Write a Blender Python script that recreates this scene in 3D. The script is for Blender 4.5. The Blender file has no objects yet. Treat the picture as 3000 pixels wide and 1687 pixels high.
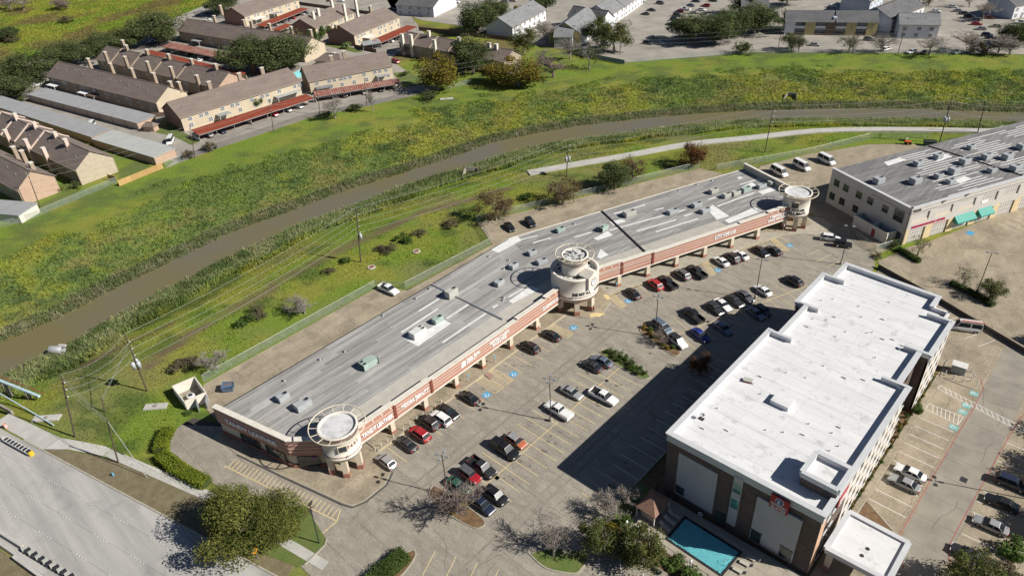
import bpy, bmesh, math, random
import numpy as np
from mathutils import Vector, Matrix, noise as mnoise
random.seed(7); rng = np.random.default_rng(7)
scn = bpy.context.scene
col = scn.collection

# ---------------------------------------------------------------- camera, sky, sun, exposure
CAM = (0.0, 0.0, 93.5)
cam_x = Vector((0.7324236, 0.67880931, -0.05266483)); cam_y = Vector((-0.34943825, 0.44116871, 0.82659729)); cam_w = Vector((-0.58433601, 0.58701626, -0.56032431))
cd = bpy.data.cameras.new('camera'); cd.sensor_width = 36.0; cd.lens = 24.82; cd.clip_start = 1.0; cd.clip_end = 5000.0
cam = bpy.data.objects.new('camera', cd); col.objects.link(cam); scn.camera = cam
mw = Matrix.Identity(4)
for i in range(3):
    mw[i][0], mw[i][1], mw[i][2], mw[i][3] = cam_x[i], cam_y[i], -cam_w[i], CAM[i]
cam.matrix_world = mw
SUN_EL = math.radians(37.0); SUN_AZ = math.atan2(0.914, 0.406)
sun_dir = Vector((math.cos(SUN_EL)*math.sin(SUN_AZ), math.cos(SUN_EL)*math.cos(SUN_AZ), math.sin(SUN_EL)))
world = bpy.data.worlds.new('World'); scn.world = world; world.use_nodes = True
wn = world.node_tree; wn.nodes.clear()
sky = wn.nodes.new('ShaderNodeTexSky'); sky.sky_type = 'NISHITA'; sky.sun_disc = False
sky.sun_elevation = SUN_EL; sky.sun_rotation = SUN_AZ; sky.altitude = 20; sky.air_density = 0.6; sky.dust_density = 0.2; sky.ozone_density = 1.5
bgn = wn.nodes.new('ShaderNodeBackground'); bgn.inputs['Strength'].default_value = 0.05
wo = wn.nodes.new('ShaderNodeOutputWorld')
wn.links.new(sky.outputs[0], bgn.inputs[0]); wn.links.new(bgn.outputs[0], wo.inputs[0])
sl = bpy.data.lights.new('sun', 'SUN'); sl.energy = 5.0; sl.angle = math.radians(0.5); sl.color = (1.0, 0.95, 0.87)
so = bpy.data.objects.new('sun', sl); col.objects.link(so); so.rotation_euler = sun_dir.to_track_quat('Z', 'Y').to_euler(); so.location = (0, 0, 200)
scn.view_settings.view_transform = 'Standard'; scn.view_settings.look = 'None'; scn.view_settings.exposure = 0.36; scn.view_settings.gamma = 1.0
scn.cycles.max_bounces = 5; scn.cycles.diffuse_bounces = 2; scn.cycles.glossy_bounces = 2; scn.cycles.transparent_max_bounces = 8; scn.cycles.transmission_bounces = 3

# ---------------------------------------------------------------- materials
MATS = {}
def rgb(h):
    h = h.lstrip('#'); c = [int(h[i:i+2], 16)/255 for i in (0, 2, 4)]
    return tuple(((x+0.055)/1.055)**2.4 if x > 0.04045 else x/12.92 for x in c)
def _new(name):
    m = bpy.data.materials.new(name); m.use_nodes = True; nt = m.node_tree
    b = nt.nodes['Principled BSDF']; MATS[name] = m
    return m, nt, b
def _N(nt, t, **kw):
    n = nt.nodes.new(t)
    for k, v in kw.items():
        if k in n.inputs: n.inputs[k].default_value = v
        else: setattr(n, k, v)
    return n
def _ramp(nt, fac, a, b, lo=0.3, hi=0.7):
    r = nt.nodes.new('ShaderNodeMapRange'); r.inputs['From Min'].default_value = lo; r.inputs['From Max'].default_value = hi
    nt.links.new(fac, r.inputs['Value'])
    m = nt.nodes.new('ShaderNodeMix'); m.data_type = 'RGBA'
    nt.links.new(r.outputs[0], m.inputs['Factor'])
    for k, v in ((6, a), (7, b)):
        if isinstance(v, (tuple, list)): m.inputs[k].default_value = (*v[:3], 1)
        else: nt.links.new(v, m.inputs[k])
    return m.outputs[2]
def mat(name, c, c2=None, rough=0.85, scale=0.3, lo=0.35, hi=0.65, fine=0.12, fscale=6.0, world=False, stretch=(1, 1, 1), rot=0.0, metal=0.0, bump=0.0, rand=0.0, c3=None, scale3=0.05, lo3=0.45, hi3=0.7, spec=0.3):
    """surface with two or three slowly blended colours, fine grain and optional relief; world=True keys the pattern to scene metres"""
    m, nt, b = _new(name); L = nt.links
    if world: src = _N(nt, 'ShaderNodeNewGeometry').outputs['Position']
    else: src = _N(nt, 'ShaderNodeTexCoord').outputs['Object']
    mp = nt.nodes.new('ShaderNodeMapping'); mp.inputs['Scale'].default_value = stretch; mp.inputs['Rotation'].default_value = (0, 0, rot); L.new(src, mp.inputs[0])
    c2 = c2 or tuple(x*0.82 for x in c)
    n1 = _N(nt, 'ShaderNodeTexNoise', Scale=scale, Detail=6.0, Roughness=0.62); L.new(mp.outputs[0], n1.inputs['Vector'])
    out = _ramp(nt, n1.outputs[0], c, c2, lo, hi)
    if c3:
        n3 = _N(nt, 'ShaderNodeTexNoise', Scale=scale3, Detail=5.0, Roughness=0.7); L.new(src, n3.inputs['Vector'])
        out = _ramp(nt, n3.outputs[0], out, c3, lo3, hi3)
    if fine:
        n2 = _N(nt, 'ShaderNodeTexNoise', Scale=fscale, Detail=3.0, Roughness=0.7); L.new(src, n2.inputs['Vector'])
        hs = nt.nodes.new('ShaderNodeHueSaturation'); r = nt.nodes.new('ShaderNodeMapRange')
        r.inputs['From Min'].default_value = 0.25; r.inputs['From Max'].default_value = 0.75; r.inputs['To Min'].default_value = 1-fine; r.inputs['To Max'].default_value = 1+fine
        L.new(n2.outputs[0], r.inputs[0]); L.new(r.outputs[0], hs.inputs['Value']); L.new(out, hs.inputs['Color']); out = hs.outputs[0]
    if rand:
        oi = nt.nodes.new('ShaderNodeObjectInfo'); r2 = nt.nodes.new('ShaderNodeMapRange'); r2.inputs['To Min'].default_value = 1-rand; r2.inputs['To Max'].default_value = 1+rand
        h2 = nt.nodes.new('ShaderNodeHueSaturation'); L.new(oi.outputs['Random'], r2.inputs[0]); L.new(r2.outputs[0], h2.inputs['Value']); L.new(out, h2.inputs['Color']); out = h2.outputs[0]
    L.new(out, b.inputs['Base Color'])
    b.inputs['Roughness'].default_value = rough; b.inputs['Metallic'].default_value = metal; b.inputs['Specular IOR Level'].default_value = spec
    if bump:
        bm = nt.nodes.new('ShaderNodeBump'); bm.inputs['Strength'].default_value = bump; bm.inputs['Distance'].default_value = 0.05
        nb = _N(nt, 'ShaderNodeTexNoise', Scale=fscale*1.5, Detail=4.0); L.new(src, nb.inputs['Vector']); L.new(nb.outputs[0], bm.inputs['Height']); L.new(bm.outputs[0], b.inputs['Normal'])
    return m
def attr_mat(name, rough=0.9, trans=0.0, fine=0.15, fscale=3.0):
    """foliage and turf: colour of each leaf or blade read from the mesh, with fine grain"""
    m, nt, b = _new(name); L = nt.links
    a = nt.nodes.new('ShaderNodeAttribute'); a.attribute_name = 'Col'
    src = _N(nt, 'ShaderNodeNewGeometry').outputs['Position']
    n2 = _N(nt, 'ShaderNodeTexNoise', Scale=fscale, Detail=4.0, Roughness=0.7); L.new(src, n2.inputs['Vector'])
    hs = nt.nodes.new('ShaderNodeHueSaturation'); r = nt.nodes.new('ShaderNodeMapRange')
    r.inputs['From Min'].default_value = 0.25; r.inputs['From Max'].default_value = 0.75; r.inputs['To Min'].default_value = 1-fine; r.inputs['To Max'].default_value = 1+fine
    L.new(n2.outputs[0], r.inputs[0]); L.new(r.outputs[0], hs.inputs['Value']); L.new(a.outputs['Color'], hs.inputs['Color'])
    L.new(hs.outputs[0], b.inputs['Base Color']); b.inputs['Roughness'].default_value = rough; b.inputs['Specular IOR Level'].default_value = 0.15
    if trans:
        t = nt.nodes.new('ShaderNodeBsdfTranslucent'); mx = nt.nodes.new('ShaderNodeMixShader'); mx.inputs[0].default_value = trans
        L.new(hs.outputs[0], t.inputs['Color']); L.new(b.outputs[0], mx.inputs[1]); L.new(t.outputs[0], mx.inputs[2])
        L.new(mx.outputs[0], nt.nodes['Material Output'].inputs['Surface'])
    return m
def plain(name, c, rough=0.5, metal=0.0, spec=0.5, coat=0.0, rand=0.0):
    m, nt, b = _new(name); b.inputs['Base Color'].default_value = (*c, 1); b.inputs['Roughness'].default_value = rough
    b.inputs['Metallic'].default_value = metal; b.inputs['Specular IOR Level'].default_value = spec; b.inputs['Coat Weight'].default_value = coat; b.inputs['Coat Roughness'].default_value = 0.22
    n = _N(nt, 'ShaderNodeTexNoise', Scale=2.0, Detail=4.0); tc = nt.nodes.new('ShaderNodeTexCoord'); nt.links.new(tc.outputs['Object'], n.inputs['Vector'])
    nt.links.new(_ramp(nt, n.outputs[0], tuple(x*0.92 for x in c), tuple(min(1, x*1.06) for x in c), 0.3, 0.7), b.inputs['Base Color'])
    return m
def striped(name, c, c2, period, axis=0, width=0.12, c_line=None, rough=0.6, metal=0.0, scale=0.3, world=False, rust=None):
    """corrugated or standing-seam sheet: ribs at a fixed pitch as relief plus weathering"""
    m = mat(name, c, c2, rough=rough, metal=metal, scale=scale, world=world); nt = m.node_tree; b = nt.nodes['Principled BSDF']
    tc = nt.nodes.new('ShaderNodeTexCoord'); sp = nt.nodes.new('ShaderNodeSeparateXYZ'); nt.links.new(tc.outputs['Object'], sp.inputs[0])
    w = nt.nodes.new('ShaderNodeMath'); w.operation = 'WRAP'; w.inputs[1].default_value = 0; w.inputs[2].default_value = period
    nt.links.new(sp.outputs[axis], w.inputs[0])
    lt = nt.nodes.new('ShaderNodeMath'); lt.operation = 'LESS_THAN'; lt.inputs[1].default_value = width*period; nt.links.new(w.outputs[0], lt.inputs[0])
    bm = nt.nodes.new('ShaderNodeBump'); bm.inputs['Strength'].default_value = 0.7; bm.inputs['Distance'].default_value = 0.06
    nt.links.new(lt.outputs[0], bm.inputs['Height']); nt.links.new(bm.outputs[0], b.inputs['Normal'])
    if c_line:
        old = b.inputs['Base Color'].links[0].from_socket
        nt.links.new(_ramp(nt, lt.outputs[0], old, c_line, 0.2, 0.8), b.inputs['Base Color'])
    return m
def glass(name, c=(0.02, 0.03, 0.035), rough=0.06, spec=0.8):
    m, nt, b = _new(name); b.inputs['Roughness'].default_value = rough; b.inputs['Specular IOR Level'].default_value = spec
    n = _N(nt, 'ShaderNodeTexNoise', Scale=0.6, Detail=2.0); tc = nt.nodes.new('ShaderNodeTexCoord'); nt.links.new(tc.outputs['Object'], n.inputs['Vector'])
    nt.links.new(_ramp(nt, n.outputs[0], c, tuple(x*2.2 for x in c), 0.35, 0.7), b.inputs['Base Color'])
    return m
def brickmat(name, c, c2, mortar, bw=0.24, bh=0.075, wear=None):
    m, nt, b = _new(name); L = nt.links
    tc = nt.nodes.new('ShaderNodeTexCoord'); sp = nt.nodes.new('ShaderNodeSeparateXYZ'); L.new(tc.outputs['Object'], sp.inputs[0])
    ad = nt.nodes.new('ShaderNodeMath'); ad.operation = 'ADD'; L.new(sp.outputs[0], ad.inputs[0]); L.new(sp.outputs[1], ad.inputs[1])
    cb = nt.nodes.new('ShaderNodeCombineXYZ'); L.new(ad.outputs[0], cb.inputs[0]); L.new(sp.outputs[2], cb.inputs[1])
    bt = nt.nodes.new('ShaderNodeTexBrick'); bt.inputs['Scale'].default_value = 1.0; bt.inputs['Brick Width'].default_value = bw; bt.inputs['Row Height'].default_value = bh; bt.inputs['Mortar Size'].default_value = 0.008
    for k, v in (('Color1', c), ('Color2', c2), ('Mortar', mortar)): bt.inputs[k].default_value = (*v, 1)
    L.new(cb.outputs[0], bt.inputs['Vector'])
    n = _N(nt, 'ShaderNodeTexNoise', Scale=0.7, Detail=6.0, Roughness=0.7); L.new(tc.outputs['Object'], n.inputs['Vector'])
    L.new(_ramp(nt, n.outputs[0], bt.outputs[0], wear or tuple(x*0.75 for x in c), 0.45, 0.8), b.inputs['Base Color']); b.inputs['Roughness'].default_value = 0.9
    return m

# ---------------------------------------------------------------- mesh helpers
class MB:
    """collects shapes; build() links them as ONE mesh object"""
    def __init__(s): s.v = []; s.f = []; s.m = []
    def add(s, vs, fs, mi=0):
        o = len(s.v); s.v += [tuple(v) for v in vs]; s.f += [tuple(i+o for i in f) for f in fs]; s.m += [mi]*len(fs); return s
    def box(s, x0, x1, y0, y1, z0, z1, mi=0):
        return s.add([(x0, y0, z0), (x1, y0, z0), (x1, y1, z0), (x0, y1, z0), (x0, y0, z1), (x1, y0, z1), (x1, y1, z1), (x0, y1, z1)],
                     [(0, 3, 2, 1), (4, 5, 6, 7), (0, 1, 5, 4), (1, 2, 6, 5), (2, 3, 7, 6), (3, 0, 4, 7)], mi)
    def obox(s, p, q, w, z0, z1, mi=0, off=0.0):
        """box along the ground line p-q, width w"""
        d = Vector((q[0]-p[0], q[1]-p[1])); L = d.length or 1e-6; d /= L; n = Vector((-d.y, d.x))
        a, b = off-w/2, off+w/2
        P = [(p[0]+n.x*a, p[1]+n.y*a), (q[0]+n.x*a, q[1]+n.y*a), (q[0]+n.x*b, q[1]+n.y*b), (p[0]+n.x*b, p[1]+n.y*b)]
        return s.prism(P, z0, z1, mi)
    def prism(s, poly, z0, z1, mi=0, cap=True):
        n = len(poly); A = sum(poly[i][0]*poly[(i+1) % n][1]-poly[(i+1) % n][0]*poly[i][1] for i in range(n))
        if A < 0: poly = poly[::-1]
        vs = [(p[0], p[1], z0) for p in poly]+[(p[0], p[1], z1) for p in poly]
        fs = [(i, (i+1) % n, (i+1) % n+n, i+n) for i in range(n)]
        if cap: fs += [tuple(range(n-1, -1, -1)), tuple(range(n, 2*n))]
        return s.add(vs, fs, mi)
    def ring(s, rings, mi=0, close=True, cap0=False, cap1=False):
        """loft through rings of equal point count"""
        n = len(rings[0]); vs = [v for r in rings for v in r]; fs = []
        for k in range(len(rings)-1):
            for i in range(n if close else n-1):
                j = (i+1) % n; fs.append((k*n+i, k*n+j, (k+1)*n+j, (k+1)*n+i))
        if cap0: fs.append(tuple(range(n-1, -1, -1)))
        if cap1: fs.append(tuple(range((len(rings)-1)*n, len(rings)*n)))
        return s.add(vs, fs, mi)
    def lathe(s, cx, cy, prof, n=32, mi=0, a0=0.0, a1=None, cap0=False, cap1=False):
        full = a1 is None; a1 = a0+2*math.pi if full else a1; k = n if full else n+1
        rings = [[(cx+r*math.cos(a0+(a1-a0)*i/n), cy+r*math.sin(a0+(a1-a0)*i/n), z) for i in range(k)] for r, z in prof]
        return s.ring(rings, mi, full, cap0, cap1)
    def tube(s, path, r, n=6, mi=0, caps=True):
        rings = []; P = [Vector(p) for p in path]; rr = r if isinstance(r, (list, tuple)) else [r]*len(P)
        for i, p in enumerate(P):
            t = (P[min(i+1, len(P)-1)]-P[max(i-1, 0)]).normalized()
            u = t.cross(Vector((0, 0, 1)) if abs(t.z) < 0.95 else Vector((1, 0, 0))).normalized(); w = t.cross(u)
            rings.append([tuple(p+(u*math.cos(2*math.pi*k/n)+w*math.sin(2*math.pi*k/n))*rr[i]) for k in range(n)])
        return s.ring(rings, mi, True, caps, caps)
    def quad(s, a, b, c, d, mi=0): return s.add([a, b, c, d], [(0, 1, 2, 3)], mi)
    def mesh(s, name, mats, smooth=False):
        me = bpy.data.meshes.new(name); me.from_pydata(s.v, [], s.f)
        for m in (mats if isinstance(mats, (list, tuple)) else [mats]): me.materials.append(MATS[m] if isinstance(m, str) else m)
        if any(s.m): me.polygons.foreach_set('material_index', s.m)
        if smooth: me.polygons.foreach_set('use_smooth', [True]*len(s.f))
        me.update(); return me
    def build(s, name, mats, parent=None, smooth=False, **kw):
        return link(name, s.mesh(name, mats, smooth), parent, **kw)
WROOT = {}
def wthing(name, label, cat, loc, group=None):
    """a thing whose parts are given in scene metres"""
    o = thing(name, label, cat, loc, 0.0, group); WROOT[o.name] = Matrix.Translation(-Vector(o.location)); return o
def link(name, data, parent=None, loc=None, rz=None, label=None, cat=None, group=None, kind=None, scale=None):
    o = bpy.data.objects.new(name, data); col.objects.link(o)
    if parent:
        o.parent = parent
        if parent.name in WROOT: o.matrix_parent_inverse = WROOT[parent.name]
    if loc: o.location = loc
    if rz is not None: o.rotation_euler = (0, 0, rz)
    if scale: o.scale = scale if isinstance(scale, (tuple, list)) else (scale,)*3
    return tag(o, label, cat, group, kind)
def tag(o, label=None, cat=None, group=None, kind=None):
    for k, v in (('label', label), ('category', cat), ('group', group), ('kind', kind)):
        if v: o[k] = v
    return o
def thing(name, label, cat, loc=(0, 0, 0), rz=0.0, group=None): return link(name, None, None, tuple(loc) if len(loc) == 3 else (*loc, 0.0), rz, label, cat, group)
def struct(name, mb, m, smooth=False, label=None): return mb.build(name, m, None, smooth, kind='structure', label=label)
def bevel(me, w, seg=1):
    b = bmesh.new(); b.from_mesh(me); bmesh.ops.bevel(b, geom=b.edges[:], offset=w, segments=seg, affect='EDGES', profile=0.6, clamp_overlap=True); b.to_mesh(me); b.free(); me.update(); return me
def copy_tree(o, parent=None):
    c = o.copy(); col.objects.link(c); c.parent = parent
    for ch in o.children: copy_tree(ch, c)
    return c
def text_mesh(txt, size, depth, font_shear=0.0, align='LEFT', spacing=1.0, bold=0.0):
    cu = bpy.data.curves.new('lettering', 'FONT'); cu.body = txt; cu.size = size; cu.extrude = depth; cu.shear = font_shear; cu.align_x = align; cu.space_character = spacing; cu.offset = bold; cu.resolution_u = 2
    o = bpy.data.objects.new('lettering', cu); col.objects.link(o)
    me = bpy.data.meshes.new_from_object(o.evaluated_get(bpy.context.evaluated_depsgraph_get()))
    bpy.data.objects.remove(o); bpy.data.curves.remove(cu); return me
def letters(txt, size, m, parent, org, xdir, zdir=(0, 0, 1), depth=0.06, name='lettering', fit=None, **kw):
    """raised letters: baseline start org, running along xdir, upright along zdir; fit = total length in metres"""
    me = text_mesh(txt, size, depth, **kw); me.materials.clear(); me.materials.append(MATS[m] if isinstance(m, str) else m)
    x = Vector(xdir).normalized(); z = Vector(zdir).normalized(); n = x.cross(z)
    if fit and len(me.vertices):
        xs = [v.co.x for v in me.vertices]; k = fit/(max(xs)-min(xs)); me.transform(Matrix.Diagonal((k, 1, 1, 1)))
    R = Matrix((x, z, n)).transposed().to_4x4(); R.translation = Vector(org); me.transform(R)
    return link(name, me, parent)
def clip_poly(sub, clipp):
    """convex clip of polygon sub by convex ccw polygon clipp"""
    out = list(sub); n = len(clipp)
    for i in range(n):
        a, b = clipp[i], clipp[(i+1) % n]; inp = out; out = []
        if not inp: break
        side = lambda p: (b[0]-a[0])*(p[1]-a[1])-(b[1]-a[1])*(p[0]-a[0])
        for k in range(len(inp)):
            p, q = inp[k], inp[(k+1) % len(inp)]; sp_, sq = side(p), side(q)
            if sp_ >= 0: out.append(p)
            if (sp_ >= 0) != (sq >= 0):
                t = sp_/(sp_-sq); out.append((p[0]+(q[0]-p[0])*t, p[1]+(q[1]-p[1])*t))
    return out
def ccw(poly):
    n = len(poly); A = sum(poly[i][0]*poly[(i+1) % n][1]-poly[(i+1) % n][0]*poly[i][1] for i in range(n))
    return list(poly) if A > 0 else list(poly)[::-1]
def slabs(parent, convex_polys, m, sx, sy, rz, org, z0, z1, name='concrete_slab', gap=0.03):
    """lay separate slabs on a grid turned by rz, trimmed to the convex pieces"""
    c, s_ = math.cos(rz), math.sin(rz)
    for P in convex_polys:
        P = ccw(P); loc = [((x-org[0])*c+(y-org[1])*s_, -(x-org[0])*s_+(y-org[1])*c) for x, y in P]
        i0, i1 = math.floor(min(p[0] for p in loc)/sx), math.ceil(max(p[0] for p in loc)/sx)
        j0, j1 = math.floor(min(p[1] for p in loc)/sy), math.ceil(max(p[1] for p in loc)/sy)
        for i in range(i0, i1):
            for j in range(j0, j1):
                cell = clip_poly([(i*sx+gap/2, j*sy+gap/2), ((i+1)*sx-gap/2, j*sy+gap/2), ((i+1)*sx-gap/2, (j+1)*sy-gap/2), (i*sx+gap/2, (j+1)*sy-gap/2)], loc)
                if len(cell) < 3: continue
                A = 0.5*sum(cell[k][0]*cell[(k+1) % len(cell)][1]-cell[(k+1) % len(cell)][0]*cell[k][1] for k in range(len(cell)))
                if A < 0.4: continue
                dz = random.uniform(-0.004, 0.004)
                MB().prism([(org[0]+x*c-y*s_, org[1]+x*s_+y*c) for x, y in cell], z0, z1+dz).build(name, m, parent)

# ---------------------------------------------------------------- terrain
def lin(c): return tuple(c)
def vnoise(x, y, sc, seed):
    """smooth value noise on arrays of metres"""
    g = np.random.default_rng(seed).random((257, 257)); x = np.asarray(x)*sc; y = np.asarray(y)*sc
    i = np.floor(x).astype(int); j = np.floor(y).astype(int); fx = x-i; fy = y-j; fx = fx*fx*(3-2*fx); fy = fy*fy*(3-2*fy)
    a = g[i % 256, j % 256]; b = g[(i+1) % 256, j % 256]; c = g[i % 256, (j+1) % 256]; d = g[(i+1) % 256, (j+1) % 256]
    return (a*(1-fx)+b*fx)*(1-fy)+(c*(1-fx)+d*fx)*fy
def fbm(x, y, sc, seed, n=4):
    o = 0; a = 0.5; t = 0
    for k in range(n): o = o+a*vnoise(x, y, sc*2**k, seed+k); t += a; a *= 0.55
    return o/t
def pdist(x, y, line):
    d = np.full(np.shape(x), 1e9)
    for (ax, ay), (bx, by) in zip(line[:-1], line[1:]):
        L = (bx-ax)**2+(by-ay)**2; t = np.clip(((x-ax)*(bx-ax)+(y-ay)*(by-ay))/L, 0, 1)
        d = np.minimum(d, np.hypot(x-ax-t*(bx-ax), y-ay-t*(by-ay)))
    return d
def inside(x, y, poly):
    r = np.zeros(np.shape(x), bool); n = len(poly)
    for i in range(n):
        (x1, y1), (x2, y2) = poly[i], poly[(i+1) % n]
        if y1 == y2: continue
        r ^= ((y1 > y) != (y2 > y)) & (x < (x2-x1)*(y-y1)/(y2-y1)+x1)
    return r
WZ = -4.5
far_edge = [(-177.76, -27.42), (-181.14, -6.13), (-181.42, 9.97), (-181.19, 23.25), (-183.48, 38.83), (-184.79, 55.80), (-186.27, 74.85), (-183.45, 93.50), (-180.84, 114.26), (-175.50, 135.03), (-171.90, 153.83), (-170.60, 166.43), (-164.55, 178.87), (-155.71, 195.42), (-141.99, 213.76), (-126.92, 230.70), (-110.95, 246.28), (-88.55, 264.25), (-65.78, 279.42), (-34.72, 295.54), (-0.73, 312.26)]
near_edge = [(-160.01, -29.43), (-164.96, -9.49), (-167.36, 6.04), (-167.30, 17.66), (-170.08, 30.50), (-171.90, 44.29), (-173.24, 58.12), (-173.50, 72.67), (-174.00, 88.75), (-170.53, 106.53), (-169.15, 121.19), (-165.90, 137.10), (-162.09, 149.94), (-156.84, 170.21), (-147.75, 185.42), (-135.36, 204.14), (-116.63, 227.13), (-95.67, 246.54), (-62.36, 268.82), (-32.45, 285.18), (0.48, 301.83)]
water_poly = far_edge+near_edge[::-1]
far_line = [(-232.87, 15.48), (-234.10, 26.56), (-235.44, 61.68), (-237.77, 77.86), (-239.32, 97.55), (-237.10, 104.74), (-236.44, 132.87), (-227.03, 155.97), (-222.18, 177.03), (-217.64, 186.29), (-202.95, 191.54), (-199.35, 206.43), (-193.84, 228.28), (-185.37, 240.72), (-176.06, 254.72), (-166.43, 265.41), (-152.26, 280.85), (-138.92, 295.80), (-102.36, 318.54), (-67.42, 339.21), (-47.97, 349.79), (-14.81, 365.83)]
near_line = [(-150, 5), (-131.4, 7.5), (-118, 12), (-106, 15.5), (-98, 18.5), (-99, 21.3), (-110, 19), (-114.5, 21.5), (-116.3, 24.5), (-121, 30.5), (-123.6, 33), (-123.6, 77.6), (-117.2, 81.6), (-117, 86), (-115.5, 109.5), (-127, 115.9), (-97, 181.8), (-92, 181), (-84, 195), (-75.24, 211.00), (-65.13, 232.28), (-50.06, 242.81), (-39.00, 258.21), (-40, 262), (-5, 287), (25, 300)]
path_line = [(-136.44, 147.51), (-129.78, 159.15), (-119.76, 175.74), (-108.51, 195.37), (-95.23, 211.17), (-81.39, 228.23), (-65.67, 241.03), (-49.62, 251.80), (-36.48, 260.21), (-30, 268), (10, 290)]
track_line = [(-138.23, 27.14), (-143.02, 45.31), (-143.02, 61.33), (-145.08, 61.93), (-145.12, 87.73), (-144.17, 109.39), (-137.06, 127.96), (-134.50, 136.84)]
track2 = [(-152.06, 18.97), (-151.35, 28.50), (-149.79, 39.35)]
def height(x, y):
    x = np.asarray(x, float); y = np.asarray(y, float)
    df = pdist(x, y, far_edge); dn = pdist(x, y, near_edge); ins = inside(x, y, water_poly)
    s = lambda t: t*t*(3-2*t)
    far = df < dn; t = np.where(far, np.clip(df/30.0, 0, 1), np.clip(dn/24.0, 0, 1))
    z = WZ-0.25+(4.69)*np.where(far, 0.75*t+0.25*s(t), 0.6*s(t)+0.4*t)
    z = np.where(ins, WZ-0.25-1.2*np.clip(np.minimum(df, dn)/3, 0, 1), z)
    rough = np.clip(np.minimum(df, dn)/4, 0, 1)*np.where(far, np.clip((42-df)/10, 0, 1), np.clip((22-dn)/8, 0, 1))
    z = z+(fbm(x, y, 0.16, 3)-0.5)*0.9*rough*(~ins)
    return np.minimum(z, 0.25)
GB = (np.array((0.138, 0.195, 0.028)), np.array((0.208, 0.218, 0.040)), np.array((0.178, 0.168, 0.060)), np.array((0.108, 0.150, 0.042)), np.array((0.180, 0.160, 0.080)))
# bright green, yellow olive, brown olive, deep green, straw
def turf(x, y):
    """which grass grows where, as a colour"""
    df = pdist(x, y, far_edge); dn = pdist(x, y, near_edge); far = df < dn
    a = fbm(x, y, 0.045, 11)[:, None]; b = fbm(x, y, 0.11, 21)[:, None]; c = fbm(x, y, 0.35, 31)[:, None]
    m = lambda p, q, t: p*(1-t)+q*t
    sm = lambda v, lo, hi: np.clip((v-lo)/(hi-lo), 0, 1)
    slope = m(m(GB[3], GB[1], sm(a+0.5*(c-0.5), 0.40, 0.58)), GB[2], sm(b+0.4*(c-0.5), 0.54, 0.66)*0.8); slope = m(slope, GB[0], sm(c, 0.55, 0.7)*0.5); slope = m(slope, np.array((0.055, 0.085, 0.030)), sm(fbm(x, y, 0.2, 51)[:, None], 0.60, 0.68)*0.75)
    crest = m(GB[0]*1.1, GB[1], sm(b, 0.5, 0.7)); crest = m(crest, GB[3]*0.9, sm(fbm(x, y, 0.16, 61)[:, None]+0.3*(c-0.5), 0.50, 0.64)*0.85)
    reed = m(np.array((0.185, 0.185, 0.105)), np.array((0.125, 0.150, 0.065)), sm(c, 0.4, 0.6))
    f_ = m(reed, slope, sm(df[:, None], 4.5, 7)); f_ = m(f_, crest, sm(df[:, None]+34*(b-0.5)+14*(c-0.5), 24, 38)*0.9)
    meadow = m(m(GB[0], GB[1], sm(b, 0.35, 0.55)), np.array((0.155, 0.132, 0.05)), sm(a, 0.46, 0.62))
    f_ = m(f_, meadow, sm(df[:, None], 70, 90))
    nearc = m(m(GB[0]*1.05, GB[1], sm(b, 0.42, 0.62)), GB[4], sm(a, 0.55, 0.72)*0.6)
    n_ = m(m(reed*1.2, GB[3]*1.25, 0.25), nearc, sm(dn[:, None]+6*(b-0.5), 9, 14))
    tr = np.minimum(pdist(x, y, track_line), pdist(x, y, track2)+0.4)[:, None]
    n_ = m(n_, np.array((0.058, 0.092, 0.024)), sm(fbm(x, y, 0.14, 71)[:, None], 0.58, 0.66)*0.7); n_ = m(np.array((0.135, 0.095, 0.062)), n_, sm(tr+(c-0.5)*1.2, 0.5, 1.7))
    return np.where(far[:, None], f_, n_)
def axis(lo, hi, step, extra): return np.array(sorted(set(extra[:1]+list(np.arange(lo, hi+1e-6, step))+extra[1:])))
gx = np.concatenate(([-5000, -2000, -1100, -800], np.arange(-640, 60.1, 2.0), [120, 400, 1500, 5000])); gy = np.concatenate(([-5000, -1500, -400, -120], np.arange(-60, 480.1, 2.0), [560, 800, 2000, 5000]))
X, Y = np.meshgrid(gx, gy, indexing='ij'); xf, yf = X.ravel(), Y.ravel(); zf = height(xf, yf)
nx, ny = len(gx), len(gy); idx = np.arange(nx*ny).reshape(nx, ny)
quads = np.stack([idx[:-1, :-1], idx[1:, :-1], idx[1:, 1:], idx[:-1, 1:]], -1).reshape(-1, 4)
def np_mesh(name, verts, faces, m, cols=None, smooth=False):
    me = bpy.data.meshes.new(name); nv, nf, k = len(verts), len(faces), faces.shape[1]
    me.vertices.add(nv); me.vertices.foreach_set('co', np.ascontiguousarray(verts, dtype=np.float32).ravel())
    me.loops.add(nf*k); me.loops.foreach_set('vertex_index', np.ascontiguousarray(faces, dtype=np.int32).ravel())
    me.polygons.add(nf); me.polygons.foreach_set('loop_start', np.arange(0, nf*k, k, dtype=np.int32))
    if smooth: me.polygons.foreach_set('use_smooth', np.ones(nf, bool))
    if cols is not None:
        at = me.color_attributes.new('Col', 'FLOAT_COLOR', 'POINT'); c4 = np.ones((nv, 4), np.float32); c4[:, :3] = cols; at.data.foreach_set('color', c4.ravel())
    me.materials.append(MATS[m]); me.update(calc_edges=True); return me
attr_mat('turf', fine=0.3, fscale=1.6); attr_mat('blade', trans=0.45, fine=0.1); attr_mat('leaf', trans=0.22, fine=0.12, fscale=1.0)
link('ground', np_mesh('ground', np.stack([xf, yf, zf], 1), quads, 'turf', turf(xf, yf), True), kind='structure')

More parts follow.
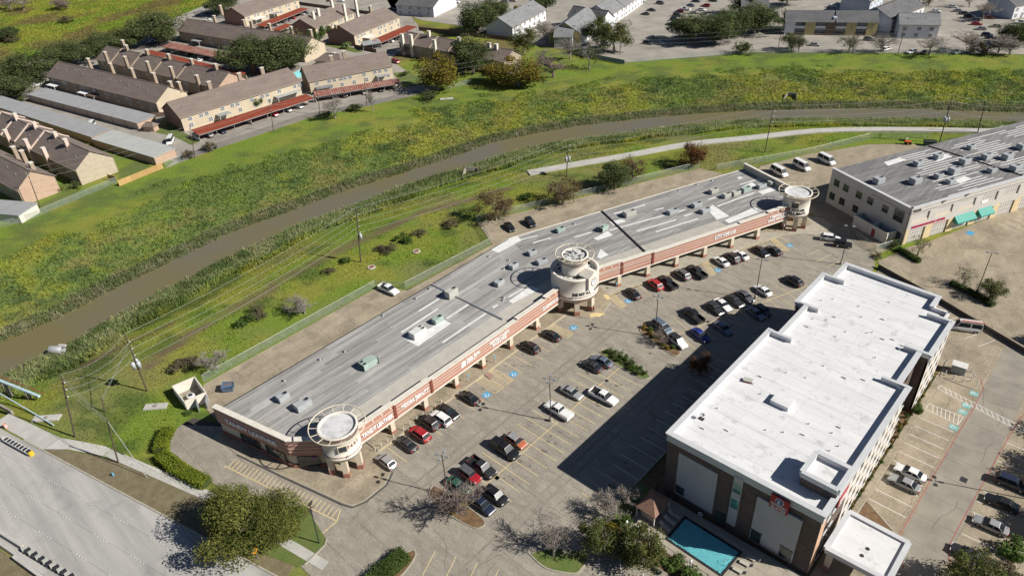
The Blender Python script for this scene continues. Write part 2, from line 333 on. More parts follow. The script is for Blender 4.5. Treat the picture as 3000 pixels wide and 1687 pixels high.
# water in the bayou
mw_, nt_, b_ = _new('water'); b_.inputs['Roughness'].default_value = 0.12; b_.inputs['Specular IOR Level'].default_value = 0.6
_p = _N(nt_, 'ShaderNodeNewGeometry').outputs['Position']; _n = _N(nt_, 'ShaderNodeTexNoise', Scale=0.035, Detail=3.0); nt_.links.new(_p, _n.inputs['Vector'])
nt_.links.new(_ramp(nt_, _n.outputs[0], (0.155, 0.140, 0.098), (0.172, 0.145, 0.062), 0.4, 0.65), b_.inputs['Base Color'])  # muddy tones, lightened to stand in for the weak sky reflection
_w = _N(nt_, 'ShaderNodeTexNoise', Scale=1.3, Detail=3.0); nt_.links.new(_p, _w.inputs['Vector']); _bm = _N(nt_, 'ShaderNodeBump', Strength=0.3, Distance=0.1); nt_.links.new(_w.outputs[0], _bm.inputs['Height']); nt_.links.new(_bm.outputs[0], b_.inputs['Normal'])
wm = MB()
for i in range(len(far_edge)-1):
    def wid(k):
        a, b = Vector(far_edge[k]), Vector(near_edge[k]); m_ = (a+b)/2; u = (a-b).normalized(); return [tuple(m_+u*((a-b).length/2+4)), tuple(m_-u*((a-b).length/2+4))]
    (a, b), (c, d) = wid(i), wid(i+1); wm.quad((*b, WZ), (*d, WZ), (*c, WZ), (*a, WZ))
struct('bayou_water', wm, 'water', label='muddy brown water of the bayou channel')

# ---------------------------------------------------------------- paved surfaces
mat('concrete', (0.335, 0.304, 0.252), (0.25, 0.226, 0.186), world=True, scale=0.55, fine=0.24, fscale=3.2, c3=(0.21, 0.188, 0.152), scale3=0.28, lo3=0.52, hi3=0.78, stretch=(0.5, 1.3, 1), rand=0.05, bump=0.15)
mat('concrete_tan', (0.38, 0.322, 0.235), (0.275, 0.232, 0.166), world=True, scale=0.3, fine=0.24, fscale=2.4, c3=(0.19, 0.163, 0.122), scale3=0.18, lo3=0.5, hi3=0.75, rand=0.06, bump=0.15, stretch=(1, 0.5, 1), rot=0.5)
mat('concrete_pale', (0.50, 0.485, 0.445), (0.41, 0.40, 0.37), world=True, scale=0.35, fine=0.08, fscale=5, rand=0.05)
mat('road_concrete', (0.43, 0.42, 0.395), (0.33, 0.322, 0.305), world=True, scale=0.22, stretch=(0.10, 1.5, 1), rot=-0.253, lo=0.4, hi=0.62, fine=0.12, fscale=4, c3=(0.24, 0.235, 0.225), scale3=0.12, lo3=0.53, hi3=0.8, rand=0.035)
mat('asphalt_grey', (0.22, 0.205, 0.185), (0.15, 0.145, 0.135), world=True, scale=0.2, fine=0.16, fscale=4, c3=(0.28, 0.25, 0.20), scale3=0.06)
mat('far_paving', (0.375, 0.345, 0.30), (0.275, 0.255, 0.222), world=True, scale=0.13, fine=0.14, fscale=2, c3=(0.21, 0.19, 0.165), scale3=0.07, lo3=0.52, hi3=0.75)
mat('joint', (0.075, 0.07, 0.058), fine=0.1, world=True)
mat('kerb', (0.42, 0.39, 0.32), (0.33, 0.30, 0.24), world=True, scale=0.8)
mat('kerb_dark', (0.10, 0.095, 0.085), world=True, scale=0.8)
mat('paint_yellow', (0.68, 0.54, 0.27), (0.55, 0.45, 0.26), world=True, scale=1.5, lo=0.4, hi=0.75, fine=0.2, fscale=8)
mat('paint_white', (0.72, 0.71, 0.68), (0.5, 0.48, 0.44), world=True, scale=1.2, lo=0.45, hi=0.8, fine=0.15, fscale=8)
mat('paint_blue', (0.045, 0.30, 0.56), (0.09, 0.33, 0.50), world=True, scale=1.5, fine=0.1)
mat('paint_teal', (0.12, 0.38, 0.38), (0.2, 0.4, 0.38), world=True, scale=1.5, fine=0.1)
mat('paint_red', (0.36, 0.09, 0.09), (0.34, 0.16, 0.14), world=True, scale=1.0, fine=0.15)
mat('dirt', (0.20, 0.175, 0.105), (0.15, 0.12, 0.07), world=True, scale=0.6, fine=0.25, fscale=3)
mat('mulch', (0.13, 0.075, 0.04), (0.20, 0.13, 0.07), world=True, scale=1.2, fine=0.35, fscale=6)
mat('lawn', (0.095, 0.145, 0.032), (0.13, 0.15, 0.045), world=True, scale=0.5, fine=0.3, fscale=4)
def sheet(name, poly, m, z=0.0, th=0.3, label=None): return struct(name, MB().prism(ccw(poly), z-th, z), m, label=label)

lot_main = [[(-81.0, 44.5), (-41.9, 44.5), (-41.9, 100), (-81.0, 100)],
            [(-81.0, 100), (-41.9, 100), (-37.2, 134), (-36.2, 157.5), (-60.5, 155.0)], [(-60.5, 155.0), (-36.2, 157.5), (-38.24, 162.44), (-45.27, 167.56), (-59.04, 172.85)],
            [(-72, 22.6), (-45, 22.6), (-26, 44.5), (-72, 44.5)], [(-81, 31), (-72, 25), (-72, 44.5), (-81, 44.5)],
            [(-41.9, 44.5), (-26, 44.5), (-26, 57.6), (-41.9, 57.6)],
            [(-115.6, 24.6), (-114.2, 21.9), (-110.6, 20.2), (-98, 21.6), (-81, 24.2), (-81, 34), (-107, 31)]]
lot = struct('parking_lot', MB().prism([(-82, 44.6), (-115.6, 27), (-115.6, 24.6), (-114.2, 21.9), (-110.6, 20.2), (-98, 21.6), (-72, 22.6), (-45, 22.6), (-26, 44.5), (-26, 57.6), (-41.9, 57.6), (-41.9, 100), (-37.2, 134), (-36.2, 157.5), (-38.24, 162.44), (-45.27, 167.56), (-59.04, 172.85), (-61.5, 155.0), (-82, 100)], -0.3, 0.0), 'joint', label='concrete shopping centre parking lot with yellow stall lines')
slabs(lot, lot_main, 'concrete', 6.1, 5.6, 0, (-75.1, 44.5), 0.0, 0.03)
alley = struct('rear_alley', MB().prism([(-123.2, 33), (-106, 28.5), (-106, 98), (-79, 176), (-89, 182), (-96.4, 181.4), (-126.6, 115.4), (-115.2, 109.6), (-116.4, 85), (-116.8, 81.4), (-123.2, 77.5)], -0.3, 0.0), 'joint', label='stained concrete service alley behind the shopping centre')
slabs(alley, [[(-123.2, 33), (-116.5, 30), (-106, 29.5), (-106, 81.4), (-116.8, 81.4), (-123.2, 77.5)], [(-116.4, 81.4), (-106, 81.4), (-106, 98), (-115.2, 109.6)], [(-126.6, 115.4), (-115.2, 109.6), (-79, 176), (-89, 182), (-96.4, 181.4)], [(-115.2, 109.6), (-106, 98), (-79, 176)]], 'concrete_tan', 6.0, 6.5, 0, (-123.2, 33), 0.0, 0.03)
hotel_lot_p = [[(-13.6, 52), (-6.1, 52), (-6.1, 145.6), (-13.6, 149)], [(0.2, 52), (25, 52), (25, 131), (0.2, 142.8)], [(-37.0, 130), (-13.6, 130), (-13.6, 149), (-35.0, 157.5)]]
hlot = struct('hotel_parking_lot', MB().prism([(-13.6, 52), (25, 52), (25, 131), (-2.6, 144.2), (-35.0, 157.8), (-37, 130), (-13.6, 130)], -0.3, 0.0), 'joint', label='tan concrete hotel parking lot with white stall lines')
slabs(hlot, hotel_lot_p, 'concrete_tan', 5.6, 5.2, 0, (-12.3, 55), 0.0, 0.03)
mat('concrete_lane', (0.315, 0.288, 0.24), (0.235, 0.214, 0.18), world=True, scale=0.25, fine=0.12, fscale=4, c3=(0.34, 0.30, 0.23), scale3=0.1, lo3=0.52, hi3=0.75, rand=0.05, bump=0.1)
slabs(hlot, [[(-6.1, 52), (0.2, 52), (0.2, 142.8), (-6.1, 145.6)]], 'concrete_lane', 6.3, 5.2, 0, (-6.1, 55), 0.0, 0.03)
office_lot_p = [(-36.81, 160.21), (-2.6, 144.8), (25, 132.6), (70, 150), (70, 215), (-17.56, 210.86), (-19.93, 202.52), (-23.66, 190.69), (-29.64, 178.67), (-34.26, 169.42), (-33.99, 168.54)]
olot = struct('office_parking_lot', MB().prism(office_lot_p, -0.3, 0.02), 'concrete_tan', label='worn tan concrete lot in front of the office block')
slabs(olot, [[(-33.63, 168.20), (-34.42, 157.93), (-2.6, 144.8), (25, 132.6), (70, 150), (70, 215), (-17.56, 210.86)]], 'concrete_tan', 9.0, 9.0, 0.45, (-20, 150), 0.02, 0.045)
vanlot_p = [(-82.88, 193.26), (-74.91, 210.24), (-63.43, 227.69), (-54.23, 234.28), (-48.54, 237.85), (-42.53, 218.24), (-35.40, 171.26), (-38.22, 163.08), (-59.43, 174.05), (-73.17, 187.67), (-79, 176)]
vlot = struct('van_parking_yard', MB().prism(ccw(vanlot_p), -0.3, 0.01), 'concrete_tan', label='concrete yard between the shopping centre and the office block')
# hotel grounds (beds, walks round the hotel)
sheet('hotel_grounds', [(-41.6, 57.8), (-13.8, 52.5), (-13.8, 134), (-37.2, 134), (-41.6, 100)], 'mulch', -0.02)
sheet('trail', [], 'concrete_pale') if False else None
def strip(line, w, z0, z1, m, name, label=None, parent=None, kind='structure', follow=False):
    mb = MB(); L = [Vector(p) for p in line]; n = len(L); N = []
    for i in range(n):
        t = (L[min(i+1, n-1)]-L[max(i-1, 0)]).normalized(); N.append(Vector((-t.y, t.x)))
    for i in range(n-1):
        P = [L[i]-N[i]*w/2, L[i+1]-N[i+1]*w/2, L[i+1]+N[i+1]*w/2, L[i]+N[i]*w/2]
        mb.prism([tuple(p) for p in P], z0, z1)
    return mb.build(name, m, parent, kind=kind if parent is None else None, label=label)
def smooth_line(line, k=3):
    P = [Vector(p) for p in line]; out = []
    for i in range(len(P)-1):
        p0, p1, p2, p3 = P[max(i-1, 0)], P[i], P[i+1], P[min(i+2, len(P)-1)]
        for j in range(k):
            t = j/k; out.append(tuple(0.5*((2*p1)+(p2-p0)*t+(2*p0-5*p1+4*p2-p3)*t*t+(3*p1-p0-3*p2+p3)*t**3)))
    return out+[tuple(P[-1])]
path_s = smooth_line(path_line)
strip(path_s, 3.3, -0.4, 0.30, 'concrete_pale', 'trail_path', 'pale concrete walking trail beside the bayou')

# road at the lower left: carriageways, kerbs, median
ra, rb = Vector((-131.4, 3.9)), Vector((-73.5, 18.9)); rd = (rb-ra).normalized(); rn = Vector((-rd.y, rd.x))
def R(s_, o): return tuple(ra+rd*s_+rn*o)
road = struct('road', MB().prism([R(-200, 0), R(150, 0), R(150, -17.2), R(-200, -14.3)], -0.35, 0.0), 'joint', label='pale concrete multi lane road')
slabs(road, [[R(-60, 0), R(110, 0), R(110, -16.8), R(-60, -15.0)]], 'road_concrete', 13.0, 3.75, math.atan2(rd.y, rd.x), R(0, 0), 0.0, 0.03, gap=0.025)
struct('road_beyond_median', MB().prism([R(-200, -20.3), R(150, -22), R(150, -40), R(-200, -40)], -0.35, 0.02), 'road_concrete', label='second carriageway beyond the grass median')
sheet('median', [R(-200, -14.5), R(150, -17.4), R(150, -21.8), R(-200, -20.1)], 'dirt', 0.05)
strip([R(-4, 0.12), R(110, 0.12)], 0.28, -0.2, 0.16, 'kerb', 'road_kerb', 'long concrete kerb along the near edge of the road')
verge = sheet('verge', [R(-8, 0.3), R(4, 0.3), R(62, 0.3), R(61, 7), R(40, 6), R(18, 5.0), R(4, 1.6)], 'dirt', 0.02)
sw = struct('sidewalk', MB().prism([R(-14, 0.3), R(2, 0.3), R(6, 2.3), R(14.5, 4.4), R(38, 5.4), R(66, 4.0), R(66, 5.6), R(38, 7.2), R(12, 6.0), R(0, 3.2), R(-14, 3.2)], -0.2, 0.04), 'joint', label='pale concrete sidewalk beside the road')
swp = [R(-14, 0.3), R(2, 0.3), R(6, 2.3), R(6, 4.4), R(0, 3.2), R(-14, 3.2)]
slabs(sw, [[R(-14, 0.3), R(2, 0.3), R(2, 3.6), R(-14, 3.2)], [R(2, 0.4), R(6, 2.3), R(6, 4.6), R(2, 3.6)], [R(6, 2.3), R(14.5, 4.4), R(12, 6.0), R(6, 4.6)], [R(14.5, 4.4), R(38, 5.4), R(38, 7.2), R(12, 6.0)], [R(38, 5.4), R(66, 4.0), R(66, 5.6), R(38, 7.2)]], 'concrete_pale', 1.9, 6.0, math.atan2(rd.y, rd.x), R(0, 0), 0.04, 0.07)
sheet('driveway', [(-71.35, 23.15), (-67.44, 23.93), (-62.07, 28.57), (-71.38, 27.05), (-71.36, 25.08)], 'road_concrete', 0.036, 0.3) if False else None

# far bank: complex paving, apartment lots
estate = [(-237.77, 77.86), (-240.59, 82.15), (-253.27, 82.68), (-292.56, 77.63), (-379.93, 58.92), (-430.00, 71.91), (-429.80, 100.98), (-435.18, 129.58), (-436.89, 153.54), (-457.88, 188.63), (-485.65, 235.52), (-449.41, 262.30), (-368.02, 286.20), (-292.03, 241.22), (-271.86, 201.78), (-229.14, 186.59), (-221.50, 186.86), (-229.50, 157.88), (-239.43, 134.84), (-239.90, 106.31), (-240.71, 98.29)]
sheet('service_road', estate, 'far_paving', 0.03, 0.3, 'concrete drives and courts of the townhouse estate')
strip([(-240.86, 83.03), (-241.64, 98.78), (-240.85, 106.84), (-239.93, 135.18), (-230.50, 158.65), (-224.18, 178.77)], 5.0, -0.1, 0.045, 'asphalt_grey', 'back_lane', 'grey asphalt lane along the top of the bayou bank')
sheet('apartment_lot', [(-177.38, 256.58), (-167.69, 267.34), (-153.44, 282.88), (-140.02, 297.93), (-103.04, 320.30), (-68.04, 341.48), (-48.47, 352.07), (-24.79, 364.50), (60, 420), (60, 620), (-420, 620), (-434.49, 320.67), (-349.40, 266.75), (-315.16, 259.41), (-289.88, 262.15), (-227.67, 256.07), (-203.47, 260.94)], 'far_paving', 0.03, 0.3, 'pale worn parking lots of the far apartments')

# ---------------------------------------------------------------- shopping centre
mat('stucco', (0.62, 0.545, 0.43), (0.56, 0.485, 0.375), scale=0.4, fine=0.06, c3=(0.50, 0.43, 0.33), scale3=0.25, lo3=0.55, hi3=0.8)
mat('stucco_pale', (0.70, 0.66, 0.58), (0.62, 0.575, 0.50), scale=0.5, fine=0.06)
brickmat('terracotta', (0.42, 0.215, 0.16), (0.37, 0.185, 0.135), (0.42, 0.25, 0.19), 0.4, 0.2, (0.41, 0.225, 0.17))
brickmat('brick_base', (0.36, 0.15, 0.10), (0.29, 0.12, 0.085), (0.36, 0.22, 0.16), 0.4, 0.2)
mat('pilaster_red', (0.22, 0.065, 0.045), scale=1.0)
mat('membrane', (0.36, 0.348, 0.328), (0.245, 0.243, 0.238), world=True, scale=0.8, stretch=(2.6, 0.10, 1), lo=0.4, hi=0.62, fine=0.16, fscale=3, rand=0.2, c3=(0.42, 0.42, 0.42), scale3=0.1, lo3=0.55, hi3=0.8)
mat('membrane_b', (0.325, 0.315, 0.298), (0.22, 0.218, 0.214), world=True, scale=0.8, stretch=(2.6, 0.10, 1), rot=0.363, lo=0.4, hi=0.62, fine=0.16, fscale=3, rand=0.18, c3=(0.36, 0.36, 0.36), scale3=0.1, lo3=0.55, hi3=0.8)
mat('membrane_tan', (0.47, 0.445, 0.39), (0.40, 0.38, 0.335), world=True, scale=0.6, fine=0.08, rand=0.05)
mat('patch_white', (0.76, 0.76, 0.74), (0.62, 0.62, 0.61), world=True, scale=0.7, fine=0.06)
mat('cap', (0.70, 0.665, 0.585), (0.60, 0.565, 0.49), world=True, scale=0.9, fine=0.06)
mat('tower_top', (0.62, 0.625, 0.63), (0.38, 0.38, 0.37), scale=0.5, lo=0.45, hi=0.7, fine=0.1)
mat('tower_top_dirty', (0.66, 0.66, 0.65), (0.06, 0.06, 0.055), scale=1.6, lo=0.46, hi=0.56, fine=0.1)
mat('rail_cream', (0.62, 0.56, 0.44), (0.48, 0.36, 0.22), scale=1.5, lo=0.5, hi=0.8)
plain('letter_white', (0.82, 0.82, 0.82), 0.4); plain('letter_dark', (0.03, 0.03, 0.035), 0.5); plain('letter_brown', (0.25, 0.10, 0.07), 0.6); plain('letter_red', (0.50, 0.02, 0.10), 0.4)
plain('metal_dark', (0.035, 0.035, 0.04), 0.5); plain('metal_grey', (0.36, 0.37, 0.38), 0.5, 0.3); plain('white_paint', (0.78, 0.78, 0.77), 0.5)
mat('unit_grey', (0.40, 0.42, 0.43), (0.33, 0.35, 0.36), scale=1.5, fine=0.06); mat('unit_green', (0.36, 0.45, 0.40), (0.29, 0.37, 0.33), scale=1.5, fine=0.06); mat('unit_white', (0.66, 0.66, 0.64), (0.56, 0.56, 0.54), scale=1.5, fine=0.06)
mat('unit_tan', (0.46, 0.47, 0.42), (0.38, 0.39, 0.35), scale=1.5, fine=0.06)
glass('window_dark'); glass('window_green', (0.03, 0.05, 0.045)); plain('frame_bronze', (0.09, 0.08, 0.07), 0.5); plain('frame_white', (0.7, 0.7, 0.69), 0.5)
mall = wthing('strip_mall', 'long bent shopping centre with terracotta fascia and three cream round towers', 'building', (-95, 65, 0))
d2v = Vector((0.355, 0.9349)); n2v = Vector((-0.9349, 0.355)); O2 = Vector((-83.0, 100.9))
def M2(s_, t): return tuple(O2+d2v*s_+n2v*t)
RZ = 5.3
def courses(parent, poly, m, wid, rz, org, z0, z1, name, lmin=9, lmax=24, gap=0.02):
    """roofing laid in long strips with staggered ends"""
    c, s_ = math.cos(rz), math.sin(rz); loc = ccw([((x-org[0])*c+(y-org[1])*s_, -(x-org[0])*s_+(y-org[1])*c) for x, y in poly])
    x0, x1 = min(p[0] for p in loc), max(p[0] for p in loc); y0, y1 = min(p[1] for p in loc), max(p[1] for p in loc)
    x = x0
    while x < x1:
        y = y0-random.uniform(0, lmax)
        while y < y1:
            L = random.uniform(lmin, lmax)
            cell = clip_poly([(x, y), (x+wid-gap, y), (x+wid-gap, y+L-gap), (x, y+L-gap)], loc)
            if len(cell) > 2: MB().prism([(org[0]+a*c-b*s_, org[1]+a*s_+b*c) for a, b in cell], z0, z1+random.uniform(0, 0.012)).build(name, m, parent)
            y += L
        x += wid
# main wall and roof bodies
w1 = [(-106.9, 29.0), (-89.4, 33.1), (-85.2, 36.9), (-85.2, 100.2), (-106.9, 106.8)]
MB().prism(w1, 0, RZ-0.05).build('wall', 'stucco', mall)
w2 = [(-86.0, 100.0), M2(1.5, 3.6), M2(72.2, 3.6), M2(72.2, 24.9), (-106.8, 107.0)]
MB().prism(w2, 0, RZ-0.06).build('wall', 'stucco', mall)
roof1 = MB().prism([(-107.3, 29.4), (-89.4, 33.5), (-84.4, 37.8), (-82.9, 40), (-82.9, 100.6), (-107.3, 107.6)], RZ-0.05, RZ).build('roof', 'membrane_tan', mall)
courses(roof1, [(-107.25, 29.5), (-89.6, 33.6), (-87.9, 36), (-87.9, 101.9), (-107.25, 107.6)], 'membrane', 1.02, 0, (-107.25, 29), RZ, RZ+0.012, 'roof_sheet')
roof2 = MB().prism([(-82.9, 100.65), M2(72.4, 0.9), M2(72.4, 25.3), (-107.3, 107.7)], RZ-0.05, RZ+0.004).build('roof', 'membrane_tan', mall)
for _q in ([(-88, 102.2), M2(4, 5.2), M2(47, 5.2), M2(47, 25.2), (-107.2, 107.7)], [M2(47, 2.6), M2(72.3, 2.6), M2(72.3, 25.2), M2(47, 25.2)]): courses(roof2, _q, 'membrane_b', 1.02, -math.atan2(d2v.x, d2v.y), (-107.2, 107.7), RZ+0.004, RZ+0.016, 'roof_sheet')
# rear edge flashing
MB().obox((-107.35, 29.3), (-107.35, 107.6), 0.2, RZ-0.5, RZ+0.08).build('gutter', 'metal_dark', mall)
MB().obox(M2(-1.4, 25.35), M2(72.3, 25.35), 0.25, RZ-0.4, RZ+0.1).build('gutter', 'cap', mall)
# expansion ridges across the roof
for k, (a, b) in enumerate([((-107.1, 82.0), (-85.4, 82.5)), (M2(25.0, 25.2), M2(22.7, 2.6))]):
    MB().obox(a, b, 0.34, RZ, RZ+0.28).build('roof_ridge', 'metal_dark' if k else 'metal_grey', mall)
# pale patches of repair
def patch(poly, z=0.03): MB().prism(ccw(poly), RZ+0.005, RZ+z).build('roof_patch', 'patch_white', roof1)
patch([(-96.71, 65.11), (-92.65, 65.31), (-93.04, 74.73), (-95.37, 74.76), (-95.30, 70.81), (-96.80, 67.75)])
patch([(-107.42, 101.39), (-104.68, 101.33), (-104.39, 109.19), (-106.81, 110.28), (-107.67, 107.31)])
patch([(-91.00, 120.82), (-89.56, 120.63), (-88.13, 124.99), (-90.26, 125.68)]); patch([(-92.85, 129.87), (-90.86, 128.96), (-89.61, 132.68), (-91.32, 132.79)])
patch([(-76.91, 150.54), (-72.15, 146.95), (-70.62, 150.48), (-76.99, 153.39)]); patch([(-75.93, 167.70), (-74.20, 166.74), (-72.79, 170.05), (-75.24, 171.43)]); patch([(-71.30, 167.12), (-69.59, 166.42), (-67.39, 172.26), (-69.03, 172.84)])
patch([(-75.60, 173.51), (-73.76, 173.00), (-73.38, 174.68), (-75.35, 175.11)]); patch([(-79.78, 171.59), (-78.78, 171.06), (-78.42, 172.60), (-79.49, 172.91)])
patch([(-70.49, 147.83), (-68.81, 147.17), (-65.51, 157.95), (-67.95, 158.55)], 0.034); patch([(-89.10, 88.21), (-87.92, 88.11), (-86.79, 95.96), (-89.31, 95.62)]); patch([(-84.99, 114.35), (-83.85, 114.23), (-83.54, 116.84), (-86.53, 117.80)])
def bar(a, b, w=0.5): MB().obox(a, b, w, RZ+0.01, RZ+0.028).build('roof_patch', 'patch_white', roof2)
for a, b in [((-95.01, 75.31), (-95.09, 81.86)), ((-89.68, 69.17), (-89.84, 81.96)), ((-101.67, 73.33), (-101.76, 79.36)), ((-98.84, 66.09), (-99.14, 76.55)), ((-90.13, 84.27), (-90.02, 85.73)), ((-90.14, 89.33), (-89.81, 93.74)), ((-94.49, 133.95), (-90.81, 143.01)), ((-87.20, 142.03), (-86.00, 144.41)), ((-84.57, 130.05), (-80.16, 140.94)), ((-80.73, 132.67), (-76.06, 144.76)), ((-104.77, 109.22), (-102.82, 113.36)), ((-95.02, 118.37), (-93.16, 122.79)), ((-101.25, 109.99), (-99.42, 114.66)), ((-79.37, 155.41), (-75.08, 166.08)), ((-75.61, 153.39), (-71.84, 165.83)), ((-79.58, 143.66), (-78.66, 146.16)), ((-90.26, 126.35), (-81.11, 147.01)), ((-77.09, 168.22), (-74.83, 174.07))]:
    bar(a, b, 0.45)
# front canopy: fascia sections with reveals, caps, pilasters
def fascia(p, q, zt, dots=False, thick=0.75):
    """one straight section; p to q runs left to right seen from the lot"""
    pv, qv = Vector(p), Vector(q); d = (qv-pv).normalized(); out = Vector((d.y, -d.x)); L = (qv-pv).length
    z0 = 3.25; f = MB().obox(p, q, thick, z0, zt, off=thick/2); fo = f.build('fascia', 'terracotta', mall)
    zs = [z0+(zt-z0)*k for k in ((0.27, 0.5, 0.73) if zt < 6.5 else (0.24, 0.44, 0.64))]
    for z in zs: MB().obox(p, q, 0.05, z, z+0.07, off=-0.02).build('reveal_line', 'stucco_pale', mall)
    MB().obox(tuple(pv-d*0.05), tuple(qv+d*0.05), thick+0.35, zt, zt+0.16, off=thick/2-0.02).build('parapet_cap', 'cap', mall)
    MB().obox(p, q, thick+0.12, z0-0.32, z0, off=thick/2-0.03).build('soffit_trim', 'stucco_pale', mall)
    if dots:
        n = max(2, int(L/1.9))
        for k in range(n):
            c = pv+d*(L*(k+0.6)/n)+out*0.02; MB().obox(tuple(c-d*0.17), tuple(c+d*0.17), 0.1, zt-0.72, zt-0.38).build('tile_accent', 'stucco_pale', mall)
def pilaster(p, d, zt, w=0.55):
    pv = Vector(p); d = Vector(d); MB().obox(tuple(pv-d*w/2), tuple(pv+d*w/2), 0.5, 3.3, zt+0.02, off=0.05).build('pilaster', 'pilaster_red', mall)
FX = -82.1
for y0, y1, zt, dots in [(42.6, 50.6, 6.75, True), (50.6, 59.4, 6.45, False), (59.4, 83.4, 6.15, False), (83.4, 92.4, 6.45, False), (92.4, 98.6, 6.85, True)]:
    fascia((FX, y0), (FX, y1), zt, dots)
for y in (50.6, 59.4): pilaster((FX, y), (0, 1), 6.3)
M2F = [(6.5, 14.6, 6.75, True), (14.6, 23.2, 6.45, False), (23.2, 49.0, 6.15, False), (49.0, 58.0, 6.45, False), (58.0, 66.0, 6.85, True)]
for s0, s1, zt, dots in M2F: fascia(M2(s0, 0.25), M2(s1, 0.25), zt, dots)
for s_ in (14.6, 23.2): pilaster(M2(s_, 0.25), d2v, 6.4)
# canopy ceiling and columns
MB().box(-85.3, -82.4, 42, 100, 3.6, 3.72).build('canopy_ceiling', 'stucco_pale', mall)
MB().prism([M2(1, 3.5), M2(1, 0.7), M2(66, 0.7), M2(66, 3.5)], 3.6, 3.72).build('canopy_ceiling', 'stucco_pale', mall)
def column(c, d, w=1.0, h=3.0, parent=mall, base=0.85):
    c = Vector(c); d = Vector(d).normalized()
    o = MB().obox(tuple(c-d*w/2), tuple(c+d*w/2), w, 0.1, h).build('column', 'stucco', parent)
    MB().obox(tuple(c-d*(w/2+0.06)), tuple(c+d*(w/2+0.06)), w+0.12, 0.1, base).build('column_base', 'brick_base', o).matrix_parent_inverse = Matrix.Identity(4)
    return o
for y in (49.6, 57.6, 65.6, 73.1, 81.3, 89.6): column((-82.55, y), (0, 1), 0.95)
for s_ in (13.9, 22.0, 30.3, 38.8, 47.2, 55.5): column(M2(s_, 0.5), d2v, 0.95)
# storefront glazing under the canopy
def glazing(p, q, n, z0, z1, parent, off=0.06, gm='window_dark', fm='frame_bronze', rows=2, name='storefront_window'):
    pv, qv = Vector(p), Vector(q); d = (qv-pv).normalized(); L = (qv-pv).length
    g_ = MB().obox(p, q, 0.06, z0, z1, off=-off).build(name, gm, parent); fr = MB()
    for k in range(n+1):
        c = pv+d*(L*k/n); fr.obox(tuple(c-d*0.04), tuple(c+d*0.04), 0.12, z0, z1, off=-off)
    for k in range(rows+1):
        z = z0+(z1-z0)*k/rows; fr.obox(p, q, 0.1, z-0.035, z+0.035, off=-off)
    f = fr.build('window_frame', fm, g_); f.matrix_parent_inverse = Matrix.Identity(4); return g_
for y in np.arange(45, 97, 6.6): glazing((-85.2, y), (-85.2, y+5.4), 4, 0.3, 3.0, mall)
for s_ in np.arange(8, 62, 6.6): glazing(M2(s_, 3.6), M2(s_+5.4, 3.6), 4, 0.3, 3.0, mall)
# end wall with the shop name and the angled corner
def banded_wall(p, q, zt, z0=3.15, cap=True):
    pv, qv = Vector(p), Vector(q); d = (qv-pv).normalized()
    MB().obox(p, q, 0.55, z0, zt, off=0.15).build('fascia', 'terracotta', mall)
    for z in (z0+0.85, z0+1.7, z0+2.55): MB().obox(p, q, 0.05, z, z+0.08, off=-0.14).build('reveal_line', 'stucco_pale', mall)
    MB().obox(p, q, 0.3, 0.0, 0.85, off=-0.02).build('plinth', 'brick_base', mall)
    if cap: MB().obox(tuple(pv-d*0.1), tuple(qv+d*0.1), 1.05, zt, zt+0.2, off=0.25).build('parapet_cap', 'cap', mall)
banded_wall((-107.0, 28.85), (-89.3, 32.95), 6.75); banded_wall((-89.3, 32.95), (-84.9, 36.9), 6.7)
ev = (Vector((-89.3, 32.95))-Vector((-107.0, 28.85))).normalized(); e0 = Vector((-107.0, 28.85))
for s0 in (5.6, 12.0): glazing(tuple(e0+ev*s0), tuple(e0+ev*(s0+4.6)), 3, 0.85, 3.0, mall, off=0.16, fm='frame_bronze')
cv = (Vector((-84.9, 36.9))-Vector((-89.3, 32.95))).normalized(); c0 = Vector((-89.3, 32.95)); glazing(tuple(c0+cv*1.1), tuple(c0+cv*4.9), 3, 0.5, 3.0, mall, off=0.16)
MB().obox(tuple(c0+cv*3.6), tuple(c0+cv*4.5), 0.04, 2.45, 2.85, off=-0.28).build('window_sign', plain('sign_purple', (0.30, 0.08, 0.30), 0.4), mall)
nrm = Vector((ev.y, -ev.x)); p_ = e0+ev*2.6+nrm*0.2; letters('TANDY LEATHER', 1.3, 'letter_white', mall, (p_.x, p_.y, 4.35), (ev.x, ev.y, 0), fit=13.0, bold=0.035, depth=0.1)
MB().ring([[tuple((*(c0+cv*0.1+Vector((cv.y, -cv.x))*0.35), 5.6))]*3, [tuple((*(c0-ev*0.9+nrm*0.3), 6.7)), tuple((*(c0+cv*0.9+Vector((cv.y, -cv.x))*0.3), 6.7)), tuple((*(c0-ev*0.1-nrm*0.3), 6.75))]], cap1=True).build('corner_bracket', 'terracotta', mall)
# far end wall
MB().obox(M2(72.6, 25.4), M2(72.6, 2.6), 0.5, 0, 7.0).build('end_parapet', 'stucco', mall); MB().obox(M2(72.6, 25.5), M2(72.6, 2.5), 0.75, 7.0, 7.15).build('parapet_cap', 'cap', mall)
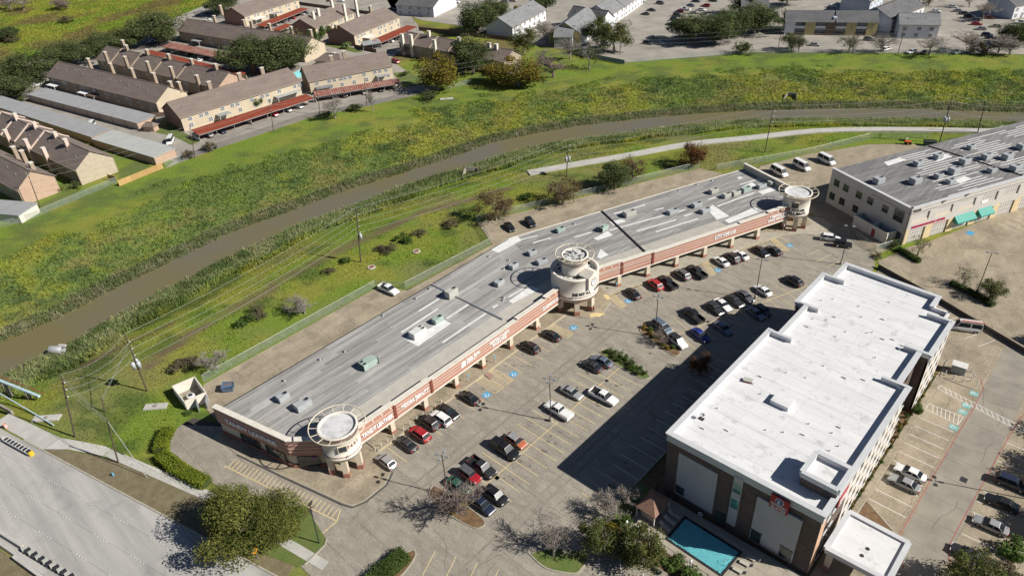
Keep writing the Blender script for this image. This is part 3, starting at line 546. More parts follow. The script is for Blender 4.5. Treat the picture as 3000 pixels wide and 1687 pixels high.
# lettering on the fascia
def sign(txt, y0, y1, z, size, m='letter_white', **kw): letters(txt, size, m, mall, (FX+0.06, y0, z), (0, 1, 0), fit=y1-y0, **kw)
sign('TANDY LEATHER', 43.1, 50.0, 4.05, 1.25, bold=0.035, depth=0.1); sign('MISORA', 52.0, 55.1, 4.4, 1.15, bold=0.03); sign('BEAUTY', 55.6, 58.6, 4.4, 1.0, bold=0.03); sign('|', 55.2, 55.35, 4.3, 1.5)
sign('State Farm', 68.5, 72.2, 4.6, 1.35, bold=0.03); sign('Insurance', 68.5, 70.9, 4.2, 0.45)
MB().add([(FX+0.12, 67.0, 4.2), (FX+0.12, 68.2, 4.2), (FX+0.12, 68.3, 5.2), (FX+0.12, 67.7, 5.45), (FX+0.12, 67.2, 5.1), (FX+0.02, 67.0, 4.2), (FX+0.02, 68.2, 4.2), (FX+0.02, 68.3, 5.2), (FX+0.02, 67.7, 5.45), (FX+0.02, 67.2, 5.1)], [(0, 1, 2, 3, 4), (9, 8, 7, 6, 5)]+[(i, i+5, (i+1) % 5+5, (i+1) % 5) for i in range(5)]).build('logo', 'letter_white', mall)
sign('NORMALLY ASSETS', 75.0, 80.7, 4.85, 0.95, bold=0.03); sign('BRACE & SPINE', 75.8, 79.8, 3.9, 0.95, bold=0.03); sign('CLAREWOOD CLINIC', 91.3, 97.8, 4.15, 1.0, bold=0.03)
def sign2(txt, s0, s1, z, size, m='letter_white', **kw): letters(txt, size, m, mall, (*M2(s0, 0.19), z), (d2v.x, d2v.y, 0), fit=s1-s0, **kw)
sign2('CATHY HOME CARE', 41.3, 47.8, 4.35, 1.15, bold=0.03); sign2('T MEDICAL CLINIC', 58.6, 65.4, 4.9, 1.0, bold=0.03); sign2('DIVINE WOOSTER M.D', 58.3, 65.6, 3.95, 0.85, bold=0.03)
# round towers
def arc_letters(txt, size, c, r, z, a_mid, step, m, parent):
    n = len(txt)
    for i, ch in enumerate(txt):
        if ch == ' ': continue
        a = a_mid+(i-(n-1)/2)*step; t = Vector((-math.sin(a), math.cos(a), 0)); o = Vector((c[0]+r*math.cos(a), c[1]+r*math.sin(a), z))-t*size*0.3
        letters(ch, size, m, parent, o, t, depth=0.05, bold=0.03)
def halo(c, r0, r1, z, parent, n=12, rt=0.11, ph=0.0):
    m = MB(); m.ring([[(c[0]+(r1+rt*math.cos(b))*math.cos(a), c[1]+(r1+rt*math.cos(b))*math.sin(a), z+rt*math.sin(b)) for b in np.linspace(0, 2*math.pi, 6, endpoint=False)] for a in np.linspace(0, 2*math.pi, 49)])
    h = m.build('halo_ring', 'rail_cream', parent, True)
    for k in range(n):
        a = 2*math.pi*k/n+ph; MB().tube([(c[0]+r0*math.cos(a), c[1]+r0*math.sin(a), z-0.25), (c[0]+r1*math.cos(a), c[1]+r1*math.sin(a), z)], 0.07, 5).build('spoke', 'rail_cream', h).matrix_parent_inverse = Matrix.Identity(4)
def band(c, r, z, parent): MB().lathe(c[0], c[1], [(r, z), (r+0.07, z), (r+0.07, z+0.1), (r, z+0.1)], 40).build('trim_band', 'pilaster_red', parent)
def drum(c, r, z0, z1, m='stucco_pale', top='tower_top', rim=0.28):
    o = MB().lathe(c[0], c[1], [(r-0.3, z0), (r, z0), (r, z0+0.45), (r+0.1, z0+0.5), (r+0.1, z0+0.62), (r, z0+0.66), (r, z1-0.35), (r+0.14, z1-0.3), (r+0.14, z1), (r-rim, z1), (r-rim, z1-0.3)], 48, cap0=True).build('drum', m, mall, True)
    MB().lathe(c[0], c[1], [(r-rim+0.05, z1-0.3), (0.02, z1-0.22)], 48, cap1=False).build('drum_roof', top, mall)
    return o
T1 = (-82.8, 39.5)
drum(T1, 3.3, 4.1, 9.6); band(T1, 3.3, 5.1, mall); band(T1, 3.3, 8.9, mall); halo(T1, 3.3, 4.75, 9.75, mall, 14)
for a in (-95, -35, 25, 150): column((T1[0]+2.75*math.cos(math.radians(a)), T1[1]+2.75*math.sin(math.radians(a))), (math.cos(math.radians(45)), math.sin(math.radians(45))), 0.95, 4.2, mall, 1.15)
arc_letters('7601', 0.85, T1, 3.32, 6.75, math.radians(7), 0.2, 'letter_brown', mall)
def tower_window(c, r, a, z0, z1, w, m='window_dark'):
    t = Vector((-math.sin(a), math.cos(a))); o = Vector((c[0]+r*math.cos(a), c[1]+r*math.sin(a)))
    MB().obox(tuple(o-t*w/2), tuple(o+t*w/2), 0.5, z0, z1, off=0.12).build('tower_window', m, mall)
    f = MB()
    for z in (z0-0.08, z1): f.obox(tuple(o-t*(w/2+0.1)), tuple(o+t*(w/2+0.1)), 0.6, z, z+0.08, off=0.12)
    for k in (-1, 1): f.obox(tuple(o+t*(k*(w/2+0.05)-0.05)), tuple(o+t*(k*(w/2+0.05)+0.05)), 0.6, z0, z1, off=0.12)
    f.build('window_frame', 'stucco', mall)
tower_window(T1, 3.3, math.radians(-28), 6.5, 7.7, 1.35)
MB().tube([(T1[0]+3.4*math.cos(-0.3), T1[1]+3.4*math.sin(-0.3), 5.35), (T1[0]+3.75*math.cos(-0.3), T1[1]+3.75*math.sin(-0.3), 5.3)], 0.12, 6).build('lamp', 'metal_grey', mall)
T2 = (-82.0, 102.2)
MB().lathe(T2[0], T2[1], [(4.9, 3.9), (5.2, 3.9), (5.2, 4.5), (5.3, 4.55), (5.3, 4.7), (5.2, 4.75), (5.2, 9.1), (5.35, 9.3), (5.35, 9.75), (4.75, 9.75), (4.75, 8.9)], 56, cap0=True).build('drum', 'stucco_pale', mall, True)
MB().lathe(T2[0], T2[1], [(4.8, 8.9), (2.5, 8.95)], 48).build('drum_roof', 'tower_top_dirty', mall)
drum(T2, 2.85, 8.9, 13.2, top='tower_top_dirty'); band(T2, 2.85, 11.6, mall); band(T2, 2.85, 12.5, mall); band(T2, 5.2, 4.1, mall); band(T2, 5.2, 5.1, mall); halo(T2, 2.85, 4.2, 13.35, mall, 12)
for a in (-100, -45, 5, 175): column((T2[0]+4.3*math.cos(math.radians(a)), T2[1]+4.3*math.sin(math.radians(a))), (math.cos(math.radians(a)), math.sin(math.radians(a))), 1.1, 4.0, mall, 1.15)
ca = math.radians(-2); cd_ = Vector((math.cos(ca), math.sin(ca))); ct = Vector((-cd_.y, cd_.x)); cc = Vector(T2)
def CB(t, r): return tuple(cc+ct*t+cd_*r)
gb = MB(); P = [CB(-1.7, 5.45), CB(1.7, 5.45), CB(1.7, 3.0), CB(-1.7, 3.0)]
gb.prism(P, 6.95, 9.9); gb.add([(*CB(-1.9, 5.6), 9.9), (*CB(0, 5.6), 10.9), (*CB(1.9, 5.6), 9.9), (*CB(-1.9, 2.7), 9.9), (*CB(0, 2.7), 10.9), (*CB(1.9, 2.7), 9.9)], [(0, 2, 1), (3, 4, 5), (0, 1, 4, 3), (1, 2, 5, 4), (0, 3, 5, 2)])
gb.build('clock_gable', 'stucco_pale', mall)
def disc(c, nrm2, r, z, th, n=28):
    c = Vector((*c, z)); o = Vector((*nrm2, 0)); t = Vector((-nrm2[1], nrm2[0], 0)); m = MB()
    m.ring([[tuple(c+o*k+(t*math.cos(a)+Vector((0, 0, 1))*math.sin(a))*r) for a in np.linspace(0, 2*math.pi, n, endpoint=False)] for k in (0, th)], cap0=True, cap1=True); return m
ck = disc(CB(0, 5.45), cd_, 0.85, 8.3, 0.08).build('clock_face', 'letter_white', mall)
rim = MB()
for k in range(12):
    a = k*math.pi/6; q = Vector((*CB(0, 5.56), 8.3))+(Vector((*ct, 0))*math.sin(a)+Vector((0, 0, 1))*math.cos(a))*0.7; rim.box(q.x-0.02, q.x+0.02, q.y-0.06, q.y+0.06, q.z-0.06, q.z+0.06)
rim.build('clock_marks', 'letter_dark', ck).matrix_parent_inverse = Matrix.Identity(4)
disc(CB(0, 5.44), cd_, 0.95, 8.3, 0.05).build('clock_rim', 'metal_dark', mall)
for a, L in ((0.25, 0.55), (2.6, 0.4)):
    q = Vector((*CB(0, 5.56), 8.3)); e = q+(Vector((*ct, 0))*math.sin(a)+Vector((0, 0, 1))*math.cos(a))*L; MB().tube([q, e], 0.045, 4).build('clock_hand', 'letter_dark', ck).matrix_parent_inverse = Matrix.Identity(4)
arc_letters('DENTAL CARE', 0.95, T2, 5.24, 5.7, math.radians(-12), 0.145, 'letter_dark', mall)
T3 = (-59.7, 164.5)
drum(T3, 3.3, 4.1, 9.9); band(T3, 3.3, 5.0, mall); band(T3, 3.3, 9.1, mall); halo(T3, 3.3, 4.75, 10.05, mall, 14)
for a in (-115, -55, 10, 120): column((T3[0]+2.75*math.cos(math.radians(a)), T3[1]+2.75*math.sin(math.radians(a))), (math.cos(math.radians(25)), math.sin(math.radians(25))), 0.95, 4.2, mall, 1.15)
tower_window(T3, 3.3, math.radians(-72), 6.9, 8.3, 1.6, 'window_green')
arc_letters('WINDSOR', 0.8, T3, 3.33, 5.95, math.radians(-66), 0.2, 'letter_dark', mall); arc_letters('PHARMACY', 0.8, T3, 3.33, 5.1, math.radians(-66), 0.2, 'letter_dark', mall)

# rooftop air units
def roof_unit(kind, loc, rz, label, m, s=(1, 1, 1), fans=1, hood=False, group='rooftop air units on the shopping centre', name='rooftop_unit'):
    t = thing(name, label, 'air conditioner', loc, rz, group); L, W, H = 2.2*s[0], 1.5*s[1], 1.25*s[2]
    me = MB().box(-L/2, L/2, -W/2, W/2, 0.18, H).mesh('cabinet', m); link('cabinet', bevel(me, 0.04), t)
    MB().box(-L/2+0.1, L/2-0.1, -W/2+0.1, W/2-0.1, 0, 0.2).build('base_rail', 'metal_grey', t)
    for k in range(fans):
        fx = L/2-0.55-(0.0 if fans == 1 else 0.0); fy = 0 if fans == 1 else (k-0.5)*0.72*s[1]; r = 0.36 if fans > 1 else 0.45
        f = MB().lathe(fx, fy, [(r+0.08, H), (r+0.08, H+0.09), (r, H+0.09), (r, H+0.02)], 18).build('fan_shroud', m, t); MB().lathe(fx, fy, [(r, H+0.03), (0.02, H+0.03)], 18).build('fan', 'metal_dark', f)
    for sy in (-1, 1): MB().box(-L/2+0.15, L*0.1, sy*W/2-0.012, sy*W/2+0.012, 0.35, H-0.2).build('access_panel', m, t)
    MB().box(L/2-0.012, L/2+0.012, -W/2+0.12, W/2-0.12, 0.35, H-0.15).build('coil_grille', 'metal_dark', t)
    if hood: MB().ring([[(-L/2, -W/2+0.1, H-0.1), (-L/2, W/2-0.1, H-0.1), (-L/2, W/2-0.1, 0.5), (-L/2, -W/2+0.1, 0.5)], [(-L/2-0.6, -W/2+0.1, H-0.45), (-L/2-0.6, W/2-0.1, H-0.45), (-L/2-0.55, W/2-0.1, 0.5), (-L/2-0.55, -W/2+0.1, 0.5)]], cap1=True).build('intake_hood', m, t)
    return t
ru = RZ+0.016; h2 = math.pi/2; r2 = math.pi/2-math.atan2(d2v.x, d2v.y)
U = [((-100.3, 39.0), h2, 'grey rooftop unit near the street end, left one of the end pair', 'unit_grey', (1.0, 1, 1), 1, 0), ((-95.6, 40.2), h2, 'large grey rooftop unit beside the corner tower with street number', 'unit_grey', (1.35, 1.2, 1.1), 1, 0),
     ((-95.6, 55.0), -h2, 'green twin fan rooftop unit with sloped hood', 'unit_green', (1.35, 1.35, 1.15), 2, 1), ((-95.4, 67.7), h2, 'long white twin fan rooftop unit on the white patch', 'unit_white', (1.5, 1.25, 1.15), 2, 0),
     ((-95.6, 73.4), h2, 'small pale green rooftop unit on the far end of the white patch', 'unit_green', (1.05, 0.9, 0.95), 1, 0), ((-100.2, 81.7), h2, 'tall grey green rooftop unit straddling the roof ridge near the alley', 'unit_tan', (1.25, 1.1, 1.45), 1, 0),
     ((-95.1, 91.6), h2, 'grey rooftop unit between the roof ridge and the clock tower shadow', 'unit_grey', (1.0, 0.95, 0.9), 1, 0), ((-97.3, 98.7), h2, 'pale grey rooftop unit at the edge of the clock tower ring shadow', 'unit_grey', (0.95, 0.95, 0.9), 1, 0),
     ((-93.4, 104.2), r2, 'dark grey rooftop unit in the clock tower shadow', 'unit_grey', (1.1, 1, 0.9), 1, 0), ((-97.8, 105.8), r2, 'boxy grey rooftop unit at the bend of the roof', 'unit_grey', (0.9, 0.95, 0.9), 1, 0),
     ((-99.5, 118.4), r2, 'pale green rooftop unit near the alley past the roof bend', 'unit_green', (1.0, 0.95, 0.9), 1, 0), ((-91.4, 125.4), -h2, 'pale green rooftop unit with duct on a white patch', 'unit_green', (1.1, 1.0, 1.05), 1, 0),
     ((-90.7, 135.6), r2, 'large grey green rooftop unit beyond the dark roof ridge', 'unit_tan', (1.4, 1.2, 1.1), 1, 0), ((-82.6, 143.2), r2, 'single grey rooftop unit with side box mid roof of the angled wing', 'unit_grey', (1.3, 0.95, 0.9), 1, 0),
     ((-79.7, 150.1), r2, 'grey rooftop unit, rear one of a staggered pair by the pale patch', 'unit_grey', (1.2, 0.95, 0.9), 1, 0), ((-76.4, 148.6), r2, 'grey rooftop unit, front one of a staggered pair by the pale patch', 'unit_grey', (1.2, 0.95, 0.9), 1, 0),
     ((-80.2, 159.5), r2, 'pale grey rooftop unit set back toward the alley at the far end', 'unit_tan', (1.1, 1, 1), 1, 0), ((-76.3, 159.3), r2, 'first rooftop unit of the row leading to the far tower', 'unit_tan', (1.0, 0.95, 0.95), 1, 0),
     ((-75.0, 161.9), r2, 'second rooftop unit of the row leading to the far tower', 'unit_tan', (1.1, 0.95, 0.95), 1, 0), ((-73.8, 165.1), r2, 'third rooftop unit of the row leading to the far tower', 'unit_green', (1.2, 1, 1.1), 1, 0),
     ((-71.7, 169.8), r2, 'fourth rooftop unit, beside the white patch by the far tower', 'unit_grey', (1.2, 0.9, 0.9), 1, 0), ((-70.2, 173.3), r2, 'rooftop unit closest to the far end parapet', 'unit_tan', (1.2, 0.95, 0.95), 1, 0)]
for (p, rz, lb, m, s_, fans, hood) in U:
    hx = (-0.0, 0.0); roof_unit('u', (p[0], p[1], ru), rz, lb, m, s_, fans, hood)
# vents on the roof
def vent(loc, h, r, parent=mall): MB().lathe(loc[0], loc[1], [(r*1.8, RZ+0.02), (r*1.2, RZ+0.12), (r, RZ+0.15), (r, RZ+h), (r*1.8, RZ+h), (r*1.5, RZ+h+0.12), (0.01, RZ+h+0.2)], 10).build('roof_vent', 'metal_grey', parent)
for p in [(-102.78, 54.70), (-104.63, 50.01), (-104.64, 41.90), (-106.42, 67.34), (-105.69, 75.98), (-106.26, 80.55), (-105.32, 98.68), (-100.35, 100.44), (-98.79, 96.95), (-99.04, 123.39), (-88.22, 155.44), (-86.21, 161.39), (-84.18, 165.81), (-90.72, 88.41), (-90.12, 87.61)]: vent(p, 0.35, 0.14)
MB().tube([(*(-94.65, 56.91), RZ), (*(-94.65, 56.91), RZ+1.7)], 0.09, 6).build('roof_pipe', 'metal_dark', mall)

# walks in front of the shops
walk = struct('shop_walk', MB().prism([(-86.5, 41), (-80.9, 44.8), (-80.9, 99.0), (-78.6, 98.6), (-75.6, 99.8), (-74.6, 103), (-75.6, 107.2), M2(10, -1.6), M2(61.5, -1.6), M2(66, -3.2), M2(69, -5.6), M2(72, -6.2), M2(77, -4.4), M2(77, 0), M2(74, 3.7), M2(1.5, 3.7), (-86, 100)], 0, 0.13), 'kerb', label='raised concrete walk along the shopfronts')
slabs(walk, [[(-85.3, 45), (-81.1, 45), (-81.1, 99.0), (-85.3, 99.0)]], 'concrete_tan', 4.3, 3.0, 0, (-85.3, 45), 0.13, 0.15)
slabs(walk, [[M2(10, 3.6), M2(10, -1.4), M2(61.5, -1.4), M2(66, -3.0), M2(69, -5.4), M2(72, -6.0), M2(74, 3.6)]], 'concrete_tan', 5.1, 3.0, -math.atan2(d2v.x, d2v.y), M2(10, 3.6), 0.13, 0.15)
slabs(walk, [[(-86, 99), (-78.6, 98.8), (-75.8, 99.9), (-74.8, 103), (-75.8, 107), M2(9.9, -1.4), M2(9.9, 3.6), (-86, 101)]], 'concrete_tan', 3.2, 3.2, 0.2, (-85, 99), 0.13, 0.15)
terr = struct('corner_terrace', MB().prism([(-107.5, 27.2), (-100, 28.0), (-89, 30.6), (-76.2, 33.9), (-74.6, 34.6), (-73.9, 36.6), (-74.0, 41.0), (-75.2, 43.2), (-77.4, 44.1), (-81.2, 44.9), (-86.5, 44.9), (-90, 33.5), (-107.4, 29.4)], 0, 0.13), 'kerb', label='stamped concrete terrace round the corner tower')
slabs(terr, [[(-107.3, 27.5), (-100, 28.2), (-89, 30.8), (-76.3, 34.1), (-74.8, 34.8), (-74.1, 36.6), (-74.2, 41.0), (-75.4, 43.0), (-77.5, 43.9), (-81.2, 44.7), (-85.3, 44.7), (-107.2, 29.2)]], 'concrete_tan', 2.4, 2.4, 0.24, (-107, 27), 0.13, 0.15)
strip([(-100, 27.85), (-89, 30.4), (-76.2, 33.65), (-74.4, 34.4), (-73.6, 36.6), (-73.75, 41.1), (-75.1, 43.5)], 0.25, 0, 0.17, 'kerb_dark', 'terrace_kerb', 'kerb round the corner terrace, coloured dark like its shadow')  # dark kerb colour stands in for the shadow along the terrace edge

# ---------------------------------------------------------------- painted markings
Z1, Z2 = 0.034, 0.040
def line_(a, b, m='paint_yellow', w=0.11, name='parking_line', parent=None, z=Z1): return MB().obox(a, b, w, z-0.006, z+0.004).build(name, m, parent or lot)
def row(p, q, n, left=0.0, right=0.0, m='paint_yellow', skip=(), spine=True, parent=None, w=0.11):
    """stall lines square to the line p-q"""
    pv, qv = Vector(p), Vector(q); d = (qv-pv).normalized(); nn = Vector((-d.y, d.x)); L = (qv-pv).length
    if spine: line_(p, q, m, 0.13, 'centre_line', parent, Z2)
    for k in range(n+1):
        if k in skip: continue
        c = pv+d*(L*k/n); line_(tuple(c+nn*left), tuple(c-nn*right), m, w, 'parking_line', parent)
def hatch(poly, n, m='paint_yellow', parent=None, w=0.1, diag=0.9):
    """poly: near-left, near-right, far-right, far-left; outline plus slanting bars"""
    P = [Vector(p) for p in poly]
    for i in range(4): line_(tuple(P[i]), tuple(P[(i+1) % 4]), m, w, 'hatch_outline', parent, Z2)
    for k in range(1, n+1):
        t = k/(n+1); a = P[0]+(P[3]-P[0])*t; b = P[1]+(P[2]-P[1])*min(1, max(0, t+diag/(n+1))); line_(tuple(a), tuple(b), m, w, 'hatch_bar', parent)
def disabled(c, d, m='paint_blue', parent=None, s=1.5):
    """wheelchair symbol square"""
    c = Vector(c); d = Vector(d).normalized(); n = Vector((-d.y, d.x)); q = lambda u, v: tuple(c+d*u*s+n*v*s)
    b = MB().prism([q(-.5, -.5), q(.5, -.5), q(.5, .5), q(-.5, .5)], Z1-0.004, Z1+0.004).build('disabled_symbol', m, parent or lot)
    k = MB(); pts = [q(.26*math.cos(a)-.1, .24*math.sin(a)) for a in np.linspace(0.6, 5.2, 14)]
    for a, e in zip(pts[:-1], pts[1:]): k.obox(a, e, 0.11*s/1.5*1.2, Z2-0.003, Z2+0.004)
    for a, e in (((.38, .02), (.05, .02)), ((.05, .02), (.02, .25)), ((.02, .25), (-.28, .33))): k.obox(q(*a), q(*e), 0.14, Z2-0.002, Z2+0.006)
    k.lathe(*q(.36, .02), [(0.13, Z2-0.002), (0.13, Z2+0.006), (0.01, Z2+0.006)], 8); k.build('wheelchair_figure', 'paint_white', b)
for y in (88.4, 85.6, 82.7, 79.85, 77.0, 66.2, 63.4, 60.6, 57.8, 55.0, 52.2, 49.4, 46.6): line_((-80.8, y), (-75.1, y))
hatch([(-80.6, 74.3), (-75.2, 74.3), (-75.2, 72.2), (-80.6, 72.2)][::-1], 5); hatch([(-80.6, 71.6), (-75.2, 71.6), (-75.2, 69.2), (-80.6, 69.2)][::-1], 5); hatch([(-80.4, 93.4), (-75.3, 93.4), (-75.3, 91.2), (-80.4, 91.2)][::-1], 5)
for c in ((-76.4, 75.6), (-76.3, 67.8), (-76.6, 95.0)): disabled(c, (-1, 0))
line_((-80.75, 45), (-80.75, 98.6), w=0.16, name='kerb_line')
row((-60.95, 52.29), (-61.23, 90.82), 17, 5.6, 5.6)
for y in np.arange(58.4, 106, 2.74): line_((-47.7, y), (-42.1, y), 'paint_white' if y > 68 else 'paint_yellow')
hatch([(-78.40, 109.22), (-72.95, 107.20), (-72.41, 108.67), (-77.58, 110.97)], 6); disabled((-73.18, 110.58), n2v); hatch([(-68.42, 134.28), (-64.04, 130.88), (-63.42, 132.24), (-67.70, 135.76)], 5); disabled((-63.90, 134.09), n2v); hatch([(-60.94, 154.80), (-56.29, 151.22), (-54.90, 152.62), (-60.25, 156.00)], 6); disabled((-55.80, 155.14), n2v)
row(M2(9.5, -1.75), M2(61, -1.75), 18, 0, 5.4, skip=(1, 9), spine=True)
row((-57.99, 107.03), (-45.12, 140.28), 13, 5.4, 5.4)
row((-49.14, 157.72), (-40.38, 155.03), 3, 0, 5.2, spine=False)
ts = Vector((-100, 27.2)); te = Vector((-76.3, 33.0)); td = (te-ts).normalized(); tn = Vector((td.y, -td.x))
line_(tuple(ts+tn*2.3), tuple(te+tn*2.3+td*1.5), w=0.16, name='fire_lane_edge')
for k in range(27): c = ts+td*(0.6+k*0.92); line_(tuple(c+tn*0.2), tuple(c+tn*2.3+td*0.25), w=0.14, name='fire_lane_bar')
line_(tuple(te+tn*0.2+td*0.6), tuple(te+tn*2.3+td*1.6), w=0.16, name='fire_lane_edge'); line_(tuple(te+tn*2.3+td*1.6), tuple(te+tn*8+td*0.6), w=0.16, name='fire_lane_edge')
row((-56.15, 33.68), (-46.56, 37.67), 3, 4.6, 0, spine=False)
row((-36.38, 50.96), (-31.51, 54.96), 2, 4.4, 0, 'paint_white', spine=False)
MB().prism(ccw([(-78.82, 108.59), (-78.47, 109.49), (-76.79, 108.69), (-77.02, 107.75)]), 0.15, 0.165).build('kerb_ramp', 'paint_yellow', walk); MB().prism(ccw([(-76.79, 101.05), (-76.14, 102.15), (-74.26, 103.36), (-74.47, 101.46), (-76.10, 100.16)]), 0.15, 0.165).build('kerb_ramp', 'paint_yellow', walk)
MB().prism(ccw([(-80.78, 71.68), (-80.77, 72.83), (-78.93, 72.62), (-78.81, 71.45)]), 0.1, 0.17).build('kerb_ramp', plain('ramp_brick', (0.32, 0.22, 0.18), 0.8), walk)
# hotel lot markings
for y in (89.6, 92.2, 94.9, 97.5, 100.1, 102.7, 105.3, 107.9, 110.5, 113.1): line_((-12.3, y), (-6.7, y), 'paint_white', parent=hlot)
for y in (89.3, 91.9, 94.5, 97.2, 99.8, 102.5, 105.1, 107.8, 110.7, 113.3, 116.0): line_((0.4, y), (5.6, y+0.2), 'paint_white', parent=hlot)
for k in range(9):
    a = Vector((-31.5, 155.8))+Vector((0.905, -0.425))*(2.6+k*2.9); line_(tuple(a), tuple(a+Vector((-0.425, -0.905))*4.6), 'paint_white', parent=hlot)
hatch([(-12.2, 124.1), (-12.2, 122.9), (2.0, 120.3), (2.0, 121.7)], 15, 'paint_white', hlot); hatch([(-12.2, 117.8), (-12.2, 115.9), (-6.7, 115.4), (-6.6, 118.1)], 7, 'paint_white', hlot)
for c in ((-6.9, 125.6), (-7.0, 121.4), (-7.0, 119.3), (-7.1, 114.3)): disabled(c, (1, 0), 'paint_teal', hlot, 1.35)
for L_ in ([(-9.9, 132.6), (-6.9, 130.3), (-6.0, 128.1), (-5.8, 121.3), (-6.0, 115.8), (-6.3, 100), (-6.4, 86.0), (-5.2, 83), (-4.0, 80.3)], [(1.6, 130), (0.7, 121), (0.1, 105), (-0.3, 92.8), (-0.4, 87.6), (0.8, 85.1), (3, 82)]):
    for a, b in zip(L_[:-1], L_[1:]): line_(a, b, 'paint_red', 0.13, 'fire_lane_line', hlot, Z2)
for k in range(6):
    a = Vector((-20.20, 196.41))+Vector((0.427, 0.904))*k*2.75; line_(tuple(a), tuple(a+Vector((0.904, -0.427))*5.5), 'paint_white', parent=olot, z=0.052)
MB().prism(ccw([(-25.17, 186.89), (-24.13, 188.45), (-22.95, 187.49), (-23.69, 185.81)]), 0.044, 0.056).build('disabled_symbol', 'paint_blue', olot)
# oil drips in the bays and sealed cracks: thin dark films on the slabs
mat('oil', (0.115, 0.105, 0.09), (0.17, 0.155, 0.13), world=True, scale=3.0, rough=0.6); so_ = random.Random(4)
def stain(p, r):
    n = 11; P = [(p[0]+r*so_.uniform(0.45, 1.15)*math.cos(2*math.pi*k/n), p[1]+r*0.7*so_.uniform(0.45, 1.15)*math.sin(2*math.pi*k/n)) for k in range(n)]; MB().prism(P, 0.03, 0.0355).build('oil_stain', 'oil', lot)
for k in range(150):
    g_ = k % 4; p = ((-78.6 if g_ == 0 else -45.2 if g_ == 1 else -59.0 if g_ == 2 else -65.0)+so_.uniform(-1.2, 1.2), so_.uniform(46, 99)); stain(p, so_.uniform(0.12, 0.5))
def crack(p, a, L, par, z=0.034):
    q = Vector(p); m = MB()
    for k in range(int(L/0.9)): e = q+Vector((math.cos(a), math.sin(a)))*0.9; m.obox(tuple(q), tuple(e), 0.05, z-0.01, z); q = e; a += so_.uniform(-0.35, 0.35)
    m.build('crack_seal', 'joint', par)
for k in range(26): crack((so_.uniform(-74, -48), so_.uniform(36, 128)), so_.choice((0.1, 1.5, 3.2, -1.4)), so_.uniform(4, 13), lot)
for k in range(12): crack((so_.uniform(-10, 3), so_.uniform(84, 128)), so_.choice((0.1, 1.5, 3.2, -1.4)), so_.uniform(3, 9), hlot)
for k in range(0): crack(R(so_.uniform(-4, 60), so_.uniform(-14, -1)), so_.choice((0.25, 3.4, 1.8)), so_.uniform(4, 12), road)
mat('tyre_wear', (0.285, 0.258, 0.212), (0.215, 0.194, 0.158), world=True, scale=0.4, fine=0.25, fscale=2.5, stretch=(3, 0.2, 1))
for x in (-70.4, -68.7, -52.6, -50.9): line_((x, 38), (x, 104), 'tyre_wear', 0.45, 'tyre_track', lot, 0.0325)
# drains
for p in ((-60.51, 54.30), (-60.60, 54.37), (-60.89, 85.77), (-55.42, 114.73)): MB().box(p[0]-0.35, p[0]+0.35, p[1]-0.35, p[1]+0.35, 0.03, 0.046).build('drain_grate', 'metal_dark', lot)
MB().box(-2.9, -1.9, 102.4, 103.6, 0.03, 0.046).build('drain_grate', 'metal_dark', hlot)
# lane reflectors on the road, each a raised white button
rb_me = MB().lathe(0, 0, [(0.09, 0.03), (0.06, 0.07), (0.01, 0.075)], 6).mesh('lane_button', 'paint_white')
for o in (-3.75, -7.5, -11.25):
    for k in range(14):
        for j in range(5):
            p = R(-8+k*9.0+j*0.75, o); link('lane_button', rb_me, road, (p[0], p[1], 0))

# ---------------------------------------------------------------- planting islands
def island(line, fill, name, label, z=0.12, kerb='kerb'):
    P = ccw(smooth_line(line+[line[0]], 4)[:-1]); n = len(P); c = Vector((sum(p[0] for p in P)/n, sum(p[1] for p in P)/n))
    inn = [tuple(c+(Vector(p)-c)*(1-0.25/(Vector(p)-c).length)) for p in P]
    mb = MB(); mb.ring([[(*p, 0.0) for p in P], [(*p, z+0.04) for p in P], [(*p, z+0.04) for p in inn], [(*p, 0.0) for p in inn]])
    k = struct(name, mb, kerb, label=label); MB().prism(inn, 0.0, z).build('soil_bed', fill, k); return k
island([(-67.8, 46.2), (-66.7, 44.4), (-62.0, 43.7), (-56.7, 44.5), (-55.4, 45.5), (-56.3, 46.8), (-63.8, 46.9)], 'mulch', 'planting_island', 'leaf littered parking island under the bare tree')
island([(-65.9, 105.2), (-64.7, 102.8), (-60.9, 101.6), (-55.0, 100.3), (-54.2, 101.6), (-55.6, 102.7), (-64.7, 105.9)], 'mulch', 'planting_island', 'parking island with low shrubs and a lamp post')
island([(-67.4, 91.9), (-66.4, 93.9), (-60, 93.6), (-55.5, 92.4), (-54.9, 91.4), (-56.2, 90.5), (-62, 90.7)], 'lawn', 'planting_island', 'grassy parking island with rounded green shrubs')
island([(-60.5, 36.0), (-59.4, 35.2), (-58.4, 31.4), (-58.6, 26), (-62.6, 26), (-62.6, 31)], 'mulch', 'planting_island', 'kerbed island with a clipped bright green hedge')
island([(-46.6, 46.8), (-43, 46.6), (-39.4, 48.5), (-38.9, 50), (-39.4, 52.4), (-41.8, 52.0), (-45, 49.5)], 'lawn', 'planting_island', 'grassy corner island with bare crape tree and green tree')
island([(-13.0, 126.6), (-7.4, 126.8), (-6.9, 128.5), (-7.4, 130.2), (-9.7, 132.6), (-13.2, 132.8)], 'concrete_tan', 'utility_island', 'kerbed concrete island with the electrical transformer')
island([(-12.6, 89.0), (-7.3, 85.9), (-7.0, 84.6), (-9, 83.6), (-12.4, 83.4)], 'mulch', 'planting_island', 'narrow mulched island beside the entrance canopy')
strip([(-42.0, 57.6), (-42.0, 100), (-37.3, 134)], 0.22, 0, 0.17, 'kerb', 'hotel_kerb', 'kerb between the two parking lots')
sheet('hotel_verge', [(-41.8, 57.8), (-39.2, 57.8), (-38.9, 69), (-41.8, 69)], 'lawn', 0.06)
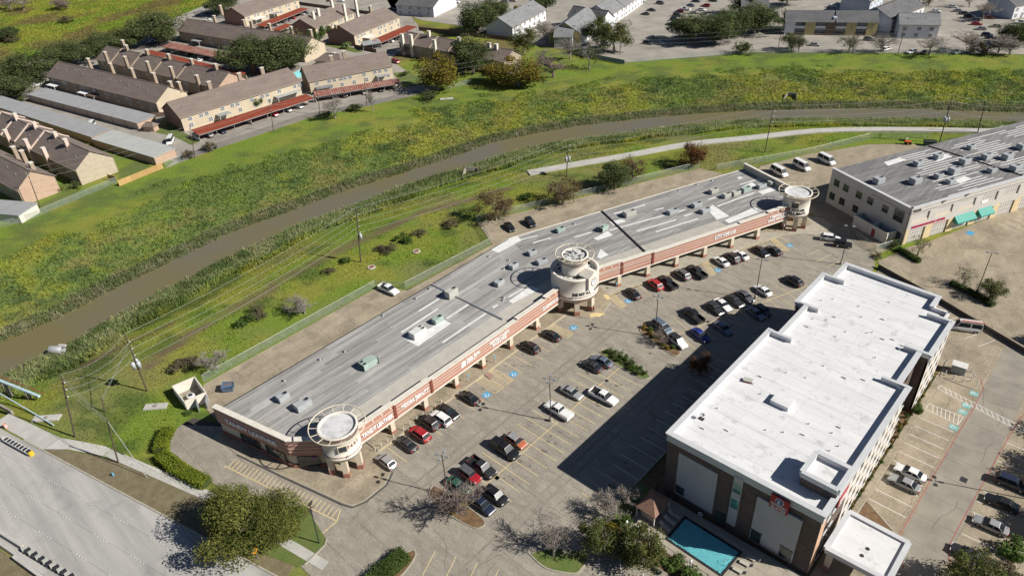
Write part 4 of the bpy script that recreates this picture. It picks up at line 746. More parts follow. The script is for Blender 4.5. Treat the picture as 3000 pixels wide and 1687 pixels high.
sheet('entrance_verge', [(-72.40, 27.96), (-71.80, 26.94), (-71.35, 23.15), (-71.78, 22.29), (-80.28, 18.91), (-82.46, 18.30), (-86, 22), (-84, 26), (-81, 29.5)], 'lawn', 0.045)
strip([(-72.57, 28.07), (-71.84, 27.17), (-71.27, 23.09)], 0.22, 0, 0.17, 'kerb', 'drive_kerb', 'kerb curving into the parking lot entrance drive')
# lamp posts
def lamp_post(p, h, heads, label, rz=0.4):
    t = thing('lamp_post', label, 'lamp post', (*p, 0.03), rz, 'parking lot lamp posts')
    MB().lathe(0, 0, [(0.32, 0), (0.32, 0.75), (0.24, 0.85), (0.05, 0.85)], 14).build('concrete_base', 'kerb', t)
    MB().tube([(0, 0, 0.8), (0, 0, h)], [0.10, 0.07], 8).build('pole', 'metal_dark', t)
    for k in range(heads):
        a = k*2*math.pi/heads; u = Vector((math.cos(a), math.sin(a), 0))
        hd = MB().tube([u*0.08+Vector((0, 0, h-0.1)), u*0.55+Vector((0, 0, h))], 0.035, 5).build('arm', 'metal_dark', t)
        n = Vector((-u.y, u.x, 0)); c = u*0.85+Vector((0, 0, h)); m = MB(); m.ring([[tuple(c+u*x+n*y+Vector((0, 0, z))) for x, y in ((-.32, -.2), (.32, -.2), (.32, .2), (-.32, .2))] for z in (-.08, .12)], cap0=True, cap1=True); m.build('lamp_head', 'metal_grey', hd)
lamp_post((-62.2, 70.4), 10.3, 4, 'four headed lamp post between white pickup trucks mid lot'); lamp_post((-61.3, 103.3), 10.3, 4, 'four headed lamp post on the shrub island beside the grey minivan'); lamp_post((-42.8, 154.0), 10.3, 2, 'lamp post at the far corner of the lot near the dark jeep')
lamp_post((-64.2, 46.4), 9.6, 4, 'four headed lamp post on the bare tree island'); lamp_post((-51.72, 128.84), 10.3, 2, 'lamp post behind the white car near the hotel corner'); lamp_post((-15.55, 160.49), 10.3, 2, 'lamp post in the office lot between two bushes'); lamp_post((7.0, 105.5), 10.5, 4, 'lamp post at the right edge of the hotel lot')

# ---------------------------------------------------------------- hotel
brickmat('brick_dark', (0.085, 0.062, 0.053), (0.125, 0.09, 0.075), (0.13, 0.11, 0.10), 0.45, 0.2, (0.16, 0.12, 0.10))
mat('eifs_grey', (0.47, 0.465, 0.47), (0.43, 0.425, 0.43), scale=0.3, fine=0.04); mat('eifs_cream', (0.62, 0.575, 0.52), (0.56, 0.515, 0.465), scale=0.3, fine=0.04); mat('eifs_peach', (0.55, 0.36, 0.25), scale=0.5)
mat('roof_white', (0.70, 0.70, 0.70), (0.63, 0.63, 0.635), world=True, scale=0.35, fine=0.04, c3=(0.50, 0.50, 0.49), scale3=0.5, lo3=0.55, hi3=0.68, stretch=(0.4, 2, 1), rand=0.02)
mat('coping', (0.56, 0.57, 0.58), (0.50, 0.51, 0.52), scale=0.6, fine=0.04); mat('coping_dark', (0.16, 0.17, 0.19), scale=0.6)
glass('glass_teal', (0.05, 0.16, 0.14)); plain('sign_red', (0.36, 0.012, 0.022), 0.35); plain('sign_blue', (0.05, 0.10, 0.25), 0.35)
_ck = [0]
def _cz():
    _ck[0] = (_ck[0]+4) % 37; return _ck[0]*0.001
hotel = wthing('hotel', 'dark brick four storey hotel with bright white flat roof', 'building', (-26, 100, 0))
HO = [(-37.9, 70.1), (-14.0, 70.5), (-14.0, 103.0), (-15.6, 103.0), (-15.6, 113.5), (-14.0, 113.5), (-14.0, 125.6), (-15.2, 125.6), (-15.2, 128.4), (-18.2, 128.4), (-18.2, 132.2), (-35.9, 133.2), (-35.9, 126.9), (-37.9, 126.9), (-37.9, 114.5), (-36.0, 114.5), (-36.0, 103.4), (-37.9, 103.4)]
MB().prism(HO, 0, 12.3).build('wall', 'brick_dark', hotel)
def inset(P, d):
    n = len(P); out = []
    for i in range(n):
        a, b, c = Vector(P[i-1]), Vector(P[i]), Vector(P[(i+1) % n]); e1 = (b-a).normalized(); e2 = (c-b).normalized(); n1 = Vector((-e1.y, e1.x)); n2 = Vector((-e2.y, e2.x)); k = (n1+n2); k /= max(0.2, k.dot(n1)); out.append(tuple(b+k*d))
    return out
hroof = MB().prism(inset(HO, 0.35), 12.25, 12.42).build('roof', 'coping', hotel)
# roofing panels
for P_ in ([(-37.4, 70.7), (-14.5, 71.0), (-14.5, 102.6), (-37.4, 102.8)], [(-35.5, 102.8), (-16.0, 102.6), (-16.0, 114.0), (-35.5, 114.0)], [(-37.4, 114.0), (-14.5, 114.0), (-14.5, 125.0), (-37.4, 126.4)], [(-35.4, 126.4), (-15.7, 125.1), (-18.6, 131.6), (-35.4, 132.6)]): slabs(hroof, [P_], 'roof_white', 6.0, 3.0, 0.0, (-37.4, 70.7), 12.42, 12.435, 'roof_sheet', 0.05)
def parapet(a, b, zt=13.2, th=0.4, z0=12.2, cap='coping', inner=True):
    pv, qv = Vector(a), Vector(b); d = (qv-pv).normalized()
    w = MB().obox(a, b, th, z0, zt-_cz(), off=th/2+0.02).build('parapet', 'roof_white', hotel)
    c = MB(); k_ = _cz(); c.obox(tuple(pv-d*0.18), tuple(qv+d*0.18), 0.26+k_, z0-0.55-k_, zt-0.35, off=-0.02); c.obox(tuple(pv-d*0.3), tuple(qv+d*0.3), 0.4+k_, zt-0.35, zt-0.1+k_, off=-0.06); c.build('cornice', cap, hotel)
    MB().obox(tuple(pv-d*0.32), tuple(qv+d*0.32), th+0.5, zt, zt+0.08+_cz(), off=th/2-0.16).build('coping', cap, hotel)
for i in range(len(HO)):
    a, b = HO[i], HO[(i+1) % len(HO)]
    if (Vector(a)-Vector(b)).length > 3.2: parapet(a, b)
    else: MB().obox(a, b, 0.4, 12.2, 13.16, off=0.22).build('parapet', 'roof_white', hotel)
for a, b in [((-37.9, 103.2), (-33.6, 103.2)), ((-33.7, 126.7), (-37.9, 126.7)), ((-37.9, 114.7), (-33.7, 114.7)), ((-14, 103.0), (-18.2, 103.0)), ((-18.2, 113.5), (-14, 113.5)), ((-14, 125.5), (-18.2, 125.5))]:
    MB().obox(a, b, 0.38, 12.4, 13.25).build('parapet_return', 'roof_white', hotel); MB().obox(a, b, 0.62, 13.25, 13.34+_cz()).build('coping', 'coping', hotel)
# raised block over the front right corner
TB = [(-19.0, 74.0), (-13.9, 74.0), (-13.9, 78.9), (-19.0, 78.9)]
MB().prism(inset(TB, 0.03), 12.42, 14.2).build('roof_block_wall', 'brick_dark', hotel)
for i in range(4):
    a, b = TB[i], TB[(i+1) % 4]; MB().obox(a, b, 0.4, 14.15, 15.0-_cz(), off=0.2).build('parapet', 'roof_white', hotel); MB().obox(tuple(Vector(a)), tuple(Vector(b)), 0.75, 15.0, 15.12+_cz(), off=0.05).build('coping', 'coping', hotel); MB().obox(a, b, 0.3, 14.2, 14.9+_cz(), off=-0.1).build('cornice', 'coping', hotel)
MB().prism(inset(TB, 0.4), 13.9, 14.25).build('block_roof', 'roof_white', hotel)
MB().box(-29.5, -26.5, 86.5, 89.0, 12.42, 13.25).build('roof_hatch_house', 'roof_white', hotel)
for k in range(26):
    p = (random.uniform(-35.5, -17), random.uniform(80, 130)); MB().lathe(p[0], p[1], [(0.16, 12.42), (0.1, 12.5), (0.09, 12.75), (0.01, 12.76)], 8).build('roof_vent', 'coping', hotel)
for k in range(14):
    p = (random.uniform(-35, -18), random.uniform(74, 130)); MB().box(p[0]-0.35, p[0]+0.35, p[1]-0.05, p[1]+0.05, 12.43, 12.62).build('roof_cleat', 'coping', hotel)
# front wall: pale panels, glazed stair strip, windows, sign
def fp(x0, x1, z0, z1, m, name, out=0.06, parent=None): return MB().box(x0, x1, 70.12-out, 70.4, z0, z1).build(name, m, parent or hotel)
fp(-35.8, -29.2, 1.2, 10.35, 'eifs_grey', 'wall_panel'); fp(-22.9, -16.3, 0.9, 10.35, 'eifs_grey', 'wall_panel')
for x_, z_ in [(x, None) for x in (-33.6, -31.4, -20.7, -18.5)]: fp(x_-0.02, x_+0.02, 1.25, 10.3, 'coping', 'panel_joint', 0.075)
for z_ in (4.0, 7.0): fp(-35.75, -29.25, z_, z_+0.04, 'coping', 'panel_joint', 0.078); fp(-22.85, -16.35, z_, z_+0.04, 'coping', 'panel_joint', 0.078)
fp(-26.7, -25.3, 1.4, 12.0, 'eifs_grey', 'wall_panel', 0.08)
for z in (8.9, 5.5): fp(-26.55, -25.4, z, z+1.7, 'glass_teal', 'stair_window', 0.11); fp(-26.6, -25.35, z-0.1, z, 'frame_bronze', 'window_sill', 0.16)
for x0, x1, z0, z1 in ((-35.7, -34.2, 1.5, 3.15), (-22.8, -21.2, 1.0, 3.25), (-18.3, -16.5, 1.0, 3.35)):
    w = fp(x0, x1, z0, z1, 'window_dark', 'window', 0.1); fp(x0-0.1, x1+0.1, z1, z1+0.12, 'frame_bronze', 'window_head', 0.16, w).matrix_parent_inverse = Matrix.Identity(4)
fp(-28.3, -27.1, 0.0, 2.6, 'window_green', 'glass_door', 0.1)
sg = MB(); sp_ = [(-21.0, 10.1), (-18.4, 10.1), (-18.4, 12.75), (-21.0, 12.75)]
me = MB().box(-21.05, -18.35, 69.75, 70.05, 10.05, 12.75).mesh('sign_board', 'sign_red'); link('sign_board', bevel(me, 0.1, 2), hotel)
lg = disc((-19.7, 69.74), (0, -1), 0.62, 12.0, 0.05).build('logo', 'letter_white', hotel); disc((-19.7, 69.68), (0, -1), 0.52, 12.0, 0.05).build('logo', 'sign_blue', hotel); letters('S', 0.9, 'letter_white', hotel, (-19.98, 69.6, 11.68), (1, 0, 0), depth=0.02, bold=0.02)
letters('COMFORT', 0.6, 'letter_white', hotel, (-20.85, 69.7, 10.98), (1, 0, 0), depth=0.04, fit=2.3, bold=0.01); letters('SUITES', 0.75, 'letter_white', hotel, (-20.75, 69.7, 10.3), (1, 0, 0), depth=0.04, fit=2.1, bold=0.01)
me = MB().box(-13.95, -13.7, 75.7, 79.0, 9.7, 12.3).mesh('sign_board', 'sign_red'); link('sign_board', bevel(me, 0.08, 2), hotel)
letters('COMFORT', 0.6, 'letter_white', hotel, (-13.66, 75.95, 10.7), (0, 1, 0), depth=0.04, fit=2.8, bold=0.01); letters('SUITES', 0.75, 'letter_white', hotel, (-13.66, 76.1, 9.95), (0, 1, 0), depth=0.04, fit=2.5, bold=0.01)
# long side facing the hotel lot: pale render with four storeys of windows
def side(x, y0, y1, z0, z1, m, name, out=0.05, parent=None): return MB().box(x-0.3, x+out, y0, y1, z0, z1).build(name, m, parent or hotel)
side(-14.0, 80.4, 103.0, 0.6, 12.2, 'eifs_cream', 'side_wall_panel'); side(-14.0, 113.5, 125.6, 0.6, 12.2, 'eifs_cream', 'side_wall_panel'); side(-14, 70.6, 72.6, 0, 12.2, 'eifs_peach', 'side_wall_panel', 0.03)
for ys in (np.arange(81.6, 102, 2.85), np.arange(114.6, 125, 2.85), (72.9, 74.8)):
    for y in ys:
        for f_ in range(4):
            z = 0.95+f_*2.85; w = side(-14.0, y, y+1.25, z, z+1.55, 'window_dark', 'window', 0.075); side(-14.0, y-0.08, y+1.33, z-0.12, z, 'frame_white', 'window_sill', 0.16, w).matrix_parent_inverse = Matrix.Identity(4)
for y in (105.5, 108.5): 
    for f_ in range(4): side(-15.6, y, y+1.2, 0.95+f_*2.85, 2.5+f_*2.85, 'window_dark', 'window', 0.06)
# left side (in view only from above): stepped storey lines of windows
for y in np.arange(74, 101, 3.6):
    for f_ in range(4): MB().box(-37.96, -37.7, y, y+1.3, 0.95+f_*2.85, 2.5+f_*2.85).build('window', 'window_dark', hotel)
for p, q in (((-40.25, 94.60), (-40.09, 97.78)),): MB().box(-38.9, -37.9, 93, 98, 8.6, 9.0).build('awning', 'glass_teal', hotel)
# entrance canopy
PC = [(-13.0, 72.4), (-4.6, 72.8), (-4.6, 80.7), (-13.0, 80.7)]
MB().prism(PC, 3.9, 4.75).build('canopy', 'eifs_grey', hotel)
for i in range(4):
    a, b = PC[i], PC[(i+1) % 4]; MB().obox(a, b, 0.4, 4.5, 5.0-_cz(), off=0.2).build('canopy_parapet', 'roof_white', hotel); MB().obox(a, b, 0.75, 5.0, 5.12+_cz(), off=0.06).build('coping', 'coping', hotel); MB().obox(a, b, 0.25, 4.4, 4.9+_cz(), off=-0.08).build('cornice', 'coping', hotel)
MB().prism(inset(PC, 0.4), 4.7, 4.8).build('canopy_roof', 'roof_white', hotel)
for x, y in ((-12.3, 73.1), (-5.3, 73.5), (-5.3, 80.0), (-12.3, 80.0)): column((x, y), (0, 1), 0.8, 3.95, hotel, 1.1)
for x, y in ((-8.6, 76.2), (-8.8, 74.6)): MB().lathe(x, y, [(0.3, 4.8), (0.3, 4.83), (0.01, 4.835)], 12).build('roof_drain', 'metal_dark', hotel)
# hotel side walk and shrubs bed kerbs
hw = struct('hotel_walk', MB().box(-13.55, -12.4, 83.5, 126.5, 0, 0.12), 'kerb', label='narrow concrete walk along the hotel side'); slabs(hw, [[(-13.5, 83.6), (-12.45, 83.6), (-12.45, 126.4), (-13.5, 126.4)]], 'concrete_tan', 1.2, 2.4, 0, (-13.5, 83.6), 0.12, 0.14)
# rooftop clutter
t = thing('satellite_mount', 'satellite dish on a ballast frame on the white hotel roof', 'satellite dish', (-36.0, 76.6, 12.43)); MB().box(-0.4, 0.4, -0.3, 0.3, 0, 0.12).build('ballast', 'metal_dark', t); MB().tube([(0, 0, 0.1), (0, 0, 0.7)], 0.04, 6).build('mast', 'metal_grey', t); MB().lathe(0, 0, [(0.02, 0.75), (0.25, 0.8), (0.42, 0.95)], 14).build('dish', 'unit_grey', t)
t = thing('roof_crate', 'small rust red box lying on the white hotel roof', 'box', (-34.64, 89.13), 0.3); t.location.z = 12.43; MB().box(-0.7, 0.7, -0.45, 0.45, 0, 0.35).build('crate_body', plain('rust_box', (0.30, 0.10, 0.08), 0.7), t); MB().box(-0.74, 0.74, -0.49, 0.49, 0.35, 0.42).build('lid', 'unit_tan', t)

# ---------------------------------------------------------------- pool court
mat('deck', (0.40, 0.36, 0.29), (0.33, 0.295, 0.235), world=True, scale=0.8, fine=0.08, rand=0.05); mat('pool_tile', (0.03, 0.03, 0.035), scale=2.0); mat('pool_floor', (0.30, 0.74, 0.78), (0.24, 0.68, 0.74), world=True, scale=0.8)
mat('shingle', (0.27, 0.16, 0.115), (0.20, 0.115, 0.085), scale=2.0, fine=0.25, fscale=9); plain('resin', (0.66, 0.64, 0.58), 0.5); plain('sling', (0.47, 0.44, 0.38), 0.7)
PO = [(-32.2, 62.7), (-23.2, 62.5), (-23.0, 67.5), (-32.2, 67.6)]
deckp = [(-38.6, 60.6), (-20, 60.4), (-14.3, 62), (-14.3, 69.9), (-38.6, 69.3)]
dk = struct('pool_deck', MB().prism([(-38.6, 60.6), (-20, 60.4), (-14.3, 62), (-14.3, 69.9), (-38.6, 69.3)], -0.1, 0.05), 'deck', label='tan concrete pool deck')
for P_ in ([(-38.5, 60.7), (-32.7, 60.7), (-32.7, 69.2), (-38.5, 69.2)], [(-32.7, 60.7), (-22.6, 60.6), (-22.6, 62.1), (-32.7, 62.2)], [(-32.7, 68.0), (-22.6, 68.0), (-22.6, 69.5), (-32.7, 69.3)], [(-22.6, 60.6), (-14.5, 62), (-14.5, 69.7), (-22.6, 69.5)]): slabs(dk, [P_], 'deck', 2.0, 2.0, 0, (-38.5, 60.7), 0.05, 0.08, 'deck_slab')
pool = wthing('swimming_pool', 'rectangular turquoise swimming pool with curved corner steps', 'pool', (-27.6, 65, 0))
ip = [Vector(p) for p in PO]; op = inset(ccw(PO), -0.35); ipc = ccw(PO)
m = MB(); m.ring([[(*p, 0.02) for p in op], [(*p, 0.16) for p in op], [(*p, 0.16) for p in ipc], [(*p, 0.0) for p in ipc]]); m.build('coping', 'pool_tile', pool)
m = MB(); m.prism(ipc, 0.0, 0.055); m.build('basin', 'pool_floor', pool)
wmat, wnt, wb = _new('pool_water'); wb.inputs['Base Color'].default_value = (0.75, 0.95, 0.97, 1); wb.inputs['Roughness'].default_value = 0.05; wb.inputs['Transmission Weight'].default_value = 1.0; wb.inputs['IOR'].default_value = 1.2
_w2 = _N(wnt, 'ShaderNodeTexNoise', Scale=2.5, Detail=2.0); _b2 = _N(wnt, 'ShaderNodeBump', Strength=0.25, Distance=0.1); wnt.links.new(_w2.outputs[0], _b2.inputs['Height']); wnt.links.new(_b2.outputs[0], wb.inputs['Normal'])
m = MB(); m.quad(*[(*p, 0.10) for p in ipc]); m.build('water_surface', 'pool_water', pool)
for k in range(4): MB().lathe(-23.3, 62.8, [(0.5+k*0.4, 0.056+0.01*(3-k)), (0.5+k*0.4, 0.06+0.01*(3-k)), (0.3+k*0.4, 0.06+0.01*(3-k))], 10, a0=math.pi/2, a1=math.pi).build('pool_step', 'pool_floor', pool)
for dx in (0, 0.5): MB().tube([(-31.6+dx, 67.9, 0.1), (-31.6+dx, 67.9, 0.7), (-31.6+dx, 67.5, 0.85), (-31.6+dx, 67.1, 0.6), (-31.6+dx, 67.1, 0.1)], 0.03, 5).build('ladder_rail', 'metal_grey', pool)
MB().tube([(-23.9, 64.9, 0.1), (-23.9, 64.9, 0.8), (-23.6, 64.0, 0.8), (-23.6, 64.0, 0.1)], 0.03, 5).build('hand_rail', 'metal_grey', pool)
gz = wthing('pool_gazebo', 'small pool cabana with brown shingle hip roof', 'gazebo', (-36.6, 65.2, 0))
MB().box(-37.8, -35.5, 63.6, 66.9, 0.05, 2.45).build('wall', plain('gazebo_wall', (0.42, 0.37, 0.35), 0.7), gz)
gm = MB(); e = [(-38.5, 62.9, 2.4), (-34.9, 62.9, 2.4), (-34.9, 67.5, 2.4), (-38.5, 67.5, 2.4)]; r_ = [(-36.8, 65.0, 3.9), (-36.6, 65.0, 3.9), (-36.6, 65.5, 3.9), (-36.8, 65.5, 3.9)]; gm.ring([[(x, y, z-0.12) for x, y, z in e], e, r_], cap0=True, cap1=True); gm.build('hip_roof', 'shingle', gz)
MB().box(-35.52, -35.42, 64.6, 65.6, 0.1, 2.1).build('door', 'frame_bronze', gz)
for x, y in ((-38.3, 63.1), (-35.1, 63.1), (-35.1, 67.3), (-38.3, 67.3)): MB().box(x-0.07, x+0.07, y-0.07, y+0.07, 0.05, 2.4).build('post', 'frame_white', gz)
def lounger(p, rz, label):
    t = thing('pool_lounger', label, 'sun lounger', (*p, 0.08), rz, 'loungers round the pool')
    MB().box(-0.95, 0.45, -0.3, 0.3, 0.28, 0.34).build('seat_sling', 'sling', t); m = MB(); m.ring([[(0.45, -0.3, 0.28), (0.45, 0.3, 0.28), (0.45, 0.3, 0.34), (0.45, -0.3, 0.34)], [(1.05, -0.3, 0.72), (1.05, 0.3, 0.72), (1.02, 0.3, 0.78), (1.02, -0.3, 0.78)]], cap0=True, cap1=True); m.build('backrest', 'sling', t)
    for x in (-0.85, 0.4):
        for y in (-0.27, 0.27): MB().box(x-0.03, x+0.03, y-0.03, y+0.03, 0, 0.3).build('leg', 'resin', t)
lounger((-33.6, 64.0), math.pi-0.15, 'sunlit lounger beside the gazebo at the pool end'); lounger((-33.7, 65.4), math.pi-0.1, 'middle lounger of three beside the gazebo, half shaded'); lounger((-33.7, 66.8), math.pi, 'shaded lounger nearest the hotel wall beside the gazebo'); lounger((-20.9, 67.6), 0.15, 'upper lounger of three on the deck right of the pool'); lounger((-21.2, 66.2), 0.1, 'middle lounger of three on the deck right of the pool'); lounger((-21.4, 64.5), 0.05, 'lower lounger of three on the deck right of the pool')
t = thing('patio_table', 'round white patio table below the gazebo', 'table', (-36.2, 61.2, 0.08)); MB().lathe(0, 0, [(0.6, 0.68), (0.6, 0.73), (0.01, 0.74)], 18).build('table_top', 'white_paint', t)
for a in range(3): MB().tube([(0.1*math.cos(a*2.09), 0.1*math.sin(a*2.09), 0.7), (0.42*math.cos(a*2.09), 0.42*math.sin(a*2.09), 0)], 0.03, 5).build('leg', 'white_paint', t)
for i, (p, lb) in enumerate([((-38.14, 60.12), 'white umbrella base post left of the patio table'), ((-27.14, 60.55), 'white lamp post on the bed below the pool')]):
    t = thing('garden_post', lb, 'post', p); MB().lathe(0, 0, [(0.22, 0), (0.2, 0.3), (0.12, 0.4), (0.12, 1.5), (0.2, 1.55), (0.2, 1.8), (0.01, 2.0)], 10).build('post', 'white_paint', t); MB().lathe(0, 0, [(0.15, 1.58), (0.15, 1.75)], 8).build('lantern', 'metal_grey', t)
t = thing('life_ring', 'white life ring standing by the pool fence', 'life ring', (-30.6, 69.2, 0.08)); m = MB(); m.ring([[((0.32+0.07*math.cos(b))*math.cos(a), 0.07*math.sin(b), 0.85+(0.32+0.07*math.cos(b))*math.sin(a)) for b in np.linspace(0, 6.283, 6, endpoint=False)] for a in np.linspace(0, 6.283, 17)]); m.build('ring', 'white_paint', t); MB().tube([(0, 0.1, 0), (0, 0.1, 1.0)], 0.03, 5).build('stand', 'metal_dark', t)
def rail_fence(pts, h, name, label, m='metal_dark', pitch=0.35, rp=2.4):
    t = wthing(name, label, 'fence', (*pts[0], 0)); pk = MB()
    for a, b in zip(pts[:-1], pts[1:]):
        av, bv = Vector(a), Vector(b); L = (bv-av).length; d = (bv-av)/L
        for z in (0.15, h-0.1): MB().obox(a, b, 0.05, z, z+0.05).build('rail', m, t)
        for k in range(int(L/rp)+1): c = av+d*(k*rp); MB().box(c.x-0.04, c.x+0.04, c.y-0.04, c.y+0.04, 0, h+0.08).build('post', m, t)
        for k in range(int(L/pitch)): c = av+d*(k*pitch); pk.box(c.x-0.012, c.x+0.012, c.y-0.012, c.y+0.012, 0.15, h)
    o = pk.build('pickets', m, t); o['kind'] = 'stuff'
rail_fence([(-38.7, 69.4), (-35.3, 69.5), (-23.7, 69.7), (-14.4, 69.9)], 1.5, 'pool_fence', 'black railing fence between pool deck and hotel wall'); rail_fence([(-38.7, 69.4), (-38.7, 60.5), (-20, 60.3), (-14.4, 62)], 1.5, 'pool_fence', 'black railing fence round the outer side of the pool deck')
# transformer on the kerbed island
t = thing('transformer_box', 'grey transformer cabinet on the kerbed island with bollards', 'transformer', (-10.9, 130.0, 0.16), 0.12); MB().box(-1.2, 1.2, -0.7, 0.9, 0, 1.7).build('cabinet', 'unit_grey', t); MB().box(-1.3, 1.3, -0.85, 1.0, 1.7, 1.8).build('lid', 'unit_white', t)
for k in range(7): MB().box(-1.0+k*0.32, -0.9+k*0.32, -0.82, -0.7, 0.2, 1.55).build('cooling_fin', 'unit_grey', t)
for i, (x, y) in enumerate([(-12.4, 127.6), (-10.8, 127.3), (-9.2, 127.5), (-8.3, 128.6), (-8.2, 130.0), (-8.9, 131.4)]): t = thing('steel_bollard', 'pale steel bollard guarding the transformer, '+('first', 'second', 'third', 'fourth', 'fifth', 'sixth')[i]+' counting from the hotel side', 'bollard', (x, y, 0.14), 0, 'bollards round the transformer'); MB().lathe(0, 0, [(0.09, 0), (0.09, 1.1), (0.01, 1.16)], 8).build('post', 'unit_white', t)
# retaining wall between hotel lot and office lot
rw = [(-35.6, 157.9), (-21.0, 152.3), (-12.2, 148.3), (-3.0, 144.3), (26, 131.8)]
t = wthing('retaining_wall', 'long dark concrete retaining wall between the hotel and office lots', 'wall', (-20, 152, 0))
for a, b in zip(rw[:-1], rw[1:]): MB().obox(a, b, 0.35, -0.1, 1.0).build('wall_section', 'kerb_dark', t); MB().obox(a, b, 0.45, 1.0, 1.08).build('coping', 'concrete_tan', t)

# ---------------------------------------------------------------- two storey office block at the right
mat('office_wall', (0.56, 0.53, 0.49), (0.50, 0.475, 0.44), scale=0.3, fine=0.05, c3=(0.43, 0.41, 0.385), scale3=0.2, lo3=0.6, hi3=0.85); mat('office_yellow', (0.66, 0.53, 0.32), (0.60, 0.48, 0.30), scale=0.5)
mat('membrane_dark', (0.225, 0.22, 0.215), (0.165, 0.162, 0.16), world=True, scale=0.8, stretch=(2.6, 0.12, 1), lo=0.42, hi=0.6, rot=0.44, fine=0.12, fscale=3, rand=0.14); plain('awning_teal', (0.02, 0.27, 0.22), 0.6); plain('sign_orange', (0.65, 0.12, 0.05), 0.5)
office = wthing('office_block', 'two storey cream office block with grey flat roof and teal awnings', 'building', (-25, 200, 0))
OF = Vector((-34.9, 171.3)); d3v = Vector((0.427, 0.904)); n3v = Vector((-0.904, 0.427))
def F3(s_, t): return tuple(OF+d3v*s_+n3v*t)
OL, OD, OH = 92.0, 26.0, 10.0
MB().prism([F3(0.3, 0.3), F3(OL, 0.3), F3(OL, OD-0.3), F3(0.3, OD-0.3)], 0, OH-0.5).build('core_wall', 'office_wall', office)
orf = MB().prism([F3(0.3, 0.3), F3(OL, 0.3), F3(OL, OD), F3(0.3, OD)], OH-0.5, OH-0.4).build('roof', 'membrane_dark', office)
courses(orf, [F3(0.5, 0.5), F3(OL, 0.5), F3(OL, OD-0.3), F3(0.5, OD-0.3)], 'membrane_dark', 1.0, -math.atan2(d3v.x, d3v.y), F3(0.5, 0.5), OH-0.4, OH-0.388, 'roof_sheet', 7, 16)
for k in range(22):
    for j in range(3):
        s0 = 16+j*19+random.uniform(-4, 6)+(k*0.25); s1 = s0+random.uniform(8, 17); MB().obox(F3(s0, 1.5+k*1.05), F3(s1, 1.5+k*1.05), 0.28, OH-0.39, OH-0.37).build('roof_seam', 'patch_white', orf)
for (s0, s1, t0, t1) in ((14, 21, 21, 23.5), (27, 33, 17, 20), (21, 26, 5, 7.5)): MB().prism([F3(s0, t0), F3(s1, t0+0.6), F3(s1-0.5, t1), F3(s0+0.7, t1-0.3)], OH-0.39, OH-0.365).build('roof_patch', 'patch_white', orf)
MB().obox(F3(38, 0.5), F3(33, 25.5), 0.3, OH-0.4, OH-0.15).build('roof_ridge', 'metal_dark', office)
# front wall in bays, with piers, sills and openings
BP = 7.55
def fwall(s0, s1, z0, z1, m='office_wall', t0=0.0, t1=0.35, name='front_wall'): return MB().prism([F3(s0, t0), F3(s1, t0), F3(s1, t1), F3(s0, t1)], z0, z1).build(name, m, office)
for k in range(12):
    b = k*BP; fwall(b, b+1.1, 4.2, OH-0.6, name='pier'); fwall(b, b+1.1, 0, 4.2, 'office_yellow', name='pier'); fwall(b+1.1, b+BP, 8.0, OH-0.4, name='lintel'); fwall(b+1.1, b+BP, 3.7, 5.5, name='spandrel', t1=0.36); fwall(b+6.5, b+BP, 0, 3.7, 'office_yellow', name='pier'); fwall(b+6.5, b+BP, 5.5, 8.0, name='pier')
    MB().obox(F3(b-0.1, -0.02), F3(b+BP+0.1, -0.02), 0.1, 8.5, 8.58).build('trim_line', 'frame_bronze', office)
    if k < 3:
        MB().prism([F3(b+1.1, 0.36), F3(b+6.5, 0.36), F3(b+6.5, 2.2), F3(b+1.1, 2.2)], 5.35, 5.5).build('balcony_floor', 'stucco', office); fwall(b+1.1, b+6.5, 5.5, 8.0, 'stucco', 2.2, 2.35, 'balcony_back')
        glazing(F3(b+1.6, 2.2), F3(b+4.2, 2.2), 4, 5.6, 7.8, office, off=0.04, gm='window_dark', rows=2, name='balcony_door')
        fwall(b+1.1, b+6.5, 5.5, 6.0, 'stucco', 0.1, 0.25, 'balcony_parapet')
    else: glazing(F3(b+1.1, 0.35), F3(b+6.5, 0.35), 6, 5.5, 8.0, office, off=0.0, rows=2, name='window')
    glazing(F3(b+1.1, 0.35), F3(b+6.5, 0.35), 6, 0.15, 3.7, office, off=0.0, gm='window_green', rows=3, name='shop_window')
MB().obox(F3(-0.15, 0.1), F3(OL, 0.1), 0.6, OH-0.4, OH).build('parapet', 'office_wall', office); MB().obox(F3(-0.2, 0.15), F3(OL, 0.15), 0.85, OH, OH+0.12).build('parapet_cap', 'coping', office)
for b in (1, 2, 5): c = Vector(F3(b*BP+2.2, -0.05)); MB().ring([[(c.x, c.y, OH-0.9)]*4, [tuple((*(c+d3v*x+n3v*y), OH+0.05)) for x, y in ((-0.7, -0.35), (0.7, -0.35), (0.7, 0.3), (-0.7, 0.3))]], cap1=True).build('scupper', 'frame_bronze', office)
for s0, s1 in ((2*BP+0.6, 2*BP+7.0), (3*BP+0.9, 3*BP+5.6)):
    m = MB(); A = [(*F3(s0, 0.0), 4.1), (*F3(s1, 0.0), 4.1), (*F3(s1, -1.5), 2.8), (*F3(s0, -1.5), 2.8), (*F3(s1, -1.5), 2.45), (*F3(s0, -1.5), 2.45), (*F3(s1, 0), 2.45), (*F3(s0, 0), 2.45)]
    m.add(A, [(3, 2, 1, 0), (3, 5, 4, 2), (0, 7, 5, 3), (1, 2, 4, 6)]); m.build('awning', 'awning_teal', office)
for k in range(6): MB().obox(F3(BP+1.3+k*0.9, 0.28), F3(BP+1.9+k*0.9, 0.28), 0.06, 3.25, 3.65, off=0).build('window_poster', 'sign_orange', office)
MB().obox(F3(3*BP+1.5, 0.1), F3(3*BP+3.6, 0.1), 0.08, 5.55, 6.3).build('banner', 'letter_white', office)
